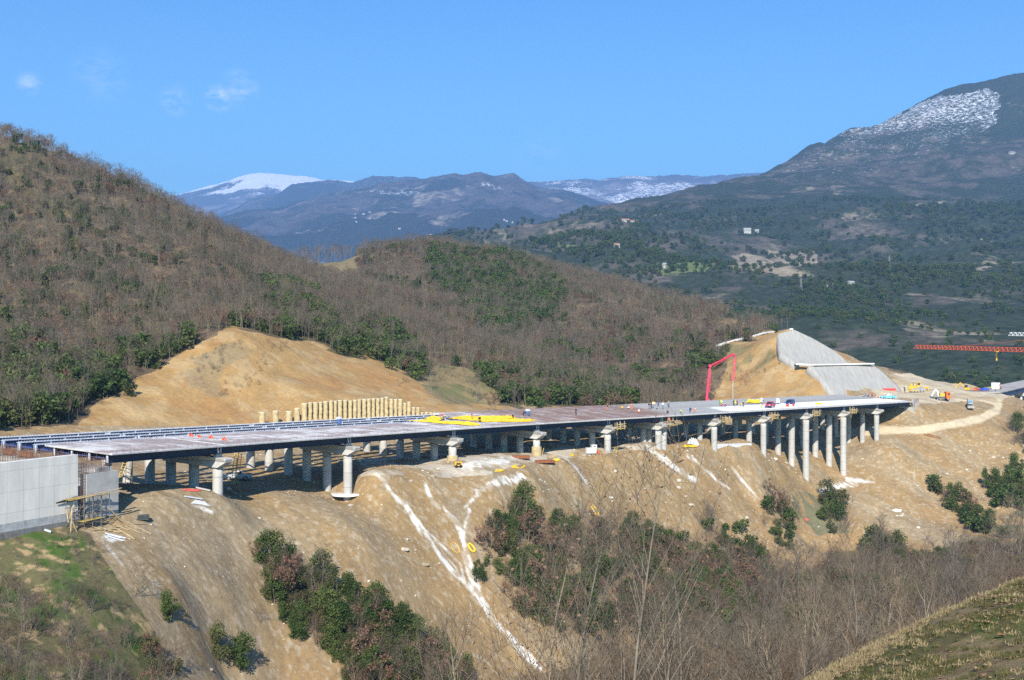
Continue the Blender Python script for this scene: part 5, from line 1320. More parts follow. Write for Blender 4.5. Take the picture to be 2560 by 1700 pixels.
WK = [(1518.5, 1027, 's', 'black', 'orange', 'orange', "black jacket and orange trousers standing, leftmost of the workers on the rebar"), (1535, 1025.5, 'b', 'teal', 'grey', 'grey', "teal jacket stooping beside the worker in orange trousers"),
      (1556, 1024, 'c', 'yellow', 'khaki', 'yellow', "yellow jacket crouching over the reinforcing bars"), (1571, 1024.5, 'c', 'white', 'black', 'orange', "white shirt crouching beside the worker in full orange"),
      (1579, 1026.5, 's', 'orange', 'orange', 'orange', "full orange overalls standing on the reinforcing bars"), (1622.5, 1023, 's', 'black', 'grey', 'black', "black coat and grey trousers standing in the middle group"),
      (1628, 1023.2, 's', 'black', 'black', 'black', "all black clothes standing in the middle group"), (1633, 1020.4, 's', 'white', 'jeans', 'orange', "white top, jeans and orange helmet in the middle group"),
      (1639, 1013.5, 'c', 'yellow', 'grey', 'yellow', "yellow vest crouching behind the middle group"), (1645.5, 1016.5, 'b', 'blue', 'navy', 'blue', "blue jacket bending behind the middle group"), (1657.5, 1021.8, 's', 'white', 'jeans', 'orange', "white shirt and jeans standing alone with hands raised"),
      (1671.5, 1019.2, 's', 'grey', 'navy', 'white', "grey jacket standing right of the lone white shirt"), (1669, 1035, 'c', 'black', 'black', 'red', "black clothes and red helmet crouching near the deck edge"), (1700.7, 1033.8, 'c', 'lime', 'black', 'orange', "lime vest crouching near the deck edge"),
      (1725, 1031.8, 'b', 'navy', 'navy', 'orange', "navy overalls bending near the deck edge"), (1735.7, 1031.2, 'c', 'orange', 'orange', 'white', "orange overalls and white helmet crouching near the deck edge"), (1596.6, 1032.4, 'c', 'white', 'orange', 'orange', "white shirt and orange trousers crouching on the bars"),
      (1799, 1016, 's', 'green', 'green', 'green', "green overalls at the left of the pouring crew"), (1803.5, 1015, 's', 'lime', 'grey', 'yellow', "lime vest and yellow helmet in the pouring crew"), (1806.5, 1017.5, 'c', 'red', 'khaki', 'yellow', "red jacket crouching in the pouring crew"),
      (1814, 1018.5, 'c', 'maroon', 'blue', 'yellow', "maroon jacket crouching in the pouring crew"), (1834, 1014.8, 's', 'black', 'black', 'black', "black clothes at the hose of the concrete pump"), (1838.5, 1017, 's', 'lime', 'grey', 'yellow', "lime vest guiding the hose of the concrete pump"), (1842.5, 1014.6, 's', 'maroon', 'black', 'red', "maroon jacket at the hose of the concrete pump"),
      (1852.4, 1016.5, 'c', 'yellow', 'black', 'yellow', "yellow vest crouching on the wet concrete"), (1858, 1018.5, 's', 'black', 'black', 'yellow', "black clothes and yellow helmet standing on the wet concrete"), (1904.5, 1019.8, 'c', 'lime', 'khaki', 'yellow', "lime vest crouching at the edge of the white sheets"), (1907.7, 1013, 's', 'black', 'grey', 'white', "black jacket standing left of the magenta pickup"),
      (1440.5, 1037.5, 's', 'navy', 'black', 'black', "navy jacket standing alone on the deck right of the yellow sheets"), (1108, 1048.5, 'b', 'red', 'khaki', 'red', "red jacket bending at the left of the yellow sheets"), (1118, 1050.5, 'c', 'grey', 'black', 'grey', "grey jacket crouching at the left of the yellow sheets"),
      (1180, 1050, 's', 'maroon', 'maroon', 'red', "maroon overalls among the yellow sheets"), (1199, 1056, 'b', 'black', 'black', 'black', "black clothes bending over the yellow sheets"), (1283, 1046.5, 'b', 'grey', 'black', 'black', "grey jacket bending at the right of the yellow sheets"), (1309, 1041.5, 'b', 'black', 'navy', 'black', "black jacket bending beside the blue water tank"),
      (2180, 991.5, 's', 'red', 'black', 'red', "red jacket standing near the far end of the deck"), (2171, 990.5, 'b', 'blue', 'navy', 'white', "blue jacket bending near the far end of the deck"), (2221, 993.5, 's', 'lime', 'navy', 'white', "lime vest beside the light blue pickup")]
for i, (sx, sy, p_, a_, b_, c_, lb) in enumerate(WK):
    p, s, d = deck_at(sx, sy)
    person(p + Vector((0, 0, .04)), rng.random() * 6.28, {'s': 'stand', 'b': 'bend', 'c': 'crouch'}[p_], a_, b_, c_, "person in " + lb)
g_ = ground_at(1684, 1112, 290, 400); person(g_, 2.2, 'stand', 'black', 'black', 'black', "person in black standing in the shade under the viaduct")

# ---------------------------------------------------------------- vehicles
M_TYRE = simple("tyre_rubber", (.018, .018, .018), .9, var=.2, scale=5)
M_RIM = simple("rim_metal", (.35, .35, .36), .4, metal=.6, var=.15, scale=6)
M_GLASS = simple("dark_glass", (.02, .03, .04), .12, var=.05, spec=.6)
M_LAMP = simple("lamp_lens", (.75, .75, .7), .2, var=.05)
M_REDL = simple("rear_lamp", (.45, .02, .02), .3, var=.05)
M_DGREY = simple("dark_grey_plastic", (.05, .05, .055), .6, var=.2)
M_WHITEP = simple("white_paint", (.62, .62, .61), .45, var=.10, scale=1.5)
M_YEL = simple("machine_yellow", (.62, .36, .025), .5, var=.18, scale=1.2)
M_STEEL = simple("worn_steel", (.30, .28, .26), .5, metal=.5, var=.3, scale=2)
def paint(name, c): return simple(name, c, .32, var=.08, scale=1.2, spec=.5)
def car(name, kind, loc, rz, col, label, cat):
    e = empty(name, loc, rz, label=label, cat=cat)
    W = .86
    if kind == 'pickup':
        low = [(-2.5, .45), (2.45, .45), (2.5, .75), (2.4, 1.0), (1.0, 1.08), (.95, 1.1), (-2.5, 1.1)]; cab = [(1.0, 1.07), (.35, 1.68), (-.75, 1.70), (-.95, 1.09)]
        win = [(.88, 1.14), (.32, 1.60), (-.68, 1.62), (-.82, 1.14)]
    else:
        low = [(-2.3, .42), (2.25, .42), (2.3, .75), (2.2, 1.0), (1.1, 1.12), (-2.3, 1.12)]; cab = [(1.1, 1.11), (.45, 1.80), (-2.1, 1.84), (-2.3, 1.11)]
        win = [(.98, 1.18), (.42, 1.70), (-1.98, 1.73), (-2.15, 1.18)]
    # wheel arches: the side profile dips over both wheels
    wx = 1.45
    def arch(poly):
        out = []
        pts = [poly[0]]
        for cx_ in (-wx, wx): pts += [(cx_ - .44, .44), (cx_ - .36, .66), (cx_, .78), (cx_ + .36, .66), (cx_ + .44, .44)]
        return pts + list(poly[1:])
    MB().prism([(x, -W, z) for x, z in arch(low)], (0, 2 * W, 0)).build("body", col, e, local=True)
    mb = MB(); n = len(cab)
    A = [(x, -W + .02 + .14 * (z > 1.4), z) for x, z in cab]; B = [(x, W - .02 - .14 * (z > 1.4), z) for x, z in cab]
    mb.add(A + B, [tuple(range(n - 1, -1, -1)), tuple(range(n, 2 * n))] + [(i, (i + 1) % n, (i + 1) % n + n, i + n) for i in range(n)])
    mb.build("cabin", col, e, local=True)
    for sg in (-1, 1):
        A = [(x, sg * (W - .005 - .14 * (z > 1.4)), z) for x, z in win]
        MB().add(A + [(x, y - sg * .03, z) for x, y, z in A], [(0, 1, 2, 3), (7, 6, 5, 4), (0, 4, 5, 1), (1, 5, 6, 2), (2, 6, 7, 3), (3, 7, 4, 0)]).build("side_window", M_GLASS, e, local=True)
    x0, z0 = cab[0]; x1, z1 = cab[1]
    q = [(x0 - .05 + .03, -W + .1, z0 + .05), (x0 - .05 + .03, W - .1, z0 + .05), (x1 + .10, W - .26, z1 - .08), (x1 + .10, -W + .26, z1 - .08)]
    MB().add(q + [(x + .03, y, z + .02) for x, y, z in q], [(3, 2, 1, 0), (4, 5, 6, 7), (0, 1, 5, 4), (1, 2, 6, 5), (2, 3, 7, 6), (3, 0, 4, 7)]).build("windscreen", M_GLASS, e, local=True)
    for sx_ in (-wx, wx):
        for sg in (-1, 1):
            w = MB().wheel((0, 0, 0), .37, .24).build("wheel", M_TYRE, e, local=True); w.location = (sx_, sg * (W - .1), .37)
            MB().wheel((0, sg * .11, 0), .2, .05).build("rim", M_RIM, w, local=True)
    xf, xr = low[2][0], -low[0][0]
    for sg in (-1, 1):
        MB().box((xf - .02, sg * .6, .82), (.1, .32, .16)).build("headlight", M_LAMP, e, local=True)
        MB().box((-xr + .0, sg * .72, .9), (.08, .2, .22)).build("rear_light", M_REDL, e, local=True)
    MB().box((xf + .03, 0, .52), (.14, 1.7, .2)).build("bumper", M_DGREY, e, local=True)
    if kind == 'pickup': MB().box((-1.72, 0, 1.095), (1.4, 1.42, .05)).build("load_bed", M_DGREY, e, local=True)
    return e
p, s, d = deck_at(1925, 1018.5); car("pickup_truck", 'pickup', p, facing(p) + math.pi - .3, paint("magenta_red_paint", (.42, .02, .07)), "magenta red pickup with a pale front on the white sheeted deck", "pickup truck")
p, s, d = deck_at(1974, 1014.5); car("van", 'van', p, heading(s) + math.pi + .25, paint("dark_blue_paint", (.012, .03, .15)), "dark blue estate car parked on the white sheeted deck", "car")
p, s, d = deck_at(2222, 994); car("pickup_truck", 'pickup', p, facing(p) + 1.7, paint("light_blue_paint", (.10, .42, .66)), "light blue pickup parked at the far end of the deck", "pickup truck")
p = ground_at(594, 1201, 180, 300); car("pickup_truck", 'pickup', p, math.pi + .1, paint("dull_white_paint", (.42, .44, .47)), "white pickup parked in the shade behind the first pier", "pickup truck")

def track_unit(e, x0, x1, y, zc, r, w, high=None):
    mb = MB()
    pts = [(x0, zc - r + r), (x0 + .1, zc - r * .8 + .0), (x1 - .1, zc - r * .8), (x1, zc), (x1 - .15, zc + r * .8), (x0 + .15, zc + r * .8)] if high is None else [(x0, zc), (x0 + .25, zc - r), (x1 - .25, zc - r), (x1, zc), (x1 - .2, zc + r * .7), (high[0] + .45, high[1] + .35), (high[0], high[1] + .55), (high[0] - .45, high[1] + .35), (x0 - .0, zc + r * .6)]
    mb.prism([(x, y - w / 2, z) for x, z in pts], (0, w, 0))
    t = mb.build("track", M_STEEL, e, local=True)
    for k in np.linspace(x0 + .5, x1 - .5, 5):
        MB().wheel((k, y + (w / 2 + .02) * (1 if y > 0 else -1), zc - r * .35), r * .42, .08).build("track_roller", M_DGREY, t, local=True)
    return t
# bulldozer: blade towards -x of the picture
p = ground_at(2292, 985, 440, 560)
e = empty("bulldozer", p, facing(p) + math.pi / 2 + .15, label="yellow crawler bulldozer with a raised ripper on the platform", cat="bulldozer")
for y in (-1.35, 1.35): track_unit(e, -2.6, 2.6, y, .62, .6, .62, (-1.7, 1.75))
MB().prism([(-2.6, -.75, 1.0), (3.0, -.75, 1.0), (3.1, -.75, 2.2), (.3, -.75, 2.45), (.2, -.75, 2.0), (-2.6, -.75, 1.9)], (0, 1.5, 0)).build("body", M_YEL, e, local=True)
mb = MB(); mb.box((-.6, 0, 2.7), (1.5, 1.5, 1.5), taper=.9); mb.box((-.6, 0, 3.55), (1.9, 1.8, .18)); cabn = mb.build("cab", M_YEL, e, local=True)
for y in (-.74, .74): MB().box((-.6, y, 2.95), (1.0, .06, .75)).build("window", M_GLASS, cabn, local=True)
MB().tube([(1.3, .3, 2.2), (1.3, .3, 3.5)], .12, 8).build("exhaust", M_DGREY, e, local=True)
MB().box((2.0, 0, 2.65), (.8, .9, .7)).build("air_cleaner", M_YEL, e, local=True)
mb = MB(); mb.prism([(4.4, -2.2, .1), (4.15, -2.2, .8), (4.4, -2.2, 1.9), (4.25, -2.2, 1.95), (3.98, -2.2, .8), (4.2, -2.2, .05)], (0, 4.4, 0)); bl = mb.build("blade", simple("worn_blade", (.42, .40, .38), .5, metal=.3, var=.3), e, local=True)
for y in (-1.75, 1.75): MB().bar((-.4, y, .6), (4.1, y, .6), .24).build("push_arm", M_YEL, bl, local=True)
mb = MB(); mb.box((-3.6, 0, 1.5), (.5, 2.0, .5)); mb.bar((-2.6, .5, 1.6), (-3.6, .5, 1.9), .25); mb.bar((-2.6, -.5, 1.6), (-3.6, -.5, 1.9), .25)
for y in (-.8, 0, .8): mb.bar((-3.8, y, 2.0), (-3.9, y, .5), .18)
mb.build("ripper", M_YEL, e, local=True)
# crane lorry
p = ground_at(2350, 1001, 400, 480); M_OR = simple("orange_paint", (.72, .14, .02), .4, var=.12)
e = empty("crane_truck", p, facing(p) - math.pi / 2 + .35, label="orange cabbed truck with a folded white loading crane on the platform", cat="crane truck")
MB().box((0, 0, .95), (6.4, 1.1, .3)).build("chassis", M_DGREY, e, local=True)
MB().prism([(1.9, -1.15, .7), (3.4, -1.15, .7), (3.4, -1.15, 2.1), (3.1, -1.15, 3.0), (1.9, -1.15, 3.05)], (0, 2.3, 0)).build("cab", M_OR, e, local=True)
for y in (-1.17, 1.17): MB().box((2.7, y, 2.3), (.8, .05, .7)).build("side_window", M_GLASS, e, local=True)
MB().box((3.36, 0, 2.35), (.1, 1.9, .8)).build("windscreen", M_GLASS, e, local=True)
MB().box((-1.1, 0, 1.3), (4.6, 2.3, .35)).build("load_bed", M_STEEL, e, local=True)
MB().box((.6, 0, 2.0), (1.7, 1.7, 1.0)).build("machine_housing", M_YEL, e, local=True)
mb = MB(); mb.bar((-.6, 0, 1.4), (-.9, 0, 3.2), .45); mb.bar((-.9, 0, 3.2), (-1.7, 0, 3.9), .5); mb.bar((-1.7, 0, 3.9), (-2.9, 0, 1.9), .42); mb.bar((-2.9, 0, 1.9), (-3.2, 0, 1.5), .3); mb.build("crane_arm", simple("pale_blue_white_paint", (.60, .68, .74), .4, var=.12), e, local=True)
for x in (-2.4, -1.2, 2.5):
    for y in (-.95, .95):
        w = MB().wheel((0, 0, 0), .5, .32).build("wheel", M_TYRE, e, local=True); w.location = (x, y, .5)
        MB().wheel((0, .16 * (1 if y > 0 else -1), 0), .26, .06).build("rim", M_RIM, w, local=True)
# backhoe loader
p = ground_at(2424, 1021, 395, 450)
e = empty("backhoe_loader", p, facing(p) + math.pi + .2, label="dark backhoe loader with a boxy glazed cab beside the haul road", cat="backhoe loader")
MB().prism([(-1.8, -.6, .7), (1.9, -.6, .7), (2.0, -.6, 1.4), (.6, -.6, 1.6), (-1.8, -.6, 1.5)], (0, 1.2, 0)).build("body", M_DGREY, e, local=True)
mb = MB(); mb.box((-.5, .15, 2.25), (1.5, 1.5, 1.5)); cb = mb.build("cab", simple("pale_cab", (.45, .5, .56), .4), e, local=True)
for sg in (-1, 1): MB().box((-.5, .15 + sg * .76, 2.35), (1.2, .05, 1.0)).build("side_window", simple("bluish_glass", (.12, .2, .32), .1, var=.05, spec=.7), cb, local=True)
MB().box((.27, .15, 2.35), (.05, 1.25, 1.1)).build("windscreen", simple("bluish_windscreen", (.12, .2, .32), .1, var=.05, spec=.7), cb, local=True)
for x, r_ in ((-1.1, .75), (1.3, .5)):
    for y in (-.85, .85):
        w = MB().wheel((0, 0, 0), r_, .4).build("wheel", M_TYRE, e, local=True); w.location = (x, y, r_)
        MB().wheel((0, .2 * (1 if y > 0 else -1), 0), r_ * .5, .06).build("rim", M_WHITEP, w, local=True)
mb = MB(); mb.bar((1.2, -.9, 1.3), (2.6, -.9, .8), .2); mb.bar((1.2, .5, 1.3), (2.6, .5, .8), .2); mb.prism([(2.5, -1.2, .2), (3.3, -1.2, .25), (2.7, -1.2, 1.1), (2.5, -1.2, 1.1)], (0, 2.2, 0)); mb.build("loader_bucket", M_STEEL, e, local=True)
mb = MB(); mb.bar((1.6, -.85, 1.3), (1.3, -1.0, 3.3), .28); mb.bar((1.3, -1.0, 3.3), (1.9, -1.05, 1.7), .22); mb.build("digging_arm", M_DGREY, e, local=True)

# concrete pump behind the viaduct
M_PUMP = simple("pink_red_paint", (.58, .045, .09), .45, var=.12, scale=.6)
YB = 382.0
BP = [P(*q) for q in ((1767, 1035, YB), (1767, 988, YB), (1771, 945, YB), (1775, 915, YB), (1832, 886, YB - 5), (1839, 892, YB - 7), (1833.5, 953, YB - 11))]
bx, by = BP[0][0], BP[0][1]; gz = H(bx, by)
e = empty("concrete_pump", (bx, by, gz), 0, label="pink red concrete pump boom folded over the deck, its truck hidden behind the viaduct", cat="concrete pump")
MB().box((bx, by, gz + 1.1), (2.4, 9.5, .5)).build("chassis", M_DGREY, e)
MB().prism([(bx - 1.2, by - 6.0, gz + .8), (bx - 1.2, by - 3.9, gz + .8), (bx - 1.2, by - 3.9, gz + 3.2), (bx - 1.2, by - 5.6, gz + 3.2), (bx - 1.2, by - 6.0, gz + 2.0)], (2.4, 0, 0)).build("cab", M_WHITEP, e)
for yy in (-4.6, .6, 2.2, 3.8):
    for xx in (-1.05, 1.05):
        MB().wheel((bx + xx, by + yy, gz + .52), .52, .34, 'x').build("wheel", M_TYRE, e)
mb = MB(); mb.tube([(bx, by, gz + 1.3), (bx, by, BP[0][2])], .7, 14); mb.build("turret", M_PUMP, e)
mb = MB(); mb.bar(BP[0], BP[1], .8, .7); mb.bar((BP[0][0] + .75, by, BP[0][2]), (BP[1][0] + .7, by, BP[1][2] - 1.2), .42); b1 = mb.build("lower_boom", M_PUMP, e)
mb = MB(); mb.bar(BP[1], BP[2], .66, .6); mb.bar(BP[2], BP[3], .56, .5); mb.bar((BP[1][0] + .85, by, BP[1][2] + 1), (BP[2][0] + .75, by, BP[2][2] + 2), .2); mb.wheel(BP[3], .55, .9, 'y', 0); mb.build("second_boom", M_PUMP, e)
mb = MB(); mb.bar(BP[3], BP[4], .5, .46); mb.wheel(BP[4], .45, .8, 'y'); mb.bar(Vector(BP[3]) + Vector((1.2, -.5, -.1)), Vector(BP[4]) + Vector((-.4, -.5, -.4)), .18); mb.build("third_boom", M_PUMP, e)
mb = MB(); mb.bar(BP[4], BP[5], .38, .38); mb.bar(BP[5], BP[6], .34, .32); mb.tube([Vector(BP[5]) + Vector((-.85, 0, -.8)), Vector(BP[6]) + Vector((-.5, 0, .2))], .1, 6); mb.build("tip_boom", M_PUMP, e)
h0 = Vector(BP[6]); mb = MB(); mb.tube([h0, h0 + Vector((-.3, -.5, -1.2)), h0 + Vector((-.45, -1.5, -4)), h0 + Vector((-.5, -2.5, -7.2))], .11, 8); mb.build("hose", simple("pale_rubber_hose", (.34, .35, .36), .7), e)

# tower cranes: lattice jibs reaching in from outside the frame
def lattice(mb, a, b_, w, h, n):
    a, b_ = Vector(a), Vector(b_); d = (b_ - a); L = d.length; d.normalize(); r = d.cross(Vector((0, 0, 1))).normalized() * w / 2; u_ = r.cross(d).normalized() * h
    for q in (r, -r): mb.bar(a + q, b_ + q, .15)
    mb.bar(a + u_, b_ + u_, .16)
    for i in range(n):
        p0, p1 = a + d * (L * i / n), a + d * (L * (i + 1) / n); pm = (p0 + p1) / 2 + u_
        for q in (r, -r): mb.bar(p0 + q, pm, .12); mb.bar(pm, p1 + q, .12)
        mb.bar(p0 + r, p0 - r, .08)
def tower_crane(tip, root, col, label, w=1.5, h=1.6, n=34):
    tip, root = Vector(tip), Vector(root); gz = H(root.x, root.y)
    e = empty("tower_crane", (root.x, root.y, gz), 0, label=label, cat="tower crane")
    mb = MB(); lattice(mb, tip, root, w, h, n); jb = mb.build("jib", col, e)
    d = (root - tip).normalized()
    mb = MB(); lattice(mb, root + d * .5, root + d * 14, w, h, 6); mb.box(root + d * 13 - Vector((0, 0, 1)), (2, 2, 2.4)); mb.build("counter_jib", col, e)
    mb = MB()
    for a_, b_ in ((-1, -1), (1, -1), (1, 1), (-1, 1)): mb.bar((root.x + a_ * .9, root.y + b_ * .9, gz), (root.x + a_ * .9, root.y + b_ * .9, root.z), .22)
    z = gz
    while z < root.z - 1.8:
        for (a_, b_), (c_, f_) in (((-1, -1), (1, -1)), ((1, -1), (1, 1)), ((1, 1), (-1, 1)), ((-1, 1), (-1, -1))): mb.bar((root.x + a_ * .9, root.y + b_ * .9, z), (root.x + c_ * .9, root.y + f_ * .9, z + 1.8), .12)
        z += 1.8
    mb.build("mast", col, e)
    mb = MB(); ap = root + Vector((0, 0, 6)); mb.bar(root, ap, .3); mb.tube([ap, tip.lerp(root, .35) + Vector((0, 0, h))], .05, 4); mb.tube([ap, root + d * 13], .05, 4); mb.build("tie_rods", col, e)
    q = tip.lerp(root, .62)
    mb = MB(); mb.box(q - Vector((0, 0, .25)), (1.3, 1.3, .4)); mb.tube([q - Vector((.2, 0, .4)), q - Vector((.2, 0, 3.2))], .05, 4); mb.tube([q + Vector((.2, 0, -.4)), q - Vector((-.2, 0, 3.2))], .05, 4); mb.box(q - Vector((0, 0, 3.6)), (.5, .4, .9)); mb.build("trolley_hook", M_YEL, e)
tower_crane(P(2288, 871, 560), P(2640, 882, 470), simple("crane_red", (.78, .13, .045), .45, var=.1), "red lattice tower crane jib reaching in at the right")
tower_crane(P(2523, 839, 590), P(2700, 842, 560), simple("crane_white", (.72, .72, .72), .45, var=.1), "white lattice crane jib tip above the red one", n=16)

# ---------------------------------------------------------------- far bridge beyond the platform
A0, A1 = Vector(P(2505, 980, 465)), Vector(P(2660, 941, 640))
ad = (A1 - A0); ad.z = 0; L = ad.length; ad.normalize(); an = Vector((-ad.y, ad.x, 0))
def fb(s, d, z=0): q = A0 + ad * s + an * d; return Vector((q.x, q.y, A0.z + z))
e = empty("viaduct", fb(20, 6, -9), label="next viaduct with a navy girder beyond the haul road, at the right edge", cat="viaduct")
def fbox(mb, s0, s1, d0, d1, z0, z1): c = [fb(s0, d1, z0), fb(s0, d0, z0), fb(s1, d0, z0), fb(s1, d1, z0)]; return mb.hexa(c + [q + Vector((0, 0, z1 - z0)) for q in c])
mb = MB(); fbox(mb, -6, L, 0, 13, -.28, 0); mb.build("deck_slab", simple("sheeted_deck", (.38, .35, .32), .9, var=.4, scale=.35), e)
for d in (1.0, 4.6, 8.2, 11.8):
    mb = MB(); fbox(mb, 0, L, d - .04, d + .04, -2.2, -.29); fbox(mb, 0, L, d - .3, d + .3, -2.26, -2.2); mb.build("girder", M_BLUE, e)
for s in (32, 66, 100):
    mb = MB(); fbox(mb, s - 1, s + 1, .2, 12.8, -4.2, -2.7); cpb = mb.build("pier_cap", M_CONC, e)
    for d in (2.5, 10.5):
        q = fb(s, d); g_z = H(q.x, q.y); MB().tube([(q.x, q.y, g_z - 1), (q.x, q.y, q.z - 4.15)], .8, 18).build("column", M_CONC, cpb, smooth=True)
mb = MB(); fbox(mb, -3, -.2, -.2, 13.2, -7, -2.3); mb.build("abutment_wall", M_CONC2, e)
c = fb(30, 7); ct = empty("container", c, math.atan2(ad.y, ad.x), label="white site container standing on the next viaduct", cat="container")
mb = MB(); mb.box((0, 0, 1.3), (6, 2.4, 2.55)); 
for x in np.arange(-2.8, 2.9, .4): mb.box((x, -1.22, 1.3), (.12, .05, 2.3))
mb.build("walls", M_WHITEP, ct, local=True); MB().box((0, 0, 2.63), (6.1, 2.5, .08)).build("roof", M_CONC2, ct, local=True); MB().box((1.2, -1.23, 1.5), (.9, .08, .9)).build("window", M_GLASS, ct, local=True)
for k, (s, d, a_, b_, c_, lb) in enumerate(((4, 3, 'lime', 'navy', 'white', "lime vest at the near end of the next viaduct"), (14, 6, 'lime', 'grey', 'yellow', "lime vest midway on the next viaduct"), (22, 4, 'red', 'black', 'red', "red jacket left of the white container"), (24.5, 4, 'grey', 'navy', 'white', "grey jacket left of the white container"))):
    person(fb(s, d), k, 'stand' if k else 'bend', a_, b_, c_, "person in " + lb)
mb = MB(); 
for i in range(14): mb.tube([fb(9 + .1 * i, 7 + .25 * i, .25), fb(15 + .1 * i, 7.2 + .25 * i, .25)], .22, 8)
for i in range(8): mb.tube([fb(9.2, 7.2 + .3 * i, .65), fb(15, 7.4 + .3 * i, .65)], .22, 8)
tag(mb.build("pipe_bundle", paint("bright_blue_sheet", (.03, .08, .50))), "bright blue bundle of pipes on the next viaduct", "pipe bundle")
for i, (s, d) in enumerate(((2, 10), (6, 11), (10, 12))):
    tag(MB().bar(fb(s, d, .4 + .1 * i), fb(s + 9, d + .4, .5 + .1 * i), .45, .7).build("steel_beam", M_OR), "orange steel beam lying on the next viaduct", "steel beam", "orange beams on the next viaduct")
q0 = Vector(P(2400, 984, 470)); 
mb = MB()
for i in range(34):
    x = q0.x + i * .36
    for j in range(3): mb.bar((x, q0.y + j * .8, H(x, q0.y) - .1), (x + rng.normal(0, .04), q0.y + j * .8, q0.z + 1.0 + .5 * rng.random()), .09)
for z in np.linspace(-.6, 1.1, 5): mb.bar((q0.x, q0.y - .05, q0.z + z), (q0.x + 12, q0.y - .05, q0.z + z), .10)
tag(mb.build("rebar_cage", M_REBAR), "long rusty reinforcement cage in front of the next viaduct", "rebar cage")
p = Vector(P(2418, 978, 478)); p.z = H(p.x, p.y)
e = empty("excavator", p, 2.6, label="small yellow excavator with a raised arm by the rebar cage", cat="excavator")
for y in (-.8, .8): track_unit(e, -1.3, 1.3, y, .4, .38, .4)
MB().box((-.2, 0, 1.3), (2.0, 1.7, .9)).build("body", M_YEL, e, local=True); MB().box((.3, .35, 2.2), (1.0, .9, 1.0)).build("cab", M_GLASS, e, local=True)
mb = MB(); mb.bar((.8, -.3, 1.4), (2.6, -.3, 3.6), .35); mb.bar((2.6, -.3, 3.6), (4.2, -.3, 2.2), .28); mb.prism([(4.0, -.6, 2.3), (4.6, -.6, 2.0), (4.3, -.6, 1.4), (3.8, -.6, 1.7)], (0, .6, 0)); mb.build("digging_arm", M_YEL, e, local=True)
# ---------------------------------------------------------------- row of bored piles
M_PILE = simple("earth_stained_concrete", (.46, .36, .20), .95, var=.35, scale=1.6, bump=.6)
PIL = [(175, 235, 300), (300, 357, 287), (418, 482, 292), (498, 555, 262), (565, 622, 218), (628, 668, 212), (672, 720, 210), (724, 760, 208), (766, 812, 200), (818, 860, 196), (862, 895, 196), (900, 945, 190), (950, 990, 188), (996, 1035, 195), (1040, 1078, 188), (1080, 1118, 185), (1124, 1166, 180), (1170, 1208, 178), (1212, 1248, 175), (1252, 1290, 175), (1292, 1328, 168), (1330, 1370, 160), (1375, 1415, 178), (1418, 1452, 180), (1456, 1498, 180), (1502, 1535, 218), (1538, 1577, 205), (1582, 1618, 255), (1620, 1660, 258), (1665, 1695, 302), (1700, 1738, 300), (1742, 1775, 303), (1778, 1808, 305), (1812, 1845, 305)]
M_SPLASH = simple("splashed_cement", (.62, .55, .40), .95, var=.3, scale=2)
tops = []
for i, (a, b_, t) in enumerate(PIL):
    sx = 600 + (a + b_) / 2 / 3.689; top = 950 + t / 3.689; Yp = 274.5 + (sx - 770) * .079
    r = (b_ - a) / 3.689 / F * Yp / 2 * .97
    x, y, z = P(sx, top, Yp); zb = min(H(x, y) - 1.5, z - 2.0)
    ks, rs = [], []
    zz = zb
    while zz < z - .2: ks.append((x + rng.normal(0, .03), y, zz)); rs.append(r * (1 + rng.normal(0, .035))); zz += .45
    ks.append((x, y, z)); rs.append(r * .96)
    nm = "isolated short" if i < 4 else ("tall" if i < 26 else "low")
    lab = ("short earth stained concrete pile standing alone at the left of the row", "earth stained pile, second of the separate ones at the left", "earth stained pile with a pale rim, third of the separate ones", "broken topped pile next to the closed row")[i] if i < 4 else ("tall earth stained pile in the closed row behind the deck" if i < 22 else ("clean cut pile stepping down towards the right of the row" if i < 29 else "low pile stump at the right end of the row"))
    o = MB().tube(ks, rs, 14).build("concrete_pile", M_PILE, smooth=False)
    tag(o, lab, "concrete pile", "piles of the retaining row" if i < 4 else lab + "s")
    MB().tube([(x, y, z), (x, y, z + .10)], [r * 1.02, r * .9], 12).build("pile_cap", M_SPLASH, o)
    if 4 <= i < 22: tops.append((x, y + .45, z))
mb = MB()
for (x, y, z), (x2, y2, z2) in zip(tops[:-1], tops[1:]): mb.hexa([(x, y, z - 6.5), (x2, y2, z2 - 6.5), (x2, y2 + .8, z2 - 6.5), (x, y + .8, z - 6.5), (x, y, z - .3), (x2, y2, z2 - .3), (x2, y2 + 1.2, z2 - .1), (x, y + 1.2, z - .1)])
tag(mb.build("earth_lagging", simple("rough_lagging", (.17, .125, .07), .95, var=.5, scale=3, bump=1.0)), "rough earth and cement filling between the closed piles", "lagging")

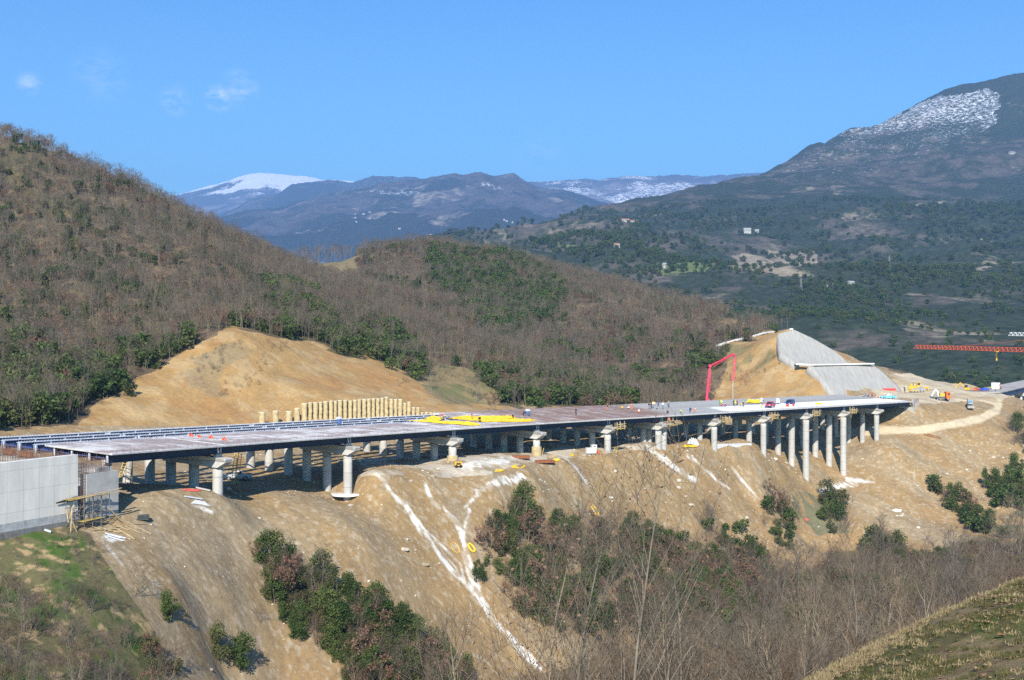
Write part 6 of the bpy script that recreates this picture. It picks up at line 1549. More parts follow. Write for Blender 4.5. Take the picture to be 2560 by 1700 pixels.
# ---------------------------------------------------------------- crumpled sheets and tarpaulins
def sheet(name, corners, mat, label, cat, group=None, amp=.25, n=40, fold=1.6, lift=.06, ragged=.12, thick=.03, seed=0):
    """a crumpled sheet lying over the quadrilateral CORNERS, its underside on the ground"""
    c = [Vector(q) for q in corners]
    uu = np.linspace(0, 1, n)
    U, Vv = np.meshgrid(uu, uu, indexing='ij')
    e = (fbm(Vv * 5 + seed, U * 0 + seed, 3, 701) - .5) * ragged; e2 = (fbm(U * 5 + seed, Vv * 0 + 3 + seed, 3, 702) - .5) * ragged
    U2 = U + e * 2 * (U - .5) * 2; V2 = Vv + e2 * 2 * (Vv - .5) * 2
    a = np.array
    Pn = (1 - U2)[..., None] * (1 - V2)[..., None] * a(c[0]) + U2[..., None] * (1 - V2)[..., None] * a(c[1]) + U2[..., None] * V2[..., None] * a(c[2]) + (1 - U2)[..., None] * V2[..., None] * a(c[3])
    w = np.clip(np.minimum(np.minimum(U, 1 - U), np.minimum(Vv, 1 - Vv)) * 8, 0, 1)
    h = ridged(Pn[..., 0] / fold + seed, Pn[..., 1] / fold, 3, 703) ** 2 * amp * (.3 + .7 * w) + lift
    top = Pn.copy(); top[..., 2] += h; bot = Pn.copy(); bot[..., 2] += h - thick
    idx = np.arange(n * n).reshape(n, n); f = np.stack([idx[:-1, :-1], idx[1:, :-1], idx[1:, 1:], idx[:-1, 1:]], -1).reshape(-1, 4)
    Fq = [f, f[:, ::-1] + n * n]
    for ed in (idx[:, 0][::-1], idx[:, -1], idx[-1, :][::-1], idx[0, :]): Fq.append(np.stack([ed[:-1], ed[1:], ed[1:] + n * n, ed[:-1] + n * n], -1))
    o = mesh_np(name, np.concatenate([top.reshape(-1, 3), bot.reshape(-1, 3)]), np.concatenate(Fq), mat, smooth=False)
    return tag(o, label, cat, group)
M_YT = simple("yellow_tarpaulin", (.80, .50, .02), .5, var=.18, scale=.9)
M_WT = simple("white_sheeting", (.56, .56, .55), .6, var=.1, scale=1.2)
def dq(*px): return [deck_at(x, y)[0] for x, y in px]
sheet("tarpaulin", dq((1022, 1053), (1045, 1052), (1200, 1060), (1190, 1066)), M_YT, "long yellow tarpaulin crumpled along the deck, the left strip", "tarpaulin", amp=.5)
sheet("tarpaulin", dq((1060, 1050), (1080, 1042), (1110, 1046), (1095, 1054)), M_YT, "small yellow tarpaulin heaped behind the left strip", "tarpaulin", amp=.55, seed=3)
sheet("tarpaulin", dq((1120, 1048), (1150, 1041), (1260, 1044), (1215, 1053)), M_YT, "wide yellow tarpaulin spread between the two bending workers", "tarpaulin", amp=.5, seed=5)
sheet("tarpaulin", dq((1200, 1056), (1215, 1047), (1350, 1050), (1320, 1055)), M_YT, "yellow tarpaulin tapering to the right along the deck edge", "tarpaulin", amp=.45, seed=7)
sheet("tarpaulin", dq((1215, 1046), (1225, 1041), (1285, 1041), (1290, 1047)), M_YT, "yellow tarpaulin behind the others near the blue tank", "tarpaulin", amp=.5, seed=9)
sheet("tarpaulin", dq((1866, 1009), (1868, 1004), (1902, 1004), (1900, 1009)), M_YT, "yellow tarpaulin heap left of the magenta pickup", "tarpaulin", amp=1.3, fold=3, seed=11)
sheet("tarpaulin", dq((2036, 1011), (2040, 1008), (2056, 1009), (2052, 1012)), M_YT, "small orange yellow tarpaulin on the white sheets right of the blue car", "tarpaulin", amp=.45, seed=13)
sheet("plastic_sheet", dq((1899, 1008), (1900, 1003), (1907, 1003), (1908, 1009)), M_WT, "white plastic heap beside the yellow tarpaulin", "plastic sheet", amp=1.5, seed=15, fold=1)
sheet("plastic_sheet", dq((1938, 1011), (1940, 1004), (1950, 1004), (1950, 1011)), M_WT, "white plastic heap between the pickup and the blue car", "plastic sheet", amp=1.6, seed=17, fold=1)
for k, (sx, sy, c, lb) in enumerate(((1962, 1016, 'w', "white crate in front of the blue car, left one"), (1969, 1016.5, 'r', "small red crate in front of the blue car"), (1981, 1015, 'r', "stack of red boards in front of the blue car"), (1975, 1017, 'w', "white crate in front of the blue car, right one"))):
    p, s, d = deck_at(sx, sy)
    e = empty("crate", p + Vector((0, 0, .02)), heading(s) + .3 * k, label=lb, cat="crate")
    cm = M_WHITEP if c == 'w' else simple("red_crate_%d" % k, (.60, .06, .03), .6)
    mb = MB(); mb.box((0, 0, .08), (1.3, .9, .14)); mb.box((0, -.42, .4), (1.3, .06, .5)); mb.box((0, .42, .4), (1.3, .06, .5)); mb.box((-.62, 0, .4), (.06, .78, .5)); mb.box((.62, 0, .4), (.06, .78, .5)); mb.build("box", cm, e, local=True)
    mb = MB()
    for j in range(4): mb.bar((-.5, -.25 + .17 * j, .5), (.5, -.2 + .17 * j, .55), .12)
    mb.build("contents", M_TIMB if c == 'w' else cm, e, local=True)
for k, (sx, sy) in enumerate(((479.5, 1091.5), (500, 1094), (529, 1096.5), (562, 1101.5))):
    p, s, d = deck_at(sx, sy)
    e = empty("joint_clamp", p, heading(s) + 1.5, label=("orange red form clamp farthest along the first deck joint", "flat orange red form clamp, second along the first deck joint", "upright orange red form clamp, third along the first deck joint", "orange red form clamp at the near end of the first deck joint")[k], cat="form clamp", group="orange clamps along the first deck joint")
    mo = M_ORR if k else None
    M_ORR = mo or simple("orange_red_paint", (.72, .09, .035), .5)
    mb = MB(); mb.bar((-.4, 0, .06), (.4, 0, .06), .14, .1); mb.bar((-.3, 0, .06), (0, .05, .55 if k != 1 else .25), .12); mb.bar((.3, 0, .06), (0, .05, .55 if k != 1 else .25), .12); mb.box((.25, .12, .25), (.35, .12, .35)); mb.build("frame", M_ORR, e, local=True)
M_TB = simple("tank_blue", (.06, .13, .30), .5)
for k, (sx, sy, lb) in enumerate(((847.5, 1060, "blue tank with a white lid standing alone on the deck, the left one"), (1320, 1038, "blue tank with a bulky white lid right of the yellow sheets"))):
    p, s, d = deck_at(sx, sy)
    e = empty("water_tank", p, heading(s), label=lb, cat="water tank")
    MB().tube([(0, 0, 0), (0, 0, .05), (0, 0, .95), (0, 0, 1.0)], [.40, .45, .45, .40], 16).build("drum", M_TB, e, local=True)
    MB().box((0, 0, 1.2), (.8, .8, .4), taper=.9).build("lid", M_WHITEP, e, local=True)
    MB().tube([(.55, .1, 0), (.6, .1, 1.3), (.7, .1, 1.5)], .07, 6).build("fill_pipe", M_ORR, e, local=True)
for k, (sx, sy, w) in enumerate(((2223, 980.5, 2.6), (2271, 985.5, 2.2))):
    p = Vector(P(sx, sy, 440 + 10 * k)); p.z = H(p.x, p.y)
    e = empty("barrier", p, .1, label=("low red plastic barrier at the foot of the sprayed slope", "low red plastic barrier in front of the bulldozer")[k], cat="barrier", group="red barriers on the platform")
    for j in (-1, 1): MB().prism([(j * w / 2 - w * .45, -.35, 0), (j * w / 2 - w * .45, .35, 0), (j * w / 2 - w * .45, .12, .75), (j * w / 2 - w * .45, -.12, .75)], (w * .9, 0, 0)).build("block", simple("red_plastic_%d_%d" % (k, j), (.65, .04, .03), .5), e, local=True)
for k, (sx, sy, lb, c) in enumerate(((2158, 991, "heap of pale blue sheets and timber near the end of the deck", M_TB), (2195, 993, "heap of red and white form boards near the end of the deck", M_ORR))):
    p, s, d = deck_at(sx, sy); mb = MB()
    for j in range(9): mb.bar(p + Vector((rng.normal(0, .9), rng.normal(0, .5), .08 + .07 * j)), p + Vector((rng.normal(0, .9) + 1, rng.normal(0, .6), .08 + .07 * j)), .35, .07, mat=j % 2)
    tag(mb.build("board_heap", [c, M_WHITEP]), lb, "board heap")

# ---------------------------------------------------------------- timber platforms hung on the pier heads
for k, i in enumerate((5, 6, 7, 8, 9, 10)):
    s = PS_[i]; lab = "timber work platform with rails hung on the " + ("pier nearest the white generator", "double pier", "pier left of the white barrier wall", "short pier beside the ravine", "tallest pier in the ravine", "right hand tall ravine pier")[k]
    a = axis(s)
    e = empty("work_platform", road_pt(s + .9, -.6, -3.1), math.atan2(a.y, a.x), label=lab, cat="work platform", group="timber platforms on the pier heads")
    def L_(x, y, z): return (x, y, z)
    mb = MB()
    for j in range(7): mb.box((-1.2 + .42 * j + .3, -.1, .95 + .02 * (j % 2)), (.38, 1.9, .06), mat=0)
    mb.bar((-1.2, -.95, .85), (1.9, -.95, .85), .12); mb.bar((-1.2, .75, .85), (1.9, .75, .85), .12)
    mb.build("floor_boards", M_TIMBY, e, local=True)
    for x, y in ((-1.1, -.95), (.3, -.95), (1.7, -.95), (1.7, .3), (-.4, .2), (.6, .35)):
        MB().bar((x, y, .6), (x + rng.normal(0, .06), y, 2.2 + .5 * rng.random()), .10).build("post", M_TIMB, e, local=True)
    for z in (1.45, 1.95):
        MB().bar((-1.5 - .3 * rng.random(), -1.02, z), (2.2 + .4 * rng.random(), -1.02, z + rng.normal(0, .12)), .05, .15).build("rail", M_TIMB, e, local=True)
    MB().bar((1.78, -1.1, 1.6), (1.78, .8, 1.7), .05, .15).build("rail", M_TIMB, e, local=True)
    MB().bar((-.9, -.9, .9), (-.4, -.2, -.6), .1).build("strut", M_TIMB, e, local=True)
p6 = road_pt(PS_[6] + .9, -.4, -2.0); person(p6, 1.0, 'stand', 'orange', 'black', 'orange', "person in orange on the timber platform of the double pier")

# ---------------------------------------------------------------- scaffold, boards and debris at the left abutment
e = empty("scaffold", along(-5.4, -2, -24), math.atan2(axis(-3).y, axis(-3).x), label="tangled scaffold with timber decking between the retaining wall and the abutment block", cat="scaffold")
gb = min(H(*along(-6, -1.2, 0)[:2]), H(*along(-2, -1.4, 0)[:2])) - .3
zt_ = -20.6
for s in (-8.6, -6.9, -5.4, -3.9, -2.4):
    for d in (-.5, -1.9):
        q = along(s, d, 0); MB().tube([(q.x, q.y, H(q.x, q.y) - .2), (q.x, q.y, zt_ + .5 * rng.random())], .045, 6).build("standard", M_SCAF, e)
mb = MB()
for z in (gb + 1.0, gb + 2.0, gb + 3.1):
    for d in (-.5, -1.9): mb.tube([along(-8.8, d, z), along(-2.2, d, z)], .035, 5)
    for s in (-8.6, -6.9, -5.4, -3.9, -2.4): mb.tube([along(s, -.4, z), along(s, -2.0, z)], .035, 5)
mb.build("ledgers", M_SCAF, e)
mb = MB()
for i in range(26):
    s = -8.6 + 6.2 * rng.random(); mb.tube([along(s, -.5 - 1.4 * rng.random(), gb + .2 + 2 * rng.random()), along(s + rng.normal(0, 1.3), -.5 - 1.4 * rng.random(), gb + 1 + 2.6 * rng.random())], .03, 5)
mb.build("braces", M_SCAF, e)
for i in range(9):
    z = zt_ - .1 + .1 * (i % 3); s0 = -10.2 + 1.6 * rng.random() + (i % 3) * 2.3
    MB().bar(along(s0, -.4 - .22 * i, z), along(s0 + 4.2 + rng.random(), -.5 - .2 * i + rng.normal(0, .2), z + rng.normal(.05, .15)), .24, .05).build("decking_board", M_TIMB if i % 3 else M_TIMBY, e)
for i in range(5): MB().bar(along(-7.6 + .1 * i, -1.0 - .25 * i, gb + 1.25), along(-4.0 + .2 * i, -1.0 - .22 * i, gb + 1.35), .2, .06).build("decking_board", M_TIMBY, e)
for (s0, z0, s1, z1) in ((-9.7, 1.7, -8.9, 3.9), (-9.9, 3.4, -8.2, -.1), (-9.3, -.2, -9.2, 3.6), (-9.9, 3.5, -9.95, 2.2), (-2.6, 2.6, .2, .1)): MB().bar(along(s0, -2.0, gb + z0 - .2), along(s1, -2.2, gb + z1 - .2), .12).build("timber_prop", M_TIMB, e)
M_FELT = simple("dark_form_ply", (.035, .03, .028), .7)
mb = MB(); mb.hexa([along(-10, -.25, zt_ - .5), along(-6.4, -.25, zt_ - .5), along(-6.4, -.2, zt_ - .5), along(-10, -.2, zt_ - .5), along(-10, -.25, zt_ - .35), along(-6.4, -.25, zt_ + .1), along(-6.4, -.2, zt_ + .1), along(-10, -.2, zt_ - .35)]); mb.build("form_panel", M_FELT, e)
# loose boards on the slope by the scaffold
for i in range(13):
    sx = 222 + 100 * rng.random(); sy = 1312 + 24 * rng.random() - (sx - 222) * .12
    g_ = ground_at(sx, sy, 140, 200); a_ = rng.normal(.35, .45); L_ = 1.4 + 2.2 * rng.random()
    g2 = g_ + Vector((math.cos(a_) * L_, math.sin(a_) * L_, 0)); g2.z = H(g2.x, g2.y)
    tag(MB().bar(g_ + Vector((0, 0, .12)), g2 + Vector((0, 0, .14)), .18, .06).build("plank", M_TIMB), "loose timber board among those strewn below the scaffold", "plank", "boards strewn below the scaffold")
for i, (sx, sy) in enumerate(((262, 1338), (275, 1341), (268, 1344))):
    g_ = ground_at(sx, sy, 140, 200); g2 = g_ + Vector((1.9, .5, 0)); g2.z = H(g2.x, g2.y)
    tag(MB().tube([g_ + Vector((0, 0, .15)), g2 + Vector((0, 0, .18))], .09, 8).build("steel_tube", M_PRIM), "grey steel tube lying with two others below the loose boards", "steel tube", "grey tubes below the loose boards")
g_ = ground_at(357, 1302, 150, 200)
for i in range(4):
    e = MB().box((g_.x + .05 * i, g_.y, g_.z + .16 + .17 * i), (1.7 - .1 * i, 1.1, .10), .25 + .05 * i).box((g_.x - .5, g_.y, g_.z + .08 + .17 * i), (.1, 1.0, .06), .25).box((g_.x + .5, g_.y, g_.z + .08 + .17 * i), (.1, 1.0, .06), .25).build("form_panel", simple("dark_grey_panel_%d" % i, (.07, .08, .075), .7))
    tag(e, ("lowest dark form panel of the stack right of the scaffold", "second dark form panel from below in the stack right of the scaffold", "third dark form panel from below in the stack right of the scaffold", "topmost dark form panel of the stack right of the scaffold")[i], "form panel", "stacked form panels")
for i, (x0, y0_, x1, y1_, m, lb) in enumerate(((64, 1327, 107, 1322, M_FELT, "black steel bar lying on the grass at the wall foot"), (117, 1323, 150, 1317, M_TIMB, "pale timber board lying at the wall foot"), (112, 1332, 128, 1336, M_PRIM, "short grey board on the grass below the wall"), (462, 1246, 505, 1256, M_PRIM, "grey beam lying on the mound left of the first pier"), (490, 1222, 526, 1230, M_CONC2, "pale concrete post lying at the edge of the shade by the first pier"), (570, 1228, 602, 1244, M_TIMB, "pale timber beam in the shaded gully right of the first pier"),
        (1693, 1158, 1708, 1152, M_RUST, "dark steel plate below the double pier"), (2310, 1089, 2354, 1101, M_RUST, "long rusty steel pipe on the slope below the haul road"), (2318, 1088, 2352, 1097, M_RUST, "thin rusty steel pipe above the long one on the slope"))):
    ga = ground_at(x0, y0_, 130, 420); gb_ = ground_at(x1, y1_, 130, 420)
    if (gb_ - ga).length > 9: gb_ = ga + (gb_ - ga).normalized() * 6; gb_.z = H(gb_.x, gb_.y)
    tag(MB().bar(ga + Vector((0, 0, .2)), gb_ + Vector((0, 0, .2)), .28, .2).build("beam", m), lb, "beam")
def gq(px, lo=150, hi=420): return [ground_at(x, y, lo, hi) for x, y in px]
M_PK = simple("pink_red_sheet", (.70, .12, .10), .6)
sheet("tarpaulin", gq(((455, 1228), (470, 1224), (506, 1228), (490, 1232)), 170), M_PK, "pinkish red sheet lying left of the first pier", "tarpaulin", amp=.25, seed=21)
sheet("plastic_sheet", gq(((478, 1262), (490, 1252), (512, 1258), (526, 1270)), 170), M_WT, "white plastic scrap on the mound below the first pier", "plastic sheet", amp=.2, seed=22)
sheet("tarpaulin", gq(((1279, 1173), (1284, 1166), (1313, 1165), (1308, 1172)), 220), M_YT, "flat yellow tarpaulin on the bench in front of the fourth pier", "tarpaulin", amp=.3, seed=23)
sheet("tarpaulin", gq(((1236, 1182), (1240, 1177), (1260, 1176), (1257, 1182)), 220), M_YT, "small yellow tarpaulin over red cloth at the edge of the bench", "tarpaulin", amp=.3, seed=24)
sheet("tarpaulin", gq(((1382, 1155), (1384, 1149), (1398, 1150), (1400, 1155)), 220), M_YT, "yellow tarpaulin at the right end of the rusty form panel", "tarpaulin", amp=.3, seed=25)
sheet("tarpaulin", gq(((1425, 1142), (1427, 1138), (1435, 1138), (1434, 1142)), 240), M_YT, "tiny yellow sheet left of the white generator", "tarpaulin", amp=.25, seed=26)
sheet("tarpaulin", gq(((1708, 1119), (1712, 1114), (1748, 1114), (1742, 1119)), 280), M_YT, "yellow tarpaulin under the white heap behind the double pier", "tarpaulin", amp=.35, seed=27)
sheet("plastic_sheet", gq(((1718, 1114), (1724, 1108), (1748, 1109), (1746, 1116)), 280), M_WT, "white plastic heap behind the double pier", "plastic sheet", amp=1.8, fold=1.6, seed=28)
sheet("tarpaulin", gq(((2010, 1301), (2014, 1297), (2022, 1300), (2018, 1304)), 280), M_PK, "orange red scrap of sheet in the green gully", "tarpaulin", amp=.3, seed=29)
# rusty form panels, generator, compressor, ladder, plank stack
def form(sx, sy, L_, W_, rz, lb, lo=220):
    g_ = ground_at(sx, sy, lo, 400); e = empty("form_panel", g_, rz, label=lb, cat="form panel", group="rusty form panels on the bench")
    MB().box((0, 0, .55), (L_, W_, .07)).build("face_plate", M_RUST, e, local=True)
    mb = MB()
    for x in np.linspace(-L_ / 2 + .1, L_ / 2 - .1, 6): mb.box((x, 0, .29), (.12, W_, .44))
    for y in (-W_ / 2 + .05, W_ / 2 - .05): mb.box((0, y, .28), (L_, .1, .46))
    mb.build("ribs", M_RUST, e, local=True)
form(1360, 1158, 4.4, 2.2, .35, "thick rusty form panel lying on the edge of the bench"); form(1302, 1147, 3.8, 1.6, .15, "thin rusty form panel lying left of the fourth pier")
g_ = ground_at(1479, 1137, 250, 330); e = empty("generator", g_, .25, label="white boxy generator standing on the bench left of the fifth pier", cat="generator")
MB().box((-.2, 0, .85), (2.4, 1.2, 1.3)).build("housing", M_WHITEP, e, local=True); MB().box((.55, 0, 1.85), (1.2, 1.1, .68)).build("control_box", M_WHITEP, e, local=True); MB().box((.6, -.56, 1.85), (.5, .05, .25)).build("panel", M_DGREY, e, local=True)
for x in (-1.1, .8): MB().box((x, 0, .1), (.2, 1.2, .22)).build("skid", M_DGREY, e, local=True)
g_ = ground_at(1496, 1135, 250, 330); e = empty("fuel_drum", g_, .3, label="red drum lying right of the white generator", cat="drum"); MB().tube([(0, -.4, .3), (0, -.37, .3), (0, .37, .3), (0, .4, .3)], [.26, .3, .3, .26], 14).build("drum_shell", M_ORR, e, local=True); MB().tube([(0, -.43, .42), (0, -.40, .42)], .05, 8).build("bung", M_DGREY, e, local=True)
g_ = ground_at(1145, 1170, 215, 260); e = empty("compressor", g_, .3, label="yellow compressor standing at the foot of the third pier", cat="compressor")
MB().box((0, 0, .75), (1.5, .9, .8), taper=.92).build("housing", M_YEL, e, local=True); MB().box((0, -.42, .75), (.9, .06, .4)).build("grille", M_DGREY, e, local=True)
for x in (-.45, .45):
    for y in (-.42, .42): MB().wheel((x, y, .28), .28, .16).build("wheel", M_TYRE, e, local=True)
g_ = ground_at(1378, 1147, 240, 300)
for i in range(5): tag(MB().box((g_.x + .08 * i, g_.y + .05 * i, g_.z + .08 + .13 * i), (2.0, .9, .10), .5).build("plank", M_TIMB), ("lowest", "second lowest", "middle", "second highest", "topmost")[i] + " pale board of the stack right of the fourth pier", "plank", "stacked boards right of the fourth pier")
def ladder(base, top, w, lb, m):
    base, top = Vector(base), Vector(top); d = (top - base); r = d.cross(Vector((0, 0, 1))).normalized() * w / 2
    e = empty("ladder", base, 0, label=lb, cat="ladder", group="access ladders under the viaduct")
    for q in (r, -r): MB().bar(base + q, top + q, .09).build("rail", m, e)
    mb = MB(); n = int(d.length / .45)
    for i in range(1, n): c = base + d * (i / n); mb.bar(c - r, c + r, .07)
    mb.build("rungs", m, e)
for (sx, sy, Yb, tx, ty, Yt, lb) in ((583, 1192, 207, 592, 1128, 210, "yellow access ladder leaning behind the first pier"), (590, 1192, 208, 600, 1130, 211, "yellow access ladder right beside the one behind the first pier"), (296, 1190, 190, 314, 1152, 192, "yellow access ladder behind the left abutment block"), (1352, 1136, 268, 1357, 1116, 269, "short yellow ladder at the foot of the fourth pier"), (1537, 1132, 286, 1541, 1118, 287, "short yellow ladder at the foot of the fifth pier")):
    b0 = Vector(P(sx, sy, Yb)); b0.z = H(b0.x, b0.y) - .1; ladder(b0, P(tx, ty, Yt), .7, lb, M_TIMBY)
# collar slab left hanging round the second pier, wide footings of the third and fourth
p2 = road_pt(PS_[2], 1.45); zc = P(866, 1240, p2.y)[2]
ang = np.linspace(0, 2 * math.pi, 26)[:-1]
pts = [(p2.x + math.cos(a) * (3.3 + .5 * math.sin(3 * a + 1) + rng.normal(0, .15)), p2.y + math.sin(a) * (2.2 + .3 * math.cos(2 * a)), zc + .35 + .18 * math.cos(a) ** 2 + rng.normal(0, .03)) for a in ang]
tag(MB().prism(pts, (0, 0, -.28)).build("collar_slab", M_WHITEP), "white concrete slab left jutting round the foot of the second pier", "concrete slab")
for i, hh in ((3, .8), (4, 1.9)):
    q = road_pt(PS_[i], 1.45); g_z = H(q.x, q.y); tag(MB().tube([(q.x, q.y, g_z - 1), (q.x, q.y, g_z + hh), (q.x, q.y, g_z + hh + .08)], [1.12, 1.1, .9], 22).build("footing", M_PILE), "earth stained round footing of the " + ("third" if i == 3 else "fourth") + " pier", "footing")
# white barrier wall along the bench, hose rings
w0, w1 = Vector(P(1788, 1120, 318)), Vector(P(1878, 1117, 330.5))
mb = MB(); n = 26
for i in range(n):
    a_, b_ = w0.lerp(w1, i / n), w0.lerp(w1, (i + .86) / n); mb.bar(a_ + Vector((0, 0, .3)), b_ + Vector((0, 0, .3)), .35, 1.5)
tag(mb.build("barrier_wall", M_WHITEP), "long low white barrier wall along the bench right of the double pier", "barrier wall")
def ring(sx, sy, r, th, lb, tilt=.0, lo=150):
    g_ = ground_at(sx, sy, lo, 330); e_ = .8; gx = (H(g_.x + e_, g_.y) - H(g_.x - e_, g_.y)) / (2 * e_); gy_ = (H(g_.x, g_.y + e_) - H(g_.x, g_.y - e_)) / (2 * e_)
    ks = [(g_.x + math.cos(a) * r, g_.y + math.sin(a) * r, g_.z + gx * math.cos(a) * r + gy_ * math.sin(a) * r + th + .03) for a in np.linspace(0, 2 * math.pi, 29)]
    tag(MB().tube(ks, [th * (1 + .3 * math.sin(3 * k)) for k in range(29)], 7).build("hose_ring", M_YT), lb, "hose", "yellow hoses on the spoil slope")
ring(1138, 1376, .75, .04, "thin yellow hose ring left of the white streak"); ring(1179, 1376, .58, .15, "thick yellow hose coil right of the white streak"); ring(1488, 1281, .75, .10, "yellow hose ring on the upper slope", lo=200)
ga = ground_at(1575, 1300, 200, 330); gb_ = ground_at(1584, 1309, 200, 330); tag(MB().tube([ga + Vector((0, 0, .15)), ga.lerp(gb_, .5) + Vector((.1, 0, .2)), gb_ + Vector((0, 0, .15))], .1, 7).build("hose", M_YT), "short yellow hose end above the middle thicket", "hose")

# ---------------------------------------------------------------- stones, grass, fallen leaves
def rock_mesh(seed, n=9):
    r = random.Random(seed); import bmesh
    bm = bmesh.new(); bmesh.ops.create_icosphere(bm, subdivisions=1, radius=1)
    for v in bm.verts: v.co = Vector((v.co.x * 1.1, v.co.y * .9, v.co.z * .7)) * (.75 + .5 * r.random())
    me = bpy.data.meshes.new("boulder"); bm.to_mesh(me); bm.free(); return me
def rock_mat():
    m, nt, b = mat_new("pale_limestone"); oi = N(nt, 'ShaderNodeObjectInfo')
    nt.links.new(ramp(nt, oi.outputs['Random'], [(0, (.26, .22, .16)), (.45, (.42, .37, .29)), (.8, (.50, .46, .38)), (1, (.66, .62, .55))]), b.inputs['Base Color']); b.inputs['Roughness'].default_value = .9; return m
M_ROCK = rock_mat()
boul = []
for i, (sx, sy, sz, lb) in enumerate(((1008, 1377, .55, "pale boulder on the slope left of the white streak"), (1060, 1412, .5, "flat pale boulder below the streak's bend"), (1525, 1244, .45, "white boulder on the slope below the fifth pier"), (2240, 1278, .9, "large white boulder on the right slope"), (2255, 1290, .7, "smaller white boulder beside the large one on the right slope"), (1725, 1262, .5, "pale boulder left of the heap below the double pier"), (2190, 1318, .5, "pale boulder at the valley edge on the right"))):
    me = rock_mesh(i); me.materials.append(M_ROCK); g_ = ground_at(sx, sy, 130, 420)
    o = bpy.data.objects.new("boulder", me); COL.objects.link(o); o.location = g_; o.scale = (sz * 1.6, sz, sz); tag(o, lb, "boulder"); boul.append(o)
X = rng.random(60000) * 300 - 60; Yv = 132 + rng.random(60000) * 285; Z = Hn(X, Yv); sx, sy = proj(X, Yv, Z)
k = (sx > -80) & (sx < 2650) & ~((GRASSY := inpoly(sx, sy, [(-700, 1335), (0, 1335), (185, 1308), (225, 1330), (262, 1400), (325, 1480), (395, 1580), (450, 1780), (-700, 1780)]))) & (Z > -53) & (sy > 1100) & (rng.random(len(X)) < .12 + .9 * (fbm(X / 9, Yv / 9, 4, 801) > .52))
X, Yv, Z = X[k], Yv[k], Z[k]; X, Yv, Z = X[:8000], Yv[:8000], Z[:8000]
print('stones', len(X))
stuff("gravel", X, Yv, Z, np.clip(rng.pareto(3.0, len(X)) * .07 + .04, 0, .5) * np.clip(Yv / 200, .8, 1.6), (rng.random(len(X)) * 7).astype(int) % 7, boul, "pale stones and rubble scattered over the spoil slopes")
# dry cut heap under the double pier: individual slabs are too small to tell apart, they belong to the gravel
def tuft(seed, n=16, h=.22):
    """grass blades growing from one shared root"""
    r = random.Random(seed); V, Fc = [(0, 0, -.03)], []
    for i in range(n):
        a = r.random() * 6.28; x, y = r.gauss(0, .06), r.gauss(0, .06); hh = h * (.5 + r.random()); lean = .6 * r.random(); w = .008 + .006 * r.random()
        dx, dy = math.cos(a), math.sin(a); k = len(V); m_ = hh * lean
        V += [(x - dy * w, y + dx * w, 0), (x + dy * w, y - dx * w, 0), (x + dx * m_ * .5, y + dy * m_ * .5, hh * .6), (x + dx * m_, y + dy * m_, hh * .95)]
        Fc += [(0, k, k + 1), (k, k + 1, k + 2), (k + 2, k + 1, k + 3)]
    me = bpy.data.meshes.new("grass_tuft"); me.from_pydata(V, [], Fc); return me
M_GR = leaf_mat("grass_blades", [(.065, .075, .022), (.10, .10, .035), (.20, .16, .07)], .3)
M_DRY = leaf_mat("dry_grass", [(.20, .15, .07), (.30, .23, .12), (.36, .29, .17)], .3)
tf = []
for i, (x, y, m, h, lb) in enumerate(((8.0, 21.5, M_GR, .045, "green grass tuft on the near bank, lowest one"), (10.2, 25.5, M_DRY, .05, "dry straw coloured grass tuft on the near bank"), (9.2, 22.8, M_GR, .06, "taller green grass tuft on the near bank"), (12.2, 30.2, M_DRY, .085, "tall dry grass clump on the crest of the near bank"))):
    me = tuft(900 + i, 26, h); me.materials.append(m); o = bpy.data.objects.new("grass_tuft", me); COL.objects.link(o); o.location = (x, y, H(x, y)); tag(o, lb, "grass tuft"); tf.append(o)
n_ = 30000; X = rng.random(n_) * 26 - 2; Yv = 11 + rng.random(n_) * 27; Z = Hn(X, Yv); sx, sy = proj(X, Yv, Z)
ed = np.clip((Yv - np.interp(X, [4, 8.5, 12.8, 20], [20.5, 25, 29, 34])) / 1.5, -1, 1)
k = (sx > 1900) & (sx < 2760) & (sy < 1760) & (rng.random(n_) < .25 + .75 * (fbm(X / 2.1, Yv / 2.1, 3, 811) > .48) + .5 * (ed > -.1))
X, Yv, Z, ed = X[k], Yv[k], Z[k], ed[k]; u_ = rng.random(len(X))
stuff("grass", X, Yv, Z, .6 + .8 * rng.random(len(X)), np.where((ed > -.12), np.where(u_ < .25, 3, 1), np.where(u_ < .75, (u_ * 99).astype(int) % 2 * 2, 1)), tf, "short patchy grass on the near bank")
lf = []
for i, (x, y, lb) in enumerate(((8.4, 20.6, "curled orange brown plane leaf on the near bank"), (10.9, 24.6, "pale brown fallen leaf near the crest of the bank"))):
    me = bpy.data.meshes.new("fallen_leaf"); me.from_pydata([(-.07, 0, .02), (-.02, -.06, .04), (.05, -.05, .02), (.09, 0, .05), (.04, .06, .03), (-.03, .06, .05), (0, 0, 0)], [], [(0, 1, 6), (1, 2, 6), (2, 3, 6), (3, 4, 6), (4, 5, 6), (5, 0, 6)])
    me.materials.append(simple("dead_leaf_%d" % i, ((.20, .105, .055), (.23, .16, .095))[i], .8)); o = bpy.data.objects.new("fallen_leaf", me); COL.objects.link(o); o.location = (x, y, H(x, y) + .04); tag(o, lb, "fallen leaf"); lf.append(o)
n_ = 7000; X = rng.random(n_) * 22; Yv = 11 + rng.random(n_) * 22; Z = Hn(X, Yv); sx, sy = proj(X, Yv, Z)
k = (sx > 1950) & (sx < 2700) & (sy < 1740) & (rng.random(n_) < .10 + .9 * (fbm(X / 1.3, Yv / 1.3, 4, 821) > .58)); X, Yv, Z = X[k], Yv[k], Z[k]
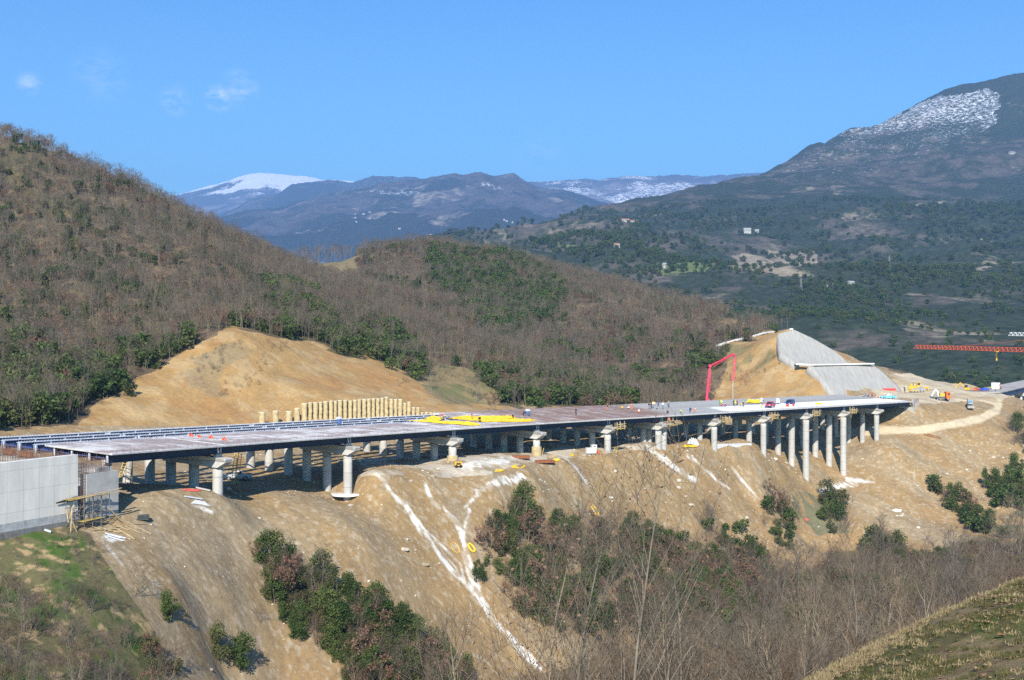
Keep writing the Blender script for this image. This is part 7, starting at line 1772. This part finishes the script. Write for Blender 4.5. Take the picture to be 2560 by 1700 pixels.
stuff("fallen_leaves", X, Yv, Z + .05, rng.uniform(.25, .6, len(X)), (rng.random(len(X)) * 2).astype(int) % 2, lf, "fallen brown leaves scattered over the near bank")

# ---------------------------------------------------------------- buildings and pylons far away
m_h = [simple("white_render", (.40, .39, .36), .8, var=.06), simple("tile_roof", (.34, .13, .08), .85, var=.2)]
m_grey = simple("grey_roof", (.36, .35, .35), .85, var=.1)
_ms = np.stack(proj(MX, MY, MZ))
def on_mount(sx, sy):
    d = (_ms[0] - sx) ** 2 + (_ms[1] - sy) ** 2; i = np.unravel_index(np.argmin(d + MY * 1e-3), d.shape); return Vector((MX[i], MY[i], MZ[i]))
def house(name, loc, rz, L_, W_, h, roof, lb, grp=None, nwin=4, cat="house"):
    e = empty(name, loc, rz, label=lb, cat=cat, group=grp)
    MB().box((0, 0, h / 2 - 2), (L_, W_, h + 4)).build("wall", m_h[0], e, local=True)
    MB().prism([(-L_ / 2 - .4, -W_ / 2 - .4, h), (-L_ / 2 - .4, W_ / 2 + .4, h), (-L_ / 2 - .4, 0, h + W_ * .28)], (L_ + .8, 0, 0)).build("roof", roof, e, local=True)
    for i in range(nwin): MB().box((-L_ / 2 + L_ * (i + .5) / nwin, -W_ / 2 - .03, h * .55), (L_ / nwin * .4, .1, h * .35)).build("window", M_GLASS, e, local=True)
    return e
for sx, sy, L_, W_, h, roof, lb in ((1652, 668, 17, 8, 4.5, m_grey, "long white farm building at the foot of the facing mountain"), (1711, 678, 11, 8, 5.5, m_h[1], "white house with a tiled roof beside the long farm building"), (1393, 613, 13, 9, 6, m_h[1], "white house with a red roof on the meadow left of the facing mountain"), (1866, 581, 17, 11, 9, m_grey, "white house halfway up the facing mountain"), (1891, 581, 9, 9, 6, m_grey, "small white house right of the one halfway up the mountain"), (2095, 537, 22, 12, 8, m_grey, "white house below the bare scar of the mountain"), (1560, 556, 22, 10, 7, m_h[1], "red roofed house in the hamlet on the shoulder, left one"), (1586, 559, 20, 10, 7, m_h[1], "red roofed house in the hamlet on the shoulder, right one"), (2530, 384, 24, 12, 7, m_grey, "big white building high on the mountain at the right edge"), (2076, 716, 10, 6, 3.5, m_grey, "white shed in the valley, left of two"), (2127, 714, 9, 6, 4, m_grey, "white shed in the valley, right of two"), (1540, 620, 9, 7, 7, m_h[1], "small tower-like house beside the hillside track")):
    p = on_mount(sx, sy); house("house", p, rng.normal(0, .25), L_ * .8, W_ * .8, h * .7, roof, lb)
RX, RY, RZ = RG[0]; _rs = np.stack(proj(RX, RY, RZ))
for k in range(42):
    sx = 880 + rng.normal(0, 45) if k < 22 else (1275 + rng.normal(0, 22) if k < 32 else rng.uniform(650, 1100)); sy = (560 - (sx - 880) * .10 + rng.normal(0, 11)) if k < 22 else (553 + (sx - 1275) * .25 + rng.normal(0, 4) if k < 32 else rng.uniform(535, 590))
    d = (_rs[0] - sx) ** 2 + (_rs[1] - sy) ** 2; i = np.unravel_index(np.argmin(d), d.shape); s_ = RY[i] / 4500
    o = house("house", (RX[i], RY[i], RZ[i] + 1.0), rng.normal(0, .5), (5 + 5 * rng.random()) * s_, 5 * s_, (2.5 + 2 * rng.random()) * s_, m_h[1] if rng.random() < .5 else m_grey, "small pale house of the village on the blue mountain" if k < 22 else ("small pale house of the hamlet right of the village" if k < 32 else "small pale house scattered on the blue mountain"), ("houses of the village on the blue mountain", "houses of the hamlet right of the village", "scattered houses on the blue mountain")[0 if k < 22 else (1 if k < 32 else 2)], nwin=0)
for sx, sy, lb in ((2004, 728, "grey lattice power pylon in the valley"), (2225, 670, "grey lattice power pylon farther up the mountain")):
    p = on_mount(sx, sy); hh = 30 * p.y / 3000 if p.y > 1400 else 18; hh = 32 / F * p.y
    e = empty("power_pylon", p, .3, label=lb, cat="power pylon")
    mb = MB()
    for a_, b_ in ((-1, -1), (1, -1), (1, 1), (-1, 1)): mb.bar((a_ * hh * .09, b_ * hh * .09, -1), (a_ * hh * .012, b_ * hh * .012, hh), .28)
    for i in range(6):
        z0, z1 = hh * i / 6, hh * (i + 1) / 6; r0, r1 = hh * (.09 - .078 * i / 6), hh * (.09 - .078 * (i + 1) / 6)
        for y in (-1, 1): mb.bar((-r0, y * r0, z0), (r1, y * r1, z1), .16); mb.bar((r0, y * r0, z0), (-r1, y * r1, z1), .16)
    mb.build("mast", M_STEEL, e, local=True)
    for z in (.72, .86): MB().bar((-hh * .16, 0, hh * z), (hh * .16, 0, hh * z), .3).build("cross_arm", M_STEEL, e, local=True)
# ---------------------------------------------------------------- air
hz = bpy.data.materials.new("hazy_air"); hz.use_nodes = True
hn = hz.node_tree.nodes; hn.clear()
ho = hn.new('ShaderNodeOutputMaterial'); pv = hn.new('ShaderNodeVolumePrincipled')
pv.inputs['Color'].default_value = HAZE_COL
pv.inputs['Density'].default_value = HAZE_D
pv.inputs['Anisotropy'].default_value = 0.0
hz.node_tree.links.new(pv.outputs['Volume'], ho.inputs['Volume'])
haze = MB().box((0, 9500, 1225), (24000, 19200, 2750)).build("haze", hz, kind='stuff', label="thin bluish air over the valley and mountains")
